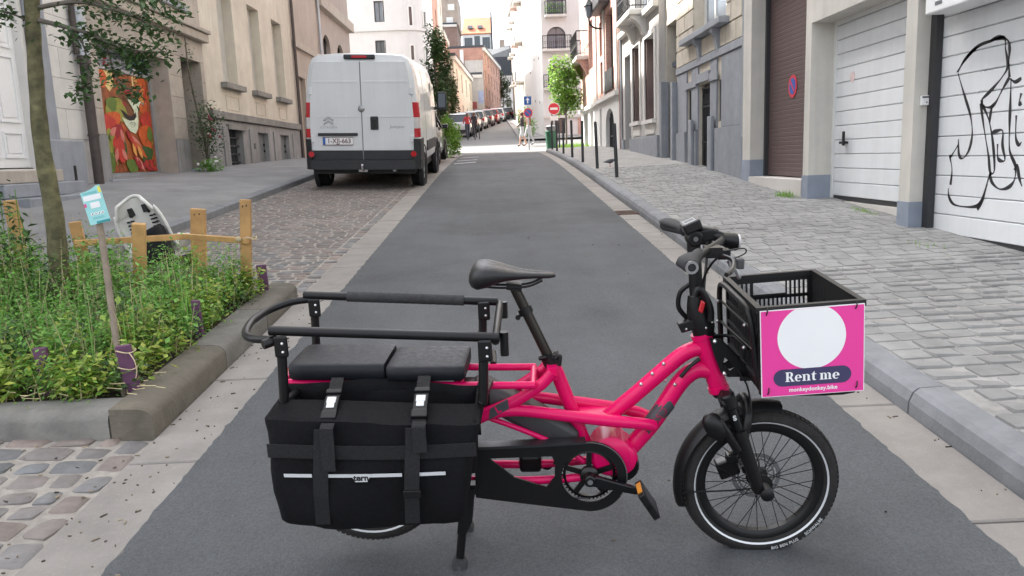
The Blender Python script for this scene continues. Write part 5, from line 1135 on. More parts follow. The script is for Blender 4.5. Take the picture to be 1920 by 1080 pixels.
# herbs
HR = random.Random(3)
G_, Lm, Dk, St = MB(), MB(), MB(), MB()
def herb(x, y, h, n, size, mb, spread=.12):
    z = zr(y)+.10
    for s_ in range(n):
        a = HR.uniform(0,6.283); rr = HR.uniform(0,spread); tip = Vector((x+rr*math.cos(a),y+rr*math.sin(a),z+h*HR.uniform(.65,1.1))); b0 = Vector((x+HR.uniform(-.03,.03),y+HR.uniform(-.03,.03),z))
        if s_ % 6 == 0: St.tube([b0, b0.lerp(tip,.5)+Vector((0,0,.02)), tip], [.003,.0025,.001], 3, cap=False)
        m = 14
        for j in range(m):
            t = .25+.75*j/m; p = b0.lerp(tip,t); k = .05*(1.2-t*.6)
            leafquad(mb, p+Vector((HR.gauss(0,k),HR.gauss(0,k),HR.gauss(0,.02))), size*HR.uniform(.6,1.4), HR, .62 if mb is Lm else HR.choice([.38,.5,.65]), -.1)
for i in range(430):
    x = -1.80-(HR.random()**1.15)*2.3; y = 3.50+2.12*HR.random()**1.1
    edge = min((-1.76-x)/.35, (y-3.52)/.35, 1)
    far_left = max(0, min(1, (-2.6-x)/.9)) * max(0, min(1,(y-4.2)/.8))
    h = .14+.14*max(0,edge)+HR.uniform(-.03,.07)+.25*far_left*HR.random()+(HR.uniform(.05,.2)*max(0,edge) if HR.random() < .3 else 0)
    lime = (edge < .8 and HR.random() < .55) or HR.random() < .08
    herb(x, y, h, 9, HR.choice([.028,.034,.042]) if lime else HR.choice([.02,.026,.034]), Lm if lime else (Dk if HR.random() < .14 else G_), .13)
for i in range(40):     # tall feathery weeds at the back left and round the trunk
    x = HR.uniform(-4.2,-2.5); y = HR.uniform(4.9,5.7); herb(x, y, HR.uniform(.4,.62)+(.25 if x < -3.2 else 0), 7, .04, HR.choice([G_,Dk,G_]), .14)
for i in range(12): herb(HR.uniform(-2.6,-1.8), HR.uniform(5.2,5.7), HR.uniform(.28,.42), 7, .032, G_, .1)
for i in range(420):    # grass blades
    x = -1.85-HR.random()*2.2; y = HR.uniform(3.6,5.7); z = zr(y)+.12; a = HR.uniform(0,6.28); h = HR.uniform(.2,.46); ln_ = HR.uniform(.04,.16); w_ = .003
    p0 = Vector((x,y,z)); p1 = p0+Vector((math.cos(a)*ln_*.4,math.sin(a)*ln_*.4,h*.7)); p2 = p0+Vector((math.cos(a)*ln_,math.sin(a)*ln_,h)); sd_ = Vector((-math.sin(a),math.cos(a),0))*w_
    (St if HR.random() < .1 else G_).add([p0-sd_,p0+sd_,p1+sd_*.8,p1-sd_*.8,p2], [(0,1,2,3),(3,2,4)])
for i in range(160):    # dry litter along the kerb
    x = HR.uniform(-4,-1.64); y = HR.choice([HR.uniform(3.4,3.7)]); p = Vector((x,y,zr(y)+.17+HR.uniform(-.01,.02))); a = HR.uniform(0,6.28); d = Vector((math.cos(a),math.sin(a)*.5,HR.uniform(-.2,.2)))*HR.uniform(.03,.1)
    St.tube([p,p+d], .002, 3, cap=False)
stuff(G_.build('herb_cover', 'leaf_green'), 'mixed green herbs and grass filling the planting bed', 'ground cover')
stuff(Lm.build('yellowing_herbs', 'leaf_lime'), 'yellowing columbine leaves along the bed edge by the kerb', 'ground cover')
stuff(Dk.build('dark_herbs', 'leaf_dark'), 'darker leafy herbs scattered through the planting bed', 'ground cover')
stuff(St.build('dry_stems', 'stem_dry'), 'thin dry stems and straw among the bed plants', 'ground cover')
tw = thing('nettle_plant', 'tall dark leafy weed at the left edge behind the trunk', 'plant', (-3.55,5.6,.5)); mb, ms = MB(), MB()
for i in range(9):
    x, y = -3.6+HR.uniform(-.35,.35), 5.5+HR.uniform(-.2,.2); h = HR.uniform(.55,.95); p0 = Vector((x,y,zr(y)+.1)); p1 = p0+Vector((HR.uniform(-.1,.1),HR.uniform(-.1,.1),h)); ms.tube([p0,p1], [.006,.003], 5)
    for j in range(26): leafquad(mb, p0.lerp(p1,.2+.8*j/26)+Vector((HR.gauss(0,.03),HR.gauss(0,.03),0)), HR.uniform(.05,.085), HR, .55)
ms.build('stem', 'leaf_green', tw); mb.build('leaves', 'leaf_dark', tw)
# posts, rail, stakes
def plank(name, label, cat, base, top, w_, th, m, nails=(), group=None, yaw=0.):
    base = Vector(base); top = Vector(top); d = (top-base); L_ = d.length; d.normalize(); o = thing(name, label, cat, base, group)
    ax = Vector((math.cos(yaw),math.sin(yaw),0)); ax = (ax-d*ax.dot(d)).normalized(); ay = d.cross(ax)
    mb = MB(); mb.obox((base+top)/2, ax*w_/2, ay*th/2, d*L_/2); mb.build('board', m, o, bevel=.004)
    if nails:
        mb = MB()
        for a, t in nails: mb.obox(base+d*L_*t+ax*w_*a-ay*th*.5 if ay.y > 0 else base+d*L_*t+ax*w_*a+ay*th*.5, ax*.004, ay*.002, d*.007)
        mb.build('nails', 'black', o)
    return o
PG = 'pale wooden posts round the planting bed'
N2 = ((-.2,.93),(.15,.94),(.05,.1),(-.2,.09))
plank('fence_post', 'tallest wooden post at the right end of the bed', 'post', (-1.86,5.56,.45), (-1.80,5.55,1.15), .075, .035, 'wood_new', N2, PG)
plank('fence_post', 'wide wooden post second from right behind the bed', 'post', (-2.50,6.35,.42), (-2.43,6.3,1.06), .115, .045, 'wood_new', N2, PG)
plank('fence_post', 'wooden post in front of the white child seat', 'post', (-2.58,5.46,.45), (-2.50,5.40,1.02), .085, .06, 'wood_new', N2[2:], PG, yaw=.25)
plank('fence_post', 'leaning wooden post just behind the tree trunk', 'post', (-2.98,5.6,.45), (-3.02,5.55,1.04), .075, .05, 'wood_new', (), PG, yaw=.3)
plank('fence_post', 'wooden post at far left among tall weeds', 'post', (-3.62,5.9,.45), (-3.64,5.85,1.20), .085, .05, 'wood_new', (), PG)
plank('fence_rail', 'thin wooden rail tied across the bed posts', 'rail', (-2.98,5.44,.895), (-2.36,5.84,.88), .03, .045, 'wood_new')
plank('fence_rail', 'short wooden rail tied to the tallest right post', 'rail', (-2.36,5.80,.885), (-1.79,5.50,.86), .03, .04, 'wood_new')
SG = 'purple wooden stakes in the planting bed'
plank('purple_stake', 'purple wooden stake tied to the sign pole at the front corner', 'stake', (-1.77,3.58,.32), (-1.79,3.56,.575), .07, .022, 'stake_purple', (), SG, yaw=.1)
plank('purple_stake', 'purple wooden stake standing right of the tallest post', 'stake', (-1.745,5.62,.42), (-1.755,5.62,.67), .07, .022, 'stake_purple', (), SG)
plank('purple_stake', 'purple wooden stake half hidden mid-bed beside kerb', 'stake', (-1.80,4.50,.36), (-1.80,4.48,.62), .05, .022, 'stake_purple', (), SG, yaw=-.2)
plank('purple_stake', 'purple wooden stake half hidden in herbs at front left', 'stake', (-2.22,3.66,.3), (-2.23,3.65,.56), .065, .022, 'stake_purple', (), SG)
mb = MB()
for z in (.465,.545): mb.tube([(-1.785+.045*math.cos(a)*(1+.1*math.sin(3*a)),3.567+.03*math.sin(a),z+.006*math.sin(2*a)) for a in [i*math.pi/8 for i in range(16)]], .003, 5, closed=True)
mb.tube(spline([(-1.75,3.53,.545),(-1.72,3.51,.51),(-1.715,3.51,.46),(-1.73,3.52,.42)],5), .0025, 5); tag(mb.build('garden_twine', 'string'), 'pale twine wound round the front purple stake', 'twine')
mb = MB(); mb.tube([(-1.80+.055*math.cos(a),5.54+.04*math.sin(a),.875+.01*math.sin(3*a)) for a in [i*math.pi/8 for i in range(16)]], .006, 5, closed=True); mb.sphere((-1.86,5.5,.875), .022, n=8, m=6); tag(mb.build('garden_twine', 'string'), 'knot of twine on the tallest wooden post', 'twine')
# paper sign on a weathered pole
sg_ = thing('garden_sign', 'tilted teal paper notice on a weathered wooden pole', 'sign', (-1.86,3.75,.33))
mb = MB(); mb.tube(spline([(-1.83,3.60,.30),(-1.90,3.72,.62),(-1.975,3.86,.95),(-2.0,3.9,1.10),(-2.02,3.93,1.28)],4), [.017]*16+[.015], 8); mb.build('pole', 'wood_old', sg_, smooth=60)
Sx = Vector((.975,.12,.19)).normalized(); Sz = Vector((-.15,.0,1)); Sz = (Sz-Sx*Sz.dot(Sx)).normalized(); Sn = Sx.cross(Sz); SO = Vector((-2.0,3.88,1.215))
def sp2(a, b, d): 
    p = SO+Sx*a*.8+Sz*b*.84+Sn*(-d if Sn.y > 0 else d)+Vector((0,.012*math.sin(a*30)*0,0)); return (p.x,p.y,p.z)
mb = MB(); mb.prism([(-.062,-.105),(.062,-.105),(.062,.115),(.035,.112),(.01,.10),(-.03,.09),(-.062,.088)], sp2, 0, .002); pp = mb.build('paper', 'sign_teal', sg_)
def deco(m, x0, x1, y0, y1, d=.003): mb = MB(); mb.prism([(x0,y0),(x1,y0),(x1,y1),(x0,y1)], sp2, d-.001, d); mb.build('print', m, pp)
mat('teal_dark', (.03,.25,.27), .5); mat('pink_spot', (.65,.08,.25), .5); mat('teal_text', (.12,.42,.43), .5)
deco('white', -.055, .05, .035, .065); deco('yellow', .045, .061, .07, .105); deco('teal_dark', -.02, .061, -.104, -.09); deco('pink_spot', -.062, -.048, .0, .022); deco('white', -.025, .03, -.012, .022)
for b in (.075,.082): deco('teal_text', -.05, .035, b-.0025, b+.001)
for k in range(4):
    mb = MB(); mb.prism(disc_poly(-.03+k*.021, -.045, .009, n=14), sp2, .002, .003); mb.build('print', 'white', pp); mb = MB(); mb.prism([(-.032+k*.021,-.05),(-.028+k*.021,-.05),(-.026+k*.021,-.041),(-.03+k*.021,-.039)], sp2, .003, .0036); mb.build('print', 'black', pp)
for b in (-.066,-.073): deco('teal_text', -.035, .035, b-.0015, b+.001)
# white child seat behind the bed
cs = thing('child_bike_seat', 'white plastic child bicycle seat with black straps lying behind the bed', 'child seat', mtx=Matrix.Translation((-2.92,6.75,zpk(-3.0,6.75)+.02)) @ Matrix.Rotation(rad(-6),4,'Z') @ Matrix.Rotation(rad(-15),4,'Y') @ Matrix.Scale(1.12,4))
mb = MB()
def seatp(u, v, off=0):     # u across, v from the lip up to the head
    a = (u-.5)*2; t = v; w_ = .19*(1-.45*max(0,(t-.62)/.38)**2)
    x = a*w_; ang = t
    if t < .35: y = -.22+t/.35*.22; z = .17-.02*math.sin(t*9)
    else: y = .0+(t-.35)/.65*.10; z = .17+(t-.35)/.65*.46-(.05*a*a if t > .85 else 0)
    cup = .07*abs(a)**3*(1 if t > .1 else .3)
    return (x, -y-cup if t > .35 else -y, z+(cup*1.4 if t < .35 else 0)+off)
def shell_pt(u, v): return seatp(u, v)
mb.grid(shell_pt, 16, 28); so_ = mb.build('shell', 'off_white', cs, smooth=60); md = so_.modifiers.new('solid','SOLIDIFY'); md.thickness = .012
edge = [seatp(0,v/24) for v in range(25)]+[seatp(u/12,1) for u in range(1,13)]+[seatp(1,1-v/24) for v in range(1,25)]+[seatp(1-u/12,0) for u in range(1,12)]
mb = MB(); mb.tube(edge, .013, 8, closed=True); mb.build('rim', 'off_white', cs, smooth=60)
mb = MB()
for x in (-.06,.06):
    mb = MB()
    mb.boxr(x-.018,x+.018,-.10,-.07,.49,.55)
    for r_ in range(7): 
        for c_ in range(2): mb.boxr(x*1.6+c_*.03-.018,x*1.6+c_*.03-.006,-.10,-.06,.28+r_*.028,.292+r_*.028)
    mb.build('slot_row', 'black', cs)
mb = MB(); mb.tube(spline([(-.07,-.09,.5),(-.1,.0,.42),(-.16,.06,.3),(-.14,.12,.2)],5), .012, 6, flat=(.4,1.4)); mb.tube(spline([(.07,-.09,.5),(.08,.02,.4),(.02,.06,.3)],5), .012, 6, flat=(.4,1.4)); mb.boxr(-.2,-.13,.05,.075,.36,.39); mb.build('strap', 'black', cs)
mb = MB()
mb.obox((.06,-.155,.22), (.115,0,.02), (0,.06,.0), (0,-.01,.13)); mb.obox((.2,-.12,.05), (.13,0,0), (0,.05,0), (0,0,.045)); mb.build('cushion', mat('cushion_black',(.012,.012,.013),.9,var=.3), cs, bevel=.03, segs=3)
mb = MB(); mb.obox((-.10,-.14,.16), (.06,0,0), (0,.05,0), (.02,0,.13)); mb.build('foot_guard', 'off_white', cs, bevel=.02)
# climbing rose by the dark doorway
cr = thing('climbing_rose', 'climbing rose bush by the dark doorway on the left', 'plant', (-6.2,16.95,1.3)); mb, ms, mf = MB(), MB(), MB(); CR = random.Random(8)
limb(ms, [(-6.2,16.9,1.25),(-6.22,16.92,1.9),(-6.3,16.85,2.6),(-6.35,16.75,3.4),(-6.36,16.75,4.1)], .035, .012)
for q in range(3): limb(ms, [(-6.2,16.9,1.7+.2*q),(-6.1,16.75+.25*q,2.0+.2*q),(-6.08,16.6+.35*q,2.3+.1*q)], .012, .004, 5)
for i in range(900):
    a, r_ = CR.uniform(0,6.28), CR.random()**.6; leafquad(mb, (-6.15+CR.gauss(0,.13),16.95+.5*r_*math.cos(a),2.2+.62*r_*math.sin(a)), CR.uniform(.05,.09), CR)
for i in range(60): leafquad(mb, (-6.33+CR.gauss(0,.05),16.78+CR.gauss(0,.08),CR.uniform(2.8,4.0)), .06, CR)
mat('rose_dusk',(.25,.06,.08),.6)
for i in range(9): MB().sphere((-6.0+CR.uniform(-.05,.05),16.92+CR.uniform(-.4,.35),CR.uniform(1.9,2.7)), .03, n=6, m=4).build('bloom', 'rose_dusk', cr)
ms.build('stem', 'bark_grey', cr); mb.build('leaves', 'leaf_dark', cr)
mb, mf = MB(), MB(); cb = thing('white_flower_clump', 'low clump with white flowers at the foot of climbing rose', 'plant', (-6.1,16.75,1.3))
for i in range(240): leafquad(mb, (-6.1+CR.gauss(0,.1),16.75+CR.gauss(0,.2),1.38+CR.uniform(-.05,.2)), .08, CR)
mb.build('leaves', 'leaf_green', cb)
for i in range(9): MB().sphere((-6.0+CR.gauss(0,.08),16.5+CR.gauss(0,.2),1.52+CR.uniform(-.05,.1)), .03, n=6, m=4).build('flower', 'petal_white', cb)
# far trees and bushes
def tree(name, label, x, y, h, R3, lm, n, size, seed, trunk_r=.08, z=None, cz=.68):
    rn = random.Random(seed); z = zr(y) if z is None else z; o = thing(name, label, 'tree', (x,y,z)); mb = MB(); c = Vector((x,y,z+h*cz))
    limb(mb, [(x,y,z-.1),(x+.03,y,z+h*.3),(x,y,z+h*.6),(x,y,z+h*.9)], trunk_r, trunk_r*.3); lf = MB(); L_ = scatter_crown(lf, c, R3, n, size, rn, 14)
    for lc, lr in L_[:8]: limb(mb, [(x,y,z+h*.4),(Vector((x,y,z+h*.5))+lc)/2,lc], trunk_r*.35, .01, 5, 4)
    mb.build('trunk', 'bark_grey', o, smooth=60); lf.build('crown', lm, o); return o
tree('young_maple', 'bright green young tree on the right by the no-entry sign', 2.85, 32.4, 3.5, (.75,.75,1.25), 'leaf_fresh', 2600, .15, 21, .045)
tree('dark_street_tree', 'dark leafy tree rising behind the white van', -2.0, 27.2, 4.6, (.55,.7,1.7), 'leaf_dark', 3600, .13, 22, .06, cz=.62)
tree('ivy_column', 'tall ivy-clad column of foliage on the far left', -3.35, 52, 6.0, (.5,.8,2.6), 'leaf_ivy', 3000, .2, 23, .08, cz=.55)
tree('hanging_ivy', 'dark green ivy mass spilling from far left house front', -3.7, 68, 5.4, (.7,2.5,2.2), 'leaf_ivy', 2500, .22, 24, .08, cz=.5)
tree('far_tree', 'dark green tree at the far bend of the street', 1.1, 112, 6.5, (1.5,1.5,3.0), 'leaf_ivy', 2200, .3, 25, .12, cz=.62)
bs_ = thing('lime_bush', 'bright lime green bush past the parked black car', 'bush', (-1.75,26.6,zr(26.6))); mb = MB(); scatter_crown(mb, (-1.55,26.0,zr(26.0)+.62), (.40,.6,.75), 1500, .11, random.Random(30), 12); mb.build('leaves', 'leaf_fresh', bs_)
mb = MB()
for i in range(5): limb(mb, [(-1.72,26.6,zr(26.6)-.05),(-1.72+.1*math.cos(i*1.3),26.6+.1*math.sin(i*1.3),zr(26.6)+.5),(-1.72+.25*math.cos(i*1.3),26.6+.3*math.sin(i*1.3),zr(26.6)+1.0)], .015, .004, 5, 3)
mb.build('stems', 'bark_grey', bs_)
mb = MB(); scatter_crown(mb, (1.65,44.5,zr(44.5)+.9), (.5,1.4,1.2), 900, .16, random.Random(31), 9); o = thing('roadside_shrub', 'grey-green shrub along the far right pavement', 'bush', (1.65,44.5,zr(44.5))); mb.build('leaves', 'leaf_green', o)
# grass tufts on the right pavement
def tuft(label, x, y, n, h, sp_, seed):
    rn = random.Random(seed); mb = MB()
    for i in range(n):
        p0 = Vector((x+rn.gauss(0,sp_[0]),y+rn.gauss(0,sp_[1]),0)); p0.z = zwr(p0.x,p0.y)-.005; a = rn.uniform(0,6.28); l_ = h*rn.uniform(.2,.9); p1 = p0+Vector((math.cos(a)*l_*.6,math.sin(a)*l_*.6,h*rn.uniform(.4,1))); sd_ = Vector((-math.sin(a),math.cos(a),0))*.004
        mb.add([p0-sd_,p0+sd_,p1], [(0,1,2)])
    o = mb.build('grass_tuft', 'leaf_fresh'); stuff(o, label, 'grass'); return o
tuft('grass tuft growing by the middle garage pillar base', 3.60, 9.75, 160, .09, (.05,.12), 1)
tuft('small grass tuft below the plain white garage door', 3.85, 8.15, 90, .05, (.03,.14), 2)
tuft('thin grass tuft in pavement before the graffiti door', 3.45, 6.2, 60, .03, (.05,.13), 3)
mb = MB(); GRn = random.Random(9)
for i in range(1500):
    p0 = Vector((GRn.uniform(2.4,5.5),GRn.uniform(29.6,33.4),0)); p0.z = zr(p0.y)+.05; a = GRn.uniform(0,6.28); p1 = p0+Vector((math.cos(a)*.05,math.sin(a)*.05,GRn.uniform(.08,.25))); sd_ = Vector((.012,0,0)); mb.add([p0-sd_,p0+sd_,p1],[(0,1,2)])
stuff(mb.build('verge_grass', 'leaf_fresh'), 'sunlit grass verge under the young tree', 'grass')
# litter and debris in gutters and cobbles
mb = MB(); DR = random.Random(4)
for i in range(330):
    s_ = DR.random()
    if s_ < .35: x, y = DR.uniform(-1.62,-1.3), DR.uniform(2.2,6); z = zr(y)+.006
    elif s_ < .55: x, y = DR.uniform(1.64,1.745), DR.uniform(2.0,9); z = zr(y)+.007
    elif s_ < .75: x, y = DR.uniform(-2.9,-1.6), DR.uniform(2.2,3.28); z = zpk(x,y)+.0
    elif s_ < .85: x, y = DR.uniform(-3.7,-1.6), DR.uniform(6,13); z = zpk(x,y)
    else: x, y = DR.uniform(-1.25,1.45), DR.uniform(2.2,9); z = zr(y)+.013
    k = DR.uniform(.002,.0055); a = DR.uniform(0,6.28); l_ = k*DR.choice([1,1,1.5,2.5]); mb.obox((x,y,z), (l_*math.cos(a),l_*math.sin(a),0), (-k*.5*math.sin(a),k*.5*math.cos(a),0), (0,0,.0025))
stuff(mb.build('street_debris', mat('debris',(.2,.16,.11),.9,var=.3,isl=.8,col2=(.06,.05,.04))), 'small leaves, chips and dust scattered on road and gutter', 'debris')
# ------------------------------------------------------------------ cargo bicycle
mat('bike_pink', (.66, .003, .105), .26, var=.03, scale=4, coat=0, spec=.3)
mat('bike_black', (.005, .005, .0055), .42, var=.15, scale=20, spec=.35)
mat('bike_gloss', (.005, .005, .0055), .28, var=.1, spec=.4)
mat('bike_grey', (.045, .045, .048), .5, var=.1)
mat('decal_grey', (.05, .05, .058), .5, var=.05)
mat('vinyl', (.007, .0085, .012), .5, var=.2, scale=5, bump=.12, bscale=160, spec=.35)
mat('saddle_black', (.008, .008, .009), .45, var=.1, bump=.12, bscale=200)
mat('grip_tape', (.03, .03, .031), .85, var=.2, scale=40, bump=.4, bscale=120)
mat('seatpost_bronze', (.035, .03, .026), .3, metal=.6, var=.15)
mat('reflex', (.62, .63, .64), .35, metal=.2, var=.04)
mat('steel', (.55, .55, .56), .28, metal=1, var=.08)
mat('alloy', (.35, .35, .36), .35, metal=.9, var=.1)
mat('bag_fabric', (.006, .006, .007), .85, var=.25, scale=6, bump=.3, bscale=220, spec=.16)
mat('webbing', (.0055, .0055, .0065), .85, var=.15, bump=.3, bscale=300)
mat('amber', (.55, .22, .03), .3, var=.1)
mat('crate_black', (.005, .005, .0055), .5, var=.2, scale=12)
mat('sign_pink', lin(226,62,150), .4, var=.02)
mat('sign_navy', lin(62,58,92), .4, var=.02)
mat('tyre_bike', (.017, .0155, .0148), .85, var=.25, scale=30, bump=.4, bscale=90)
_O = Vector((-.463, 2.305, .142)); _U = Vector((.998,-.061,-.004)).normalized(); _W = Vector((0,-.062,.998)); _W = (_W-_U*_W.dot(_U)).normalized(); _Y = _W.cross(_U)
BM = Matrix(((_U.x,_Y.x,_W.x,_O.x),(_U.y,_Y.y,_W.y,_O.y),(_U.z,_Y.z,_W.z,_O.z),(0,0,0,1)))
bk = thing('cargo_bicycle', 'bright pink long-tail electric cargo bicycle standing across the road', 'bicycle', mtx=BM)
q = lambda u, v, w_: (u, -v, w_)
def T(mb, pts, r, v=None, n=12, k=6, sm=True):
    P_ = [q(p[0], p[2] if len(p) > 2 and v is None else v, p[1]) for p in pts]
    if sm and len(P_) > 2: P_ = spline(P_, k)
    mb.tube(P_, r if not isinstance(r, (list,tuple)) else [r[0]+(r[1]-r[0])*i/(len(P_)-1) for i in range(len(P_))], n); return mb
fr = MB()
T(fr, [(.600,.637),(.659,.473),(.697,.36)], .021, 0, 16)
T(fr, [(.765,.452),(.80,.483),(.854,.529),(.925,.593),(.979,.640),(1.018,.660),(1.055,.664)], .0235, 0, 16)
T(fr, [(.80,.32),(.836,.356),(.894,.426),(.936,.490),(.970,.545),(1.0,.580),(1.034,.598),(1.078,.590)], .0265, 0, 16)
T(fr, [(1.040,.705),(1.094,.535)], .0285, 0, 18); T(fr, [(1.0385,.710),(1.043,.696)], .0315, 0, 18); T(fr, [(1.0905,.546),(1.0955,.530)], .0315, 0, 18)
for v in (.06,-.06):
    T(fr, [(.898,.432,v*.45),(.86,.447,v*.72),(.777,.462,v*.95),(.652,.481,v),(.496,.503,v),(.41,.492,v),(.36,.47,v),(.22,.40,v),(.04,.30,v)], .018, None, 12)
    T(fr, [(.602,.620),(.575,.588),(.545,.566),(.497,.536),(.43,.508),(.375,.490)], [.017,.017], v, 12)
    T(fr, [(.55,.588),(.345,.592),(-.077,.608),(-.185,.613)], .0115, v*1.35, 10)
    T(fr, [(.06,.604),(.03,.45),(.03,.30)], .010, v*1.2, 8); T(fr, [(.30,.595),(.34,.53),(.375,.49)], .010, v*1.2, 8); T(fr, [(-.12,.61),(.0,.45),(.03,.32)], .009, v*1.2, 8)
    T(fr, [(.70,.285),(.5,.275),(.03,.29)], .013, v*.9, 10)
    T(fr, [(.40,.48),(.52,.43),(.63,.375),(.69,.33)], .0085, v*.8, 8)
for u, w_ in ((-.185,.613),(.1,.600),(.33,.592),(.545,.586)): T(fr, [(u,w_,-.085),(u,w_,.085)], .011, None, 8, sm=False)
fr.boxr(.66,.80,-.05,.05,.452,.470)
fr.boxr(.585,.615,-.06,.06,.595,.63)
fr.lathe([(0,-.06),(.05,-.06),(.062,-.05),(.062,.05),(.05,.06),(0,.06)], q(.770,0,.345), (0,1,0), 28)
fr.lathe([(0,-.055),(.045,-.055),(.055,-.045),(.055,.045),(.045,.055),(0,.055)], q(.795,0,.335), (0,1,0), 28)
frame = fr.build('frame', 'bike_pink', bk, smooth=50)
mb = MB(); mb.lathe([(0,-.05),(.045,-.05),(.05,-.04),(.05,.04),(.045,.05),(0,.05)], q(.805,0,.310), (0,1,0), 24); mb.build('motor_cover', 'bike_gloss', bk, smooth=50)
# frame decals and bolts
def onframe(m, pts, v0, name='decal'):
    mb = MB(); mb.prism(pts, lambda a,b,d: q(a,d,b), v0-.012, v0); return mb.build(name, m, frame, smooth=50)
dn = Vector((.936-.858,.490-.385)).normalized(); nn = Vector((-dn.y,dn.x)); c0 = Vector((.880,.412))
def dpt(a, b): p = c0+dn*a+nn*b; return (p.x, p.y)
mb = MB()
for j in range(10):
    rows = []
mbd = MB(); arcs = [math.radians(-70+150*i/10) for i in range(11)]
def wrap(a, t, R_=.0269): p = c0+dn*a+nn*(R_*math.sin(t)); return q(p.x, R_*math.cos(t), p.y)
mbd.loft([[wrap(a+.012*math.sin(t), t) for t in arcs] for a in (.0,.03,.06,.09,.118)], cap=False, closed=False); mbd.build('down_tube_decal', 'decal_grey', frame, smooth=60)
text_mb('GSD', .03, lambda a,b,d: wrap(.06+a, b/.027, .0273), 0, bold=.0005, spacing=1.15).build('frame_lettering', mat('lettering_pink',(.25,.01,.05),.4), frame)
mbd = MB(); c0b = Vector((.44,.513)); d2 = Vector((.87,.49)).normalized(); n2 = Vector((-d2.y,d2.x))
mbd.prism([(-.04,-.013),(.03,-.013),(.04,.013),(-.02,.013)], lambda a,b,d: q(c0b.x+d2.x*a+n2.x*b, .06+d, c0b.y+d2.y*a+n2.y*b), .010, .0188); mbd.build('stay_decal', 'decal_grey', frame)
text_mb('L', .03, lambda a,b,d: q(c0b.x+d2.x*a+n2.x*b, .0795, c0b.y+d2.y*a+n2.y*b), 0, bold=.001).build('frame_lettering', 'bike_pink', frame)
mb = MB()
for u, w_, v in ((.895,.592,.012),(.928,.622,.012),(.862,.560,.012),(.96,.560,.02),(.935,.567,.0)): mb.sphere(q(u,v+.004,w_+.0), .0055, n=8, m=6)
mb.build('bolts', 'steel', frame)
# wheels
def bwheel(name, cu, cw, tyre_r=.236, rotor_v=-.035, steer=0., ring_label=True):
    mt = 0.030; Rm = tyre_r-mt
    o = None; C = q(cu,0,cw); mb = MB()
    prof = [(Rm-.020,-.012),(Rm-.010,-.024),(Rm,-.029),(Rm+.014,-.025),(Rm+.026,-.013),(Rm+.030,0),(Rm+.026,.013),(Rm+.014,.025),(Rm,.029),(Rm-.010,.024),(Rm-.020,.012)]
    mb.lathe(prof, C, (0,1,0), 64); o = mb.build(name, 'tyre_bike', bk, smooth=60)
    tr = MB()
    for i in range(90):
        a = 2*math.pi*i/90
        for sg in (-1,1):
            a2 = a+(.0 if sg < 0 else .035); r_ = Rm+.0275; c = Vector(C)+Vector((math.cos(a2)*r_,sg*.009,math.sin(a2)*r_)); tg = Vector((-math.sin(a2),0,math.cos(a2))); nr = Vector((math.cos(a2),sg*.3,math.sin(a2))).normalized()
            tr.obox(c, tg*.0055, nr.cross(tg)*.0075, nr*.0022)
    tr.build('tread', 'tyre_bike', o)
    for sg in (-1,1):
        mb = MB(); mb.lathe([(Rm-.0095,sg*.0252),(Rm-.006,sg*.0274),(Rm-.0045,sg*.0284)], C, (0,1,0), 64); mb.build('reflective_stripe', 'reflex', o, smooth=60)
    mb = MB(); mb.lathe([(Rm-.018,-.0165),(Rm-.034,-.0165),(Rm-.042,-.010),(Rm-.042,.010),(Rm-.034,.0165),(Rm-.018,.0165)], C, (0,1,0), 64, closed=True); mb.build('rim', 'bike_black', o, smooth=40)
    mb = MB(); n = 32
    for i in range(n):
        sg = 1 if i % 2 else -1; a = 2*math.pi*i/n; ah = a+(.55 if (i//2) % 2 else -.55)
        mb.tube([Vector(C)+Vector((math.cos(ah)*.028,sg*.028,math.sin(ah)*.028)), Vector(C)+Vector((math.cos(a)*(Rm-.038),sg*.004,math.sin(a)*(Rm-.038)))], .0013, 5, cap=False)
    mb.build('spokes', 'bike_black', o)
    mb = MB(); mb.lathe([(0,-.055),(.012,-.055),(.014,-.035),(.033,-.032),(.033,-.025),(.02,-.02),(.02,.02),(.033,.025),(.033,.032),(.014,.035),(.012,.055),(0,.055)], C, (0,1,0), 20); mb.build('hub', 'bike_black', o, smooth=40)
    mb = MB(); rv = -rotor_v; mb.lathe([(.062,rv-.001),(.075,rv-.001),(.075,rv+.001),(.062,rv+.001)], C, (0,1,0), 48, closed=True)
    for i in range(30):
        a = 2*math.pi*i/30; mb.tube([Vector(C)+Vector((math.cos(a)*.055,rv,math.sin(a)*.055)),Vector(C)+Vector((math.cos(a+.2)*.068,rv,math.sin(a+.2)*.068))], .0016, 4, cap=False)
    mb.lathe([(.052,rv-.001),(.057,rv-.001),(.057,rv+.001),(.052,rv+.001)], C, (0,1,0), 40, closed=True)
    for i in range(6):
        a = 2*math.pi*i/6; mb.tube([Vector(C)+Vector((math.cos(a)*.02,rv,math.sin(a)*.02)),Vector(C)+Vector((math.cos(a+.4)*.055,rv,math.sin(a+.4)*.055))], .003, 5, cap=False)
    mb.build('brake_disc', 'alloy', o); return o
fw = bwheel('front_wheel', 1.222, .236)
bwheel('rear_wheel', .030, .292, rotor_v=-.04)
# tyre lettering on the near sidewall
def arc_text(s, size, R_, a_mid, m):
    def fn(a, b, d): t = a_mid+a/R_; return q(1.222+math.cos(t)*(R_-b), .0296, .236+math.sin(t)*(R_-b))
    text_mb(s, size, fn, 0, bold=.0003, spacing=1.1).build('tyre_lettering', m, fw)
arc_text('SCHWALBE', .013, .2165, -.72, 'reflex'); arc_text('BIG BEN PLUS', .013, .2165, -1.20, 'reflex')
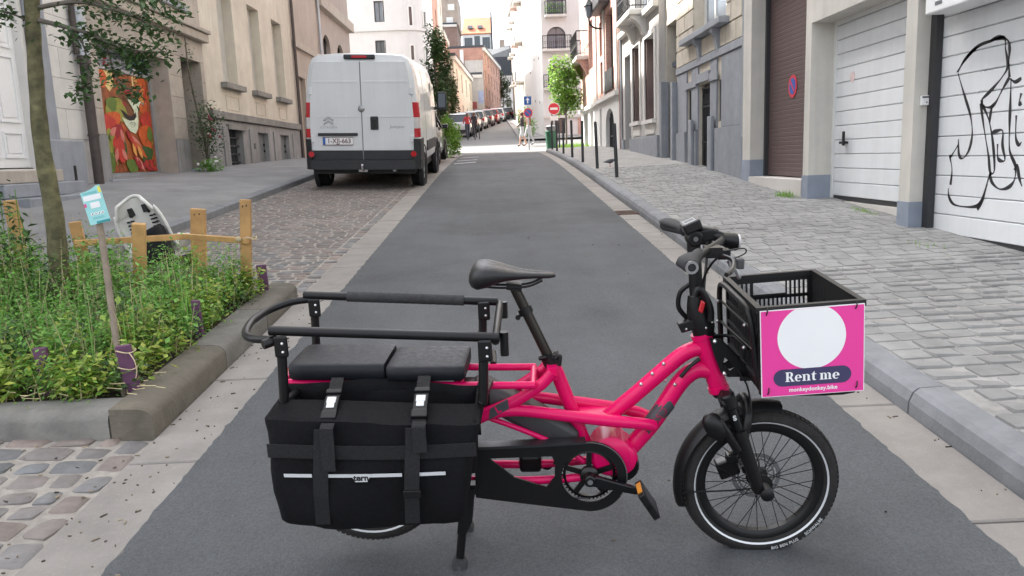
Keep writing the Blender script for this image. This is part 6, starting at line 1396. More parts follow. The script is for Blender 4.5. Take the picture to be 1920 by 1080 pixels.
# fenders
def fender(cu, cw, R_, a0, a1, hw=.036, name='fender'):
    n = 28; rings = []
    for i in range(n+1):
        a = rad(a0+(a1-a0)*i/n); c, s_ = math.cos(a), math.sin(a); row = []
        for v, dr_ in ((-hw,-.012),(-hw*.7,.004),(0,.009),(hw*.7,.004),(hw,-.012),(hw*.96,-.014),(hw*.66,.001),(0,.006),(-hw*.66,.001),(-hw*.96,-.014)): row.append(q(cu+c*(R_+dr_), v, cw+s_*(R_+dr_)))
        rings.append(row)
    mb = MB(); mb.loft(rings); return mb.build(name, 'bike_black', bk, smooth=50)
fender(1.222,.236,.252,78,196); fender(.030,.292,.255,35,200)
mb = MB(); mb.tube([q(.985,.03,.215),q(1.12,.06,.235),q(1.20,.065,.245)], .0028, 6); mb.build('fender_stay', 'bike_black', bk)
# fork
mb = MB(); T(mb, [(1.092,.545),(1.103,.515)], .026, 0, 16)
mb.loft([[q(1.082,v,.515) for v in (-.085,.085)][::1]+[q(1.128,v,.50) for v in (.085,-.085)],[q(1.092,v,.545) for v in (-.075,.075)]+[q(1.135,v,.53) for v in (.075,-.075)]])
for v in (.066,-.066): T(mb, [(1.100,.545),(1.118,.50)], .022, v, 14)
mb.build('fork_crown', 'bike_black', bk, smooth=40, bevel=.006)
mb = MB()
for v in (.066,-.066): T(MB(), [(1.108,.522),(1.150,.400)], .0165, v, 14).build('fork_stanchion', 'bike_gloss', bk, smooth=40)
mb = MB()
for v in (.066,-.066):
    T(mb, [(1.138,.432),(1.146,.408)], .026, v, 14); T(mb, [(1.143,.415),(1.175,.325),(1.205,.235)], [.023,.017], v, 14); T(mb, [(1.20,.245),(1.222,.236)], .016, v, 10)
mb.tube(spline([q(1.15,.066,.40),q(1.165,.06,.46),q(1.17,.03,.495),q(1.17,0,.502),q(1.17,-.03,.495),q(1.165,-.06,.46),q(1.15,-.066,.40)],5), .015, 10)
mb.lathe([(0,.05),(.02,.05),(.02,.095),(.012,.10),(0,.10)], q(1.222,0,.236), (0,-1,0), 16); mb.build('fork_lower', 'bike_black', bk, smooth=45)
mb = MB(); mb.lathe([(0,0),(.017,0),(.017,.008),(0,.008)], q(1.106,.066,.535), (-.3,0,1), 14); mb.build('fork_cap', mat('cap_blue',(.02,.03,.08),.3,coat=.4), bk)
text_mb('S', .022, lambda a,b,d: q(1.123+a*.94+b*-.3, .0835, .475+b*.94+a*.3), 0, bold=.001).build('fork_decal', 'reflex', bk)
mb = MB(); mb.obox(q(1.135,-.045,.262), (.03,0,.012), (0,.02,0), (-.01,0,.028)); mb.obox(q(1.145,-.03,.30), (.018,0,.0), (0,.018,0), (0,0,.014)); mb.build('brake_caliper', 'bike_gloss', bk, bevel=.006)
# frame-mounted lock body on the fork
mb = MB(); rg = []
for t, r_ in ((0,.012),(.012,.026),(.035,.031),(.06,.030),(.08,.022),(.088,.010)):
    c = Vector((1.042+t*.55,-.09,.490-t*.85)); rg.append([(c.x+r_*math.cos(a)*.85, c.y+r_*.75*math.sin(a), c.z+r_*math.cos(a)*.5) for a in [i*math.pi/7 for i in range(14)]])
mb.loft(rg); mb.build('lock_body', 'bike_black', bk, smooth=60)
mb = MB(); T(mb, [(1.085,.455,.095),(1.108,.42,.09),(1.135,.375,.08)], .014, None, 10); T(mb, [(1.075,.478,.095),(1.10,.44,.098)], .010, None, 8); mb.build('lock_arm', 'bike_black', bk, smooth=50)
# seat post and saddle
mb = MB(); T(mb, [(.497,.862),(.594,.640)], .0158, 0, 16); mb.build('seat_post', 'seatpost_bronze', bk, smooth=50)
mb = MB(); T(mb, [(.588,.655),(.602,.622)], .025, 0, 16); T(mb, [(.605,.655,.03),(.615,.650,-.03)], .007, None, 8, sm=False); T(mb, [(.562,.648,.02),(.585,.652,.02)], .007, None, 8, sm=False); T(mb, [(.612,.65,.032),(.625,.66,.034),(.622,.63,.036)], .006, None, 8); mb.build('seat_clamp', 'bike_black', bk, smooth=50)
mb = MB(); T(mb, [(.523,.800),(.531,.782)], .0215, 0, 14); T(mb, [(.545,.797,.0),(.505,.772,.0)], .006, None, 8, sm=False); T(mb, [(.505,.772,-.01),(.505,.772,.012)], .008, None, 8, sm=False); mb.build('post_clamp', 'bike_black', bk, smooth=50)
SEC = [(.368,.030,.905,.880),(.376,.058,.925,.868),(.392,.076,.939,.862),(.42,.082,.940,.868),(.45,.074,.932,.880),(.48,.058,.922,.886),(.52,.040,.912,.888),(.56,.029,.907,.888),(.595,.022,.903,.887),(.612,.016,.900,.888),(.618,.006,.896,.890)]
mb = MB(); rg = []
for u, hw, zt, zb in SEC:
    row = []
    for i in range(20):
        a = 2*math.pi*i/20; c, s_ = math.cos(a), math.sin(a)
        x = hw*(abs(c)**.7)*(1 if c >= 0 else -1); top = s_ >= 0
        z = (zb+(zt-zb)*(.55+.45*(abs(s_)**.6))) if top else zb+(zt-zb)*(.55-.55*(abs(s_)**.8))
        if top and abs(c) < .35 and .40 < u < .58: z -= .006*(1-abs(c)/.35)
        row.append(q(u, x, z))
    rg.append(row)
mb.loft(rg); mb.build('saddle', 'saddle_black', bk, smooth=60)
mb = MB()
for v in (.02,-.02): T(mb, [(.40,.875),(.44,.866),(.53,.866),(.58,.884)], .0035, v, 8)
mb.obox(q(.497,0,.866), (.022,0,-.003), (0,.022,0), (0,0,.010)); mb.build('saddle_rails', 'bike_black', bk, smooth=50)
# battery
mb = MB(); pa, pb = Vector((.36,.565)), Vector((.665,.385)); dd_ = (pb-pa).normalized(); nv = Vector((-dd_.y,dd_.x)); rg = []
for t in (0,.03,.06,.9,.97,1):
    c = pa.lerp(pb,t); h_ = .040*(.55 if t in (0,1) else (.85 if t in (.03,.97) else 1)); w_ = .044; row = []
    for a, b in ((-1,-.6),(-.7,-1),(.7,-1),(1,-.6),(1,.6),(.7,1),(-.7,1),(-1,.6)): row.append(q(c.x+nv.x*h_*b, w_*a*(h_/.04)**.3, c.y+nv.y*h_*b))
    rg.append(row)
mb.loft(rg); mb.build('battery', 'bike_grey', bk, smooth=30, bevel=.004)
mb = MB(); mb.boxr(.30,.42,-.045,.045,.50,.575); mb.build('battery_mount', 'bike_black', bk, bevel=.008)
# chain guard, crank, pedals
mb = MB(); R_ = .112; cu, cw = .703,.298
out = [(.365,.400),(.55,.406),(cu,cw+R_)]+[(cu+R_*math.cos(rad(a)),cw+R_*math.sin(rad(a))) for a in range(80,-91,-10)]+[(.52,.212),(.362,.236)]
hol = [(.408,.362),(.480,.300),(.575,.266),(.600,.300),(.601,.340),(.594,.366)]
ir = .083; inner = [(cu+ir*math.cos(rad(a)),cw+ir*math.sin(rad(a))) for a in range(0,361,12)]
def plate_with_holes(poly, holes, fn, d0, d1):
    bm = bmesh.new(); loops = []
    for L_ in [poly]+holes:
        vs = [bm.verts.new((a,b,0)) for a, b in L_]; es = [bm.edges.new((vs[i],vs[(i+1)%len(vs)])) for i in range(len(vs))]; loops.append(vs)
    bmesh.ops.triangle_fill(bm, use_beauty=True, use_dissolve=False, edges=list(bm.edges))
    bm.verts.index_update(); V_ = [(v.co.x,v.co.y) for v in bm.verts]; F_ = [tuple(v.index for v in f.verts) for f in bm.faces]; L2 = [[v.index for v in l] for l in loops]; bm.free()
    m = MB(); n = len(V_); m.v = [fn(a,b,d0) for a,b in V_]+[fn(a,b,d1) for a,b in V_]; m.f = list(F_)+[tuple(i+n for i in f[::-1]) for f in F_]
    for l in L2:
        for i in range(len(l)): a, b = l[i], l[(i+1)%len(l)]; m.f.append((a,b,b+n,a+n))
    return m
cg = plate_with_holes(out, [hol, inner[:-1]], lambda a,b,d: q(a,d,b), .078, .084).build('chain_guard', 'bike_black', bk)
mb = MB(); mb.prism([(.365,.393),(.55,.399),(cu-.01,cw+R_-.004),(cu-.01,cw+R_+.002),(.55,.407),(.365,.402)], lambda a,b,d: q(a,d,b), .05, .092); mb.build('guard_top', mat('guard_edge',(.02,.021,.023),.35,var=.1), cg)
mb = MB(); mb.loft([[q(cu+rr*math.cos(rad(a)),v,cw+rr*math.sin(rad(a))) for rr, v in ((R_-.003,.086),(R_-.0005,.086),(R_-.0005,.0845),(R_-.003,.0845))] for a in range(95,-40,-5)]); mb.build('guard_trim', 'alloy', cg)
mb = MB(); mb.lathe([(.070,.058),(.078,.060),(.078,.066),(.070,.068)], q(cu,0,cw), (0,-1,0), 56, closed=True)
for i in range(5):
    a = rad(72*i+18); mb.bar(q(cu,.066,cw), q(cu+.073*math.cos(a),.064,cw+.073*math.sin(a)), .016, .006, (0,1,0))
for i in range(44):
    a = 2*math.pi*i/44; mb.obox(q(cu+.079*math.cos(a),.063,cw+.079*math.sin(a)), (.004*math.cos(a),0,.004*math.sin(a)), (0,.002,0), (-.002*math.sin(a),0,.002*math.cos(a)))
mb.lathe([(0,.06),(.028,.062),(.028,.078),(.018,.085),(0,.085)], q(cu,0,cw), (0,-1,0), 20); mb.build('chainring', 'bike_gloss', bk, smooth=40)
mb = MB()
for sgn in (1,-1): mb.tube([q(.70,.063,cw+sgn*.080), q(.03,.055,.292+sgn*.04)], .004, 6)
mb.build('chain', 'alloy', bk)
ce = (.852,.270)
mb = MB(); mb.loft([[q(cu+dx*1.0,v,cw+dz_) for dx,dz_,v in ((-.012,-.016,.092),(-.012,.016,.092),(-.012,.016,.110),(-.012,-.016,.110))],[q(cu+.03,v,cw+z) for z,v in ((-.022,.095),(.010,.095),(.010,.114),(-.022,.114))],[q(ce[0]-.02,v,ce[1]+z) for z,v in ((-.012,.105),(.010,.105),(.010,.122),(-.012,.122))],[q(ce[0]+.012,v,ce[1]+z) for z,v in ((-.011,.106),(.008,.106),(.008,.122),(-.011,.122))]])
mb.lathe([(0,.088),(.019,.088),(.019,.113),(.014,.117),(0,.117)], q(cu,0,cw), (0,-1,0), 18); mb.build('crank_arm', 'bike_gloss', bk, smooth=35, bevel=.003)
mb = MB(); mb.lathe([(0,.117),(.008,.117),(.008,.120),(0,.120)], q(cu,0,cw), (0,-1,0), 10); mb.build('crank_bolt', 'steel', bk)
mb = MB(); fe = (.556,.325); mb.bar(q(cu,-.10,cw), q(fe[0],-.115,fe[1]), .016, .024, (0,0,1)); mb.build('crank_arm', 'bike_gloss', bk, bevel=.004)
def pedal(cu_, v0, v1, cw_, tilt):
    a = rad(tilt); du, dw = math.cos(a), math.sin(a); vm = (v0+v1)/2; hv = abs(v1-v0)/2
    mb = MB()
    for s_ in (-1,1): mb.obox(q(cu_+du*.036*s_,vm,cw_+dw*.036*s_), (du*.007,0,dw*.007), (0,hv,0), (-dw*.010,0,du*.010))
    for s_ in (-1,1): mb.obox(q(cu_,vm+s_*(hv-.006),cw_), (du*.036,0,dw*.036), (0,.006,0), (-dw*.010,0,du*.010))
    mb.tube([q(cu_,v0-.01*(1 if v1 > v0 else -1),cw_), q(cu_,v1,cw_)], .010, 8); p_ = mb.build('pedal', 'bike_black', bk, bevel=.003)
    mb = MB()
    for s_ in (-1,1): mb.obox(q(cu_+du*.0445*s_,vm,cw_+dw*.0445*s_), (du*.0015,0,dw*.0015), (0,hv*.6,0), (-dw*.007,0,du*.007))
    mb.build('reflector', 'amber', p_)
    mb = MB(); mb.obox(q(cu_,vm,cw_), (du*.03,0,dw*.03), (0,hv*.8,0), (-dw*.0105,0,du*.0105)); mb.build('tread_plate', 'bike_grey', p_)
pedal(.862,.125,.215,.268,-58); pedal(.548,-.125,-.205,.325,70)
# kickstand
mb = MB(); mb.loft([[q(.315,.075,.275),q(.362,.075,.275),q(.362,.105,.275),q(.315,.105,.275)],[q(.308,.078,.17),q(.350,.078,.17),q(.350,.108,.17),q(.308,.108,.17)],[q(.303,.082,.13),q(.330,.082,.13),q(.330,.108,.13),q(.303,.108,.13)]])
T(mb, [(.318,.14,.095),(.308,.06,.095),(.304,.02,.095)], .013, None, 10); mb.loft([[q(.315,-.075,.275),q(.362,-.075,.275),q(.362,-.105,.275),q(.315,-.105,.275)],[q(.303,-.082,.13),q(.330,-.082,.13),q(.330,-.108,.13),q(.303,-.108,.13)]])
T(mb, [(.318,.14,-.095),(.308,.06,-.11),(.304,.02,-.12)], .013, None, 10); mb.boxr(.31,.37,-.1,.1,.255,.285)
ks = mb.build('kickstand', 'bike_black', bk, smooth=35)
for v in (.095,-.12):
    mb = MB(); mb.lathe([(0,-.022),(.020,-.022),(.024,-.012),(.024,.012),(.020,.022),(0,.022)], q(.304,v,.022), (0,1,0), 18); mb.build('rubber_foot', mat('foot_grey',(.04,.04,.041),.8) if v > 0 else 'foot_grey', ks, smooth=40)
    mb = MB(); mb.lathe([(0,.0),(.008,.0),(.008,.003),(0,.003)], q(.304,v+(.022 if v > 0 else -.022),.022), (0,-1 if v > 0 else 1,0), 10); mb.build('foot_bolt', 'steel', ks)
# cable and sensor box under the stays (far side)
mb = MB(); mb.boxr(.49,.56,.03,.08,.255,.315); mb.build('side_stand_motor', 'bike_black', bk, bevel=.012); mb = MB(); T(mb, [(.54,.28,-.05),(.58,.26,-.05),(.61,.30,-.04)], .004, None, 6); mb.build('cable', 'bike_black', bk)
# upper side rails with grips, seat pads
RR = .0135
mb = MB(); T(mb, [(-.164,.805),(.460,.770)], RR, .2, 14, sm=False); mb.build('side_rail', 'bike_black', bk, smooth=50)
mb = MB(); T(mb, [(-.191,.807),(.433,.769)], RR, -.2, 14, sm=False); sr = mb.build('side_rail', 'bike_black', bk, smooth=50)
mb = MB(); T(mb, [(-.05,.7985),(.32,.776)], .0165, -.2, 14, sm=False)
for i in range(15): t = i/14; T(mb, [(-.05+.37*t,.7985-.0225*t),(-.045+.37*t,.7982-.0225*t)], .0172, -.2, 14, sm=False)
mb.build('rail_wrap', 'grip_tape', sr, smooth=50)
lp = [(-.170,.792,-.2),(-.215,.790,-.19),(-.255,.783,-.175),(-.290,.775,-.13),(-.300,.772,-.06),(-.297,.771,.0),(-.272,.772,.10),(-.235,.775,.165),(-.185,.777,.19),(-.150,.777,.195)]
mb = MB(); T(mb, lp, .0115, None, 12, 6); T(mb, [(-.150,.777,.197),(-.178,.772,.222)], .014, None, 12, sm=False); mb.build('rear_loop', 'bike_black', bk, smooth=50)
mb = MB(); T(mb, [(.452,.768,-.2),(.452,.715,-.2)], .012, None, 10, sm=False); T(mb, [(.470,.768,.14),(.470,.70,.14)], .012, None, 10, sm=False); T(mb, [(.440,.762,-.2),(.450,.76,.2)], .0115, None, 10, sm=False); mb.build('front_loop', 'bike_black', bk, smooth=50)
for (u, v, w0, w1, wt) in ((-.135,.2,.60,.785,.80),(.418,.2,.585,.76,.772),(-.160,-.2,.60,.79,.80),(.385,-.2,.585,.765,.772)):
    mb = MB(); T(mb, [(u-.012,w0),(u-.008,w0+.02),(u,w1)], .0135, v, 12); po = mb.build('rail_post', 'bike_black', bk, smooth=50)
    mb = MB(); mb.obox(q(u+.004,v+.016 if v > 0 else v+.016,w1-.022), (.019,0,0), (0,.005,0), (0,0,.030)); mb.build('clamp', 'bike_black', po, bevel=.005)
    mb = MB()
    for dw in (-.036,-.012): mb.sphere(q(u+.010,v+.022,w1+dw), .0045, n=8, m=6)
    mb.build('bolts', 'steel', po)
for v in (.1,-.1):
    for u in (-.14,.41):
        mb = MB(); T(mb, [(u,.60,v*2),(u+.01,.598,v*.8)], .011, None, 8, sm=False); mb.build('rail_mount', 'bike_black', bk)
def pad(u0, u1, z0, z1, hv=.105):
    mb = MB(); rg = []; N_ = 20
    for t in (0,.04,.12,.5,.88,.96,1):
        u = u0+(u1-u0)*t; k = .82 if t in (0,1) else (.95 if t in (.04,.96) else 1); row = []
        dz_ = -.03*(u-u0)/.55
        for i in range(N_):
            a = 2*math.pi*i/N_; c, s_ = math.cos(a), math.sin(a); row.append(q(u, hv*k**.3*(abs(c)**.22)*(1 if c > 0 else -1), (z0+z1)/2+dz_*.3+(z1-z0)/2*k*(abs(s_)**.3)*(1 if s_ > 0 else -1)))
        rg.append(row)
    mb.loft(rg); return mb.build('seat_pad', 'vinyl', bk, smooth=60)
pad(-.160,.118,.622,.676); pad(.124,.350,.614,.662)
mb = MB(); mb.boxr(-.13,.34,-.07,.07,.603,.624); mb.build('deck_plate', 'bike_black', bk)
mb = MB(); mb.lathe([(0,0),(.022,0),(.02,.012),(0,.014)], q(-.20,.0,.612), (-1,0,0), 14); mb.boxr(-.205,-.185,-.05,.05,.595,.625); mb.build('tail_light', 'tail_red', bk, bevel=.004)
# handlepost, stem, bars
mb = MB(); T(mb, [(1.043,.70),(1.026,.765)], [.027,.024], 0, 16); T(mb, [(1.027,.76),(1.012,.985)], .0195, 0, 16); mb.build('handle_post', 'bike_black', bk, smooth=50)
mb = MB(); rg = []
for u, w_, a, b in ((1.045,.705,.030,.030),(1.042,.735,.036,.032),(1.030,.765,.034,.030),(1.024,.80,.028,.026),(1.022,.825,.024,.022)): rg.append([q(u+a*math.cos(t),b*math.sin(t),w_) for t in [i*math.pi/8 for i in range(16)]])
mb.loft(rg); mb.obox(q(.995,.005,.735), (.022,0,.006), (0,.016,0), (-.006,0,.014)); fj = mb.build('folding_joint', 'bike_black', bk, smooth=50, bevel=.003)
mb = MB(); T(mb, [(1.012,.83,.034),(1.022,.85,.036),(1.040,.83,.036),(1.056,.79,.036),(1.058,.755,.034)], .010, None, 10); mb.tube(spline([q(1.0,-.02,.75),q(.975,-.015,.785),q(.978,-.01,.83),q(1.003,-.005,.855)],6), .0075, 8); mb.build('folding_lever', 'bike_black', fj, smooth=50)
mb = MB(); mb.obox(q(1.030,.044,.80), (.006,0,-.004), (0,.005,0), (.004,0,.016)); mb.build('lever_button', 'tail_red', fj, bevel=.003)
mb = MB()
for u, w_ in ((1.062,.752),(1.045,.735),(.992,.728)): mb.sphere(q(u,.038 if u > 1 else .022,w_), .004, n=8, m=6)
mb.build('bolts', 'steel', fj)
mb = MB(); mb.lathe([(0,-.026),(.022,-.026),(.024,-.02),(.024,.02),(.022,.026),(0,.026)], q(1.013,0,.992), (0,1,0), 20); mb.loft([[q(1.01,v,w_) for v, w_ in ((-.02,.975),(.02,.975),(.02,1.012),(-.02,1.012))],[q(1.06,v,w_) for v, w_ in ((-.02,.985),(.02,.985),(.02,1.018),(-.02,1.018))],[q(1.095,v,w_) for v, w_ in ((-.018,.975),(.018,.975),(.018,1.005),(-.018,1.005))]]); mb.build('stem', 'bike_black', bk, smooth=40, bevel=.004)
mb = MB(); mb.lathe([(0,.026),(.007,.026),(.007,.030),(0,.030)], q(1.013,0,.992), (0,-1,0), 10); mb.build('stem_bolt', 'steel', bk)
bar = [(.952,.974,.31),(.985,.98,.22),(1.035,.985,.13),(1.078,.988,.05),(1.082,.988,0),(1.078,.988,-.05),(1.045,.985,-.13),(1.01,.984,-.22),(.985,.98,-.31)]
mb = MB(); T(mb, bar, .011, None, 12); hb = mb.build('handlebar', 'bike_black', bk, smooth=50)
mb = MB(); T(mb, [(.948,.9735,.315),(.962,.977,.26),(.990,.981,.19)], [.0185,.016], None, 14); g_ = mb.build('grip', mat('grip_rubber',(.02,.02,.0215),.75,var=.15), bk, smooth=50)
mb = MB(); rg = []
for u, v, w_, a, b in ((.945,.318,.974,.018,.016),(.938,.30,.981,.026,.014),(.948,.26,.985,.024,.010),(.965,.22,.985,.016,.008)): rg.append([q(u+a*math.cos(t),v,w_+b*math.sin(t)) for t in [i*math.pi/7 for i in range(14)]])
mb.loft(rg); mb.build('palm_rest', 'grip_rubber', g_, smooth=60)
mb = MB(); mb.lathe([(.010,0),(.0165,0),(.0165,.006),(.010,.006)], q(.948,.318,.9735), (0.03,-1,0), 20, closed=True); mb.build('grip_ring', 'alloy', g_); mb = MB(); mb.lathe([(0,.001),(.010,.001),(.008,.006),(0,.006)], q(.948,.318,.9735), (0,-1,0), 16); mb.build('grip_plug', 'black', g_)
mb = MB(); T(mb, [(.980,.9805,-.32),(.995,.983,-.26),(1.018,.985,-.18)], [.0185,.016], None, 14); g_ = mb.build('grip', 'grip_rubber', bk, smooth=50)
mb = MB(); rg = []
for u, v, w_, a, b in ((.992,-.335,.990,.010,.008),(.986,-.315,.993,.027,.012),(.988,-.28,.994,.029,.012),(1.0,-.23,.992,.022,.010),(1.012,-.19,.988,.012,.010)): rg.append([q(u+a*math.cos(t),v,w_+b*math.sin(t)) for t in [i*math.pi/7 for i in range(14)]])
mb.loft(rg); mb.build('palm_rest', 'grip_rubber', g_, smooth=60)
for sg in (1,-1):
    mb = MB(); mb.obox(q(1.035 if sg > 0 else 1.05,sg*.145,.978), (.022,0,.0), (0,.022,0), (0,0,.014)); T(mb, [(1.045,.972,sg*.15),(1.075,.965,sg*.20),(1.060,.955,sg*.27),(1.035,.95,sg*.31)], .006, None, 8); bl = mb.build('brake_lever', 'bike_gloss', bk, smooth=40)
    mb = MB(); mb.obox(q(1.07,sg*.115,.965), (.018,0,0), (0,.016,0), (0,0,.014)); mb.build('control_pod', 'bike_black', bk, bevel=.005)
mb = MB(); mb.tube(spline([q(1.075,.16,.955),q(1.095,.16,.93),q(1.105,.16,.905)],4), [.007]*8+[.004], 8); mb.lathe([(0,-.012),(.012,-.012),(.012,.012),(0,.012)], q(1.085,.17,.95), (1,0,.1), 4); mb.build('bell_bracket', 'alloy', bk, smooth=40)
mb = MB(); mb.obox(q(1.098,.185,.952), (.010,0,0), (0,.012,0), (0,0,.014)); mb.build('bar_end_sensor', 'bike_grey', bk, bevel=.004)
mb = MB(); mb.tube(spline([q(1.07,.13,.975),q(1.115,.15,.985),q(1.12,.15,.972),q(1.09,.14,.955)],6), .002, 6); mb.tube(spline([q(1.07,.10,.96),q(1.05,.07,.93),q(1.035,.04,.88),q(1.03,.03,.82)],6), .0034, 8); mb.tube(spline([q(1.07,-.10,.96),q(1.06,-.05,.91),q(1.045,0,.86),q(1.04,.02,.80)],6), .004, 8); mb.tube(spline([q(1.12,.03,.63),q(1.16,.05,.57),q(1.17,.06,.50),q(1.14,.07,.43)],6), .003, 6); mb.build('cables', 'bike_black', bk, smooth=60)
mb = MB(); mb.obox(q(1.005,.0,1.026), (.024,0,.010), (0,.03,0), (-.006,0,.014)); mb.obox(q(1.045,0,1.016), (.035,0,-.006), (0,.018,0), (0,0,.006)); dp = mb.build('display', 'bike_gloss', bk, bevel=.005)
mb = MB(); c_ = Vector(q(.998,.0,1.040)); mb.tube([c_+Vector((-.014,-.02,-.006)),c_+Vector((.014,-.02,.006)),c_+Vector((.014,.02,.006)),c_+Vector((-.014,.02,-.006))], .0014, 4, closed=True); mb.build('display_rim', 'reflex', dp)
mb = MB(); rg = []
for u, h_, w_ in ((1.060,.008,1.006),(1.075,.018,1.000),(1.10,.026,.990),(1.128,.030,.985),(1.134,.028,.985)): rg.append([q(u,.028*math.cos(t)*(1 if h_ > .01 else .5),w_-.004+h_*math.sin(t)*(.7 if math.sin(t) > 0 else 1)) for t in [i*math.pi/8 for i in range(16)]])
mb.loft(rg); hl = mb.build('headlight', 'bike_black', bk, smooth=50)
mb = MB(); rg = [[q(u,.026*math.cos(t),.981+.026*math.sin(t)*(.7 if math.sin(t) > 0 else 1)) for t in [i*math.pi/8 for i in range(16)]] for u in (1.134,1.140)]; mb.loft(rg); mb.build('lens', 'tail_clear', hl, smooth=50)
# front rack hoop and brackets
mb = MB()
hoop = spline([q(1.136,-.165,.60),q(1.130,-.165,.70),q(1.126,-.165,.79),q(1.126,-.135,.822),q(1.127,0,.826),q(1.128,.135,.822),q(1.135,.168,.79),q(1.150,.17,.70),q(1.165,.17,.61),q(1.175,.15,.59)],6)
mb.tube(hoop, .0085, 10)
for w_ in (.765,.70): mb.tube([q(1.128,-.165,w_), q(1.142 if w_ > .73 else 1.152,.168,w_)], .004, 8)
mb.tube(spline([q(1.136,-.165,.60),q(1.2,-.165,.585),q(1.42,-.16,.585),q(1.43,0,.585),q(1.42,.16,.585),q(1.2,.165,.585),q(1.165,.17,.61)],5), .0085, 10)
for v in (-.06,.06): mb.tube([q(1.14,v,.587),q(1.428,v,.587)], .007, 8)
rk = mb.build('front_rack', 'bike_black', bk, smooth=50)
for v in (.036,-.036):
    m_ = plate_with_holes([(1.055,.705),(1.085,.70),(1.155,.625),(1.185,.615),(1.185,.585),(1.11,.585),(1.09,.60),(1.07,.65)], [[(1.10,.645),(1.13,.615),(1.115,.605),(1.095,.625)]], lambda a,b,d: q(a,d,b), v-.003, v+.003); m_.build('rack_plate', 'bike_gloss', rk)
mb = MB()
for u, w_ in ((1.070,.695),(1.10,.597)): mb.sphere(q(u,.041,w_), .007, n=10, m=6)
for v, w_ in ((-.15,.765),(-.15,.70),(.12,.765),(.12,.70)): mb.sphere(q(1.118 if v < 0 else 1.132,v,w_), .0055, n=8, m=6)
mb.build('bolts', 'steel', rk)
mb = MB(); T(mb, [(1.075,.70,.0),(1.13,.695,.0),(1.15,.69,.1)], .005, None, 8); mb.build('cross_wire', 'bike_black', rk)
mb = MB(); T(mb, [(.975,.585,.03),(1.0,.615,.03),(1.03,.64,.03)], .006, None, 8); mb.build('cable_guide', 'bike_black', bk)
# ------------------------------------------------------------------ pannier bag hanging on the near side
bag = thing('pannier_bag', 'large black fabric pannier bag hanging on the pink cargo bicycle', 'bag', mtx=BM)
def rrect(u0, u1, v0, v1, r_, n=6, wr=0., z=0., m=14):
    P_ = []; r_ = min(r_, (u1-u0)/2.1, (v1-v0)/2.1)
    cs_ = [(u1-r_,v1-r_,0),(u0+r_,v1-r_,90),(u0+r_,v0+r_,180),(u1-r_,v0+r_,270)]
    for i, (cu_, cv_, a0) in enumerate(cs_):
        for j in range(n+1): a = rad(a0+90*j/n); P_.append((cu_+r_*math.cos(a), cv_+r_*math.sin(a)))
        nx = cs_[(i+1)%4]; e0 = P_[-1]; e1 = (nx[0]+r_*math.cos(rad(nx[2])), nx[1]+r_*math.sin(rad(nx[2])))
        for j in range(1, m): t = j/m; P_.append((e0[0]+(e1[0]-e0[0])*t, e0[1]+(e1[1]-e0[1])*t))
    return P_
def wrk(u, v, w_, amp=.006):
    n_ = noise.noise(Vector((u*9,v*9,w_*7)))*.7+noise.noise(Vector((u*22,v*22,w_*18+5)))*.3; return n_*amp
rings = []
LV = [(.262,-.140,.338,.125,.262,.02),(.266,-.154,.348,.115,.282,.022),(.285,-.160,.352,.108,.296,.024),(.33,-.164,.360,.102,.302,.035),(.38,-.166,.368,.10,.310,.03),(.44,-.168,.378,.10,.308,.028),(.49,-.170,.388,.10,.300,.026),(.53,-.172,.396,.10,.294,.022),(.556,-.176,.404,.10,.291,.018),(.570,-.176,.405,.10,.289,.016),(.577,-.172,.403,.10,.262,.016),(.584,-.170,.402,.10,.228,.018),(.590,-.168,.400,.10,.195,.02)]
for w_, u0, u1, v0, v1, r_ in LV:
    rings.append([q(u+wrk(u,v,w_)*(1 if v < .2 else .5), v+wrk(u+3,v,w_,.03)*(1 if v > .2 else .3)+(.012*math.sin((u-u0)/(u1-u0)*math.pi) if v > .25 else 0), w_+(.012*math.cos((u-u0)/(u1-u0)*3.0) if w_ > .5 and v > .15 else 0)-(.006*math.cos((u-.1)*9) if w_ < .28 else 0)) for u, v in rrect(u0,u1,v0,v1,r_)])
inn = []
for w_, g in ((.588,.008),(.57,.012),(.47,.016),(.36,.02)): 
    inn.append([q(u,v,w_+(.012*math.cos((u+.175)/.58*3.0) if w_ > .5 and v > .15 else 0)) for u, v in rrect(-.168+g,.400-g,.10+g,.195-g,.02)])
mb = MB(); mb.loft(rings+inn, cap=True); body = mb.build('body', 'bag_fabric', bag, smooth=42)
# taller back wall of the bag, fixed to the rack
mb = MB(); mb.grid(lambda a,b: q(-.165+a*.555, .112+.02*math.sin(a*8)*b+wrk(a,b,1,.012), .45+b*(.168+.01*math.sin(a*5))), 26, 5); bw_ = mb.build('back_flap', 'bag_fabric', bag, smooth=70); md = bw_.modifiers.new('s','SOLIDIFY'); md.thickness = .004
for ua in (-.168,.385):
    mb = MB(); mb.grid(lambda a,b: q(ua+(.012*math.sin(b*3)), .11+a*.17, .55+(1-a)*.05*b+.01*b), 10, 4); o = mb.build('side_flap', 'bag_fabric', bag, smooth=70); md = o.modifiers.new('s','SOLIDIFY'); md.thickness = .004
def front_v(u, w_): # outer surface of the near face
    for (a, b) in zip(LV, LV[1:]):
        if a[0] <= w_ <= b[0]:
            t = (w_-a[0])/(b[0]-a[0]); v = a[4]+(b[4]-a[4])*t; u0 = a[1]+(b[1]-a[1])*t; u1 = a[2]+(b[2]-a[2])*t; return v+.012*math.sin(max(0,min(1,(u-u0)/(u1-u0)))*math.pi)+.006
    return LV[-1][4]+.006
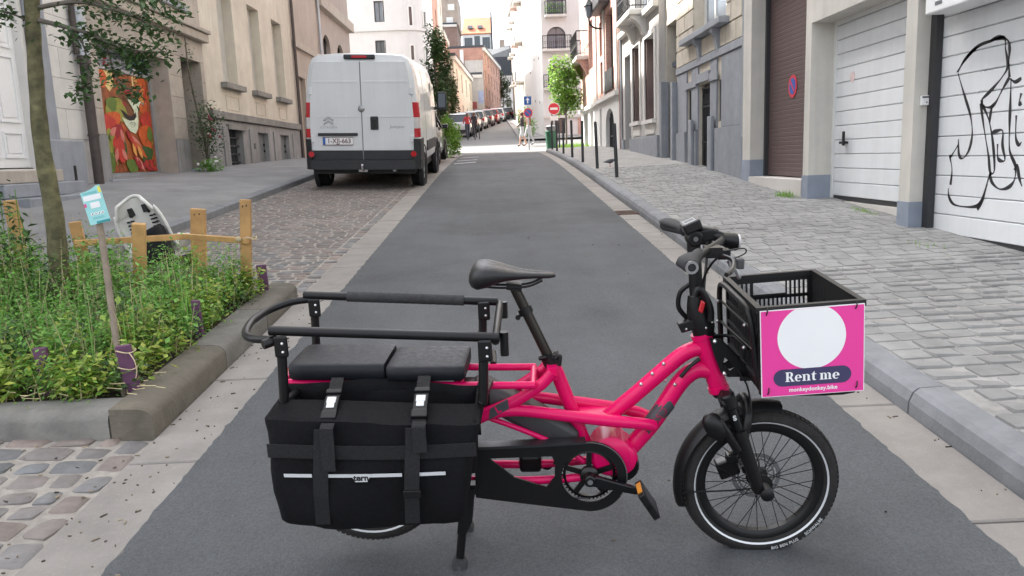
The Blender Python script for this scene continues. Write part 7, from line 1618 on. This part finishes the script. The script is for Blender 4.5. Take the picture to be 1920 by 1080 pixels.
def ribbon(uc0, uc1, w0, w1, hw, th, m, name, off=.003, par=None, n=18):
    mb = MB(); rg = []
    for i in range(n+1):
        t = i/n; w_ = w0+(w1-w0)*t; u = uc0+(uc1-uc0)*t; v = front_v(u, w_)+off; rg.append([q(u-hw,v,w_),q(u+hw,v,w_),q(u+hw,v+th,w_),q(u-hw,v+th,w_)])
    mb.loft(rg); return mb.build(name, m, par or bag)
mb = MB(); rg = []
for i in range(31): u = -.165+.56*i/30; rg.append([q(u,front_v(u,.497)+.001,.480-.004*math.sin(u*6)),q(u,front_v(u,.497)+.001,.518-.004*math.sin(u*6)),q(u,front_v(u,.497)+.004,.518-.004*math.sin(u*6)),q(u,front_v(u,.497)+.004,.480-.004*math.sin(u*6))])
mb.loft(rg); mb.build('fold_band', 'webbing', bag)
for i, (ub, us0, us1) in enumerate(((-.008,-.012,-.030),(.240,.232,.214))):
    st_ = ribbon(us0, us1, .562, .290, .020, .003, 'webbing', 'strap', off=.006); ribbon(us0+.016, us0+.018, .575, .455 if i == 0 else .50, .018, .003, 'webbing', 'strap_tail', off=.016, par=st_)
    mb = MB(); P0, P1 = Vector(q(ub,.135,.640)), Vector(q(us0+.012,.306,.558)); mb.loft([[P0+Vector((-.018,0,0)),P0+Vector((.018,0,0)),P0+Vector((.018,0,.003)),P0+Vector((-.018,0,.003))],[P1+Vector((-.018,0,0)),P1+Vector((.018,0,0)),P1+Vector((.018,0,.003)),P1+Vector((-.018,0,.003))]]); mb.build('strap_top', 'webbing', st_)
    mb = MB(); C_ = P0.lerp(P1,.55)+Vector((0,-.004,.004)); d_ = (P1-P0).normalized(); n_ = Vector((1,0,0)).cross(d_); n_ = n_ if n_.z > 0 else -n_
    mb.obox(C_, (.020,0,0), d_*.030, n_*.007); mb.obox(C_+d_*.04, (.022,0,0), d_*.014, n_*.009); mb.obox(C_-d_*.05, (.022,0,0), d_*.008, n_*.005); bu = mb.build('buckle', 'bike_black', bag, bevel=.003)
    mb = MB(); mb.obox(C_+n_*.008-d_*.012, (.013,0,0), d_*.011, n_*.002); mb.obox(C_+n_*.008+d_*.008, (.011,0,0), d_*.009, n_*.002); mb.build('buckle_badge', 'reflex', bu, bevel=.002)
mb = MB(); mb.obox(q(.222,front_v(.222,.385)+.011,.385), (.024,0,0), (0,.004,0), (0,0,.010)); mb.build('strap_slider', 'bike_black', bag, bevel=.002)
mb = MB()
for a, b in ((-.122,-.045),(-.008,.066),(.108,.197),(.240,.312)):
    n_ = 8; rg = []
    for i in range(n_+1): u = a+(b-a)*i/n_; rg.append([q(u,front_v(u,.437)+.004,.4325),q(u,front_v(u,.437)+.004,.4415),q(u,front_v(u,.437)+.006,.4415),q(u,front_v(u,.437)+.006,.4325)])
    mb.loft(rg)
mb.build('reflective_strip', 'reflex', bag)
mb = MB(); mb.prism([(.058,.4415),(.118,.4415),(.112,.435),(.104,.420),(.072,.420),(.064,.435)], lambda a,b,d: q(a,front_v(.09,.437)+.004+d,b), 0, .003); lg = mb.build('logo_patch', 'reflex', bag)
text_mb('tern', .024, lambda a,b,d: q(.088+a, front_v(.09,.437)+.0078, .4315+b), 0, bold=.0008).build('logo_text', 'black', lg)
# ------------------------------------------------------------------ crate with the rental board
cr = thing('front_crate', 'black plastic crate with pink rental board on the front rack', 'crate', mtx=BM @ Matrix.Translation(q(1.295,0,.595)) @ Matrix.Rotation(rad(-3.2),4,'Y'))
U0, U1, V0, V1, Z1 = -.128, .132, -.185, .185, .242
th_ = .006; mb = MB(); mb.boxr(U0,U1,-V1,-V0,0,.012)
ho = [(a,a+.0085,.115,.165) for a in [U0+.02+i*.0135 for i in range(17)]]+[(a,a+.0085,.175,.218) for a in [U0+.02+i*.0135 for i in range(17)] if not (-.058 < a < .05)]+[(-.05,.05,.18,.218)]+[(a,a+.0085,.04,.10) for a in [U0+.02+i*.0135 for i in range(17)]]
for vv, sg in ((V0,1),(V1,-1)): mb.panel(lambda a,b,d: (a,-vv+(d if sg < 0 else -d)*1,b), U0, U1, 0, Z1, ho, th_, back=True)
hs_ = [(a,a+.009,.04,.10) for a in [V0+.025+i*.018 for i in range(18)]]+[(a,a+.009,.115,.165) for a in [V0+.025+i*.018 for i in range(18)]]+[(a,a+.009,.175,.218) for a in [V0+.025+i*.018 for i in range(18)] if abs(a) > .06]
for uu, sg in ((U0,1),(U1,-1)): mb.panel(lambda a,b,d: (uu+(d if sg < 0 else -d),-a,b), V0, V1, 0, Z1, hs_, th_, back=True)
for x0,x1,y0,y1 in ((U0-.012,U1+.012,-V1-.012,-V1+.004),(U0-.012,U1+.012,-V0-.004,-V0+.012),(U0-.012,U0+.004,-V1+.004,-V0-.004),(U1-.004,U1+.012,-V1+.004,-V0-.004)): mb.boxr(x0,x1,y0,y1,Z1-.012,Z1+.004)
for x in (U0,U1):
    for y in (-V1,-V0): mb.boxr(x-.006,x+.006,y-.006,y+.006,0,Z1-.013)
for z in (.03,.107,.170):
    for y0, y1 in ((-V0,-V0+.006),): mb.boxr(U0,U1,y0,y1,z-.004,z+.004)
    mb.boxr(U0-.006,U0,-V1,-V0,z-.004,z+.004); mb.boxr(U1,U1+.006,-V1,-V0,z-.004,z+.004)
mb.build('crate_body', 'crate_black', cr)
SF = lambda a, b, d: (a, -V1-.014-d, b)
mb = MB(); mb.prism([(U0-.004,-.004),(U1+.006,-.004),(U1+.006,Z1-.004),(U0-.004,Z1-.004)], SF, 0, .003); sb = mb.build('rental_board', 'white', cr)
def sflat(poly, m, d, nm='print'): mb = MB(); mb.add([SF(a,b,d) for a,b in poly], [tuple(range(len(poly)))]); return mb.build(nm, m, sb)
sflat([(U0-.002,-.0025),(U1+.004,-.0025),(U1+.004,Z1-.006),(U0-.002,Z1-.006)], 'sign_pink', .0034)
cc = (.001,.158); cp = [(a, min(b, Z1-.0062)) for a, b in disc_poly(*cc,.089,.089,64)]
sflat(cp, 'white', .0038)
def pill(x0, x1, y0, y1): r_ = (y1-y0)/2; return disc_poly(x1-r_, y0+r_, r_, r_, 14, -90, 90)+disc_poly(x0+r_, y0+r_, r_, r_, 14, 90, 270)
sflat(pill(-.100,.104,.024,.072), 'sign_navy', .0042)
text_mb('monkeydonkey.bike', .0155, lambda a,b,d: SF(a+.004,b+.0125,.0040), 0, bold=.0004, spacing=1.02).build('web_address', 'white', sb)
# 'Rent me' in a heavy serif, drawn from stems, bowls and serifs (x-height 1)
class Gl:
    def __init__(s): s.p = []
    def rc(s, x0, x1, y0, y1): s.p.append([(x0,y0),(x1,y0),(x1,y1),(x0,y1)]); return s
    def pl(s, *p): s.p.append(list(p)); return s
    def ar(s, cx, cy, ox, oy, ix, iy, a0, a1, n=18, dx=0.):
        for i in range(n):
            t0, t1 = rad(a0+(a1-a0)*i/n), rad(a0+(a1-a0)*(i+1)/n)
            s.p.append([(cx+ox*math.cos(t0),cy+oy*math.sin(t0)),(cx+ox*math.cos(t1),cy+oy*math.sin(t1)),(cx+dx+ix*math.cos(t1),cy+iy*math.sin(t1)),(cx+dx+ix*math.cos(t0),cy+iy*math.sin(t0))])
        return s
gR = Gl().rc(.13,.47,.1,1.35).rc(0,.62,0,.1).rc(0,.62,1.35,1.45).rc(.62,.72,1.35,1.45).ar(.66,1.05,.42,.40,.10,.29,-90,90).rc(.47,.66,1.34,1.449).rc(.47,.70,.65,.75).pl((.52,.70),(.86,.72),(1.16,.1),(.84,.1)).rc(.80,1.30,0,.1)
ge = Gl().ar(.5,.49,.5,.52,.17,.43,0,312).rc(.3,.985,.46,.56)
gn = Gl().rc(.12,.44,.1,.9).rc(0,.56,0,.1).rc(0,.44,.9,1.0).ar(.66,.66,.40,.36,.08,.24,0,122).rc(.74,1.06,.1,.68).rc(.64,1.18,0,.1)
gt = Gl().rc(.16,.48,.25,1.0).pl((.16,1.0),(.48,1.0),(.48,1.36),(.40,1.36)).rc(0,.74,.9,1.0).ar(.46,.28,.30,.30,-.02,.18,180,330,12,)
gm = Gl().rc(.12,.44,.1,.9).rc(0,.54,0,.1).rc(0,.44,.9,1.0).ar(.63,.66,.37,.36,.06,.24,0,122).rc(.69,1.0,.1,.68).rc(.60,1.10,0,.1).ar(1.19,.66,.37,.36,.06,.24,0,122).rc(1.25,1.56,.1,.68).rc(1.16,1.68,0,.1)
word = [(gR,1.32),(ge,1.06),(gn,1.26),(gt,.86),(None,.34),(gm,1.78),(ge,1.0)]; tot = sum(w_ for _, w_ in word); sc_ = .142/tot; x = -.071+.002; mb = MB(); li = 0
for g, w_ in word:
    if g:
        for p_ in g.p: li += 1; mb.add([SF(x+a*sc_, .0365+b*sc_, .0045+.0000035*li) for a, b in p_], [tuple(range(len(p_)))])
    x += w_*sc_
mb.build('lettering', 'white', sb)
for a, b in ((U0+.012,Z1-.01),(U1-.018,Z1-.01),(U0+.012,.01),(U1-.016,.012)):
    mb = MB(); mb.tube(spline([SF(a,b-.006,.004),SF(a+.002,b+.004,.008),SF(a+.004,b+.014,.001)],4), .0018, 6); mb.build('cable_tie', 'black', cr)
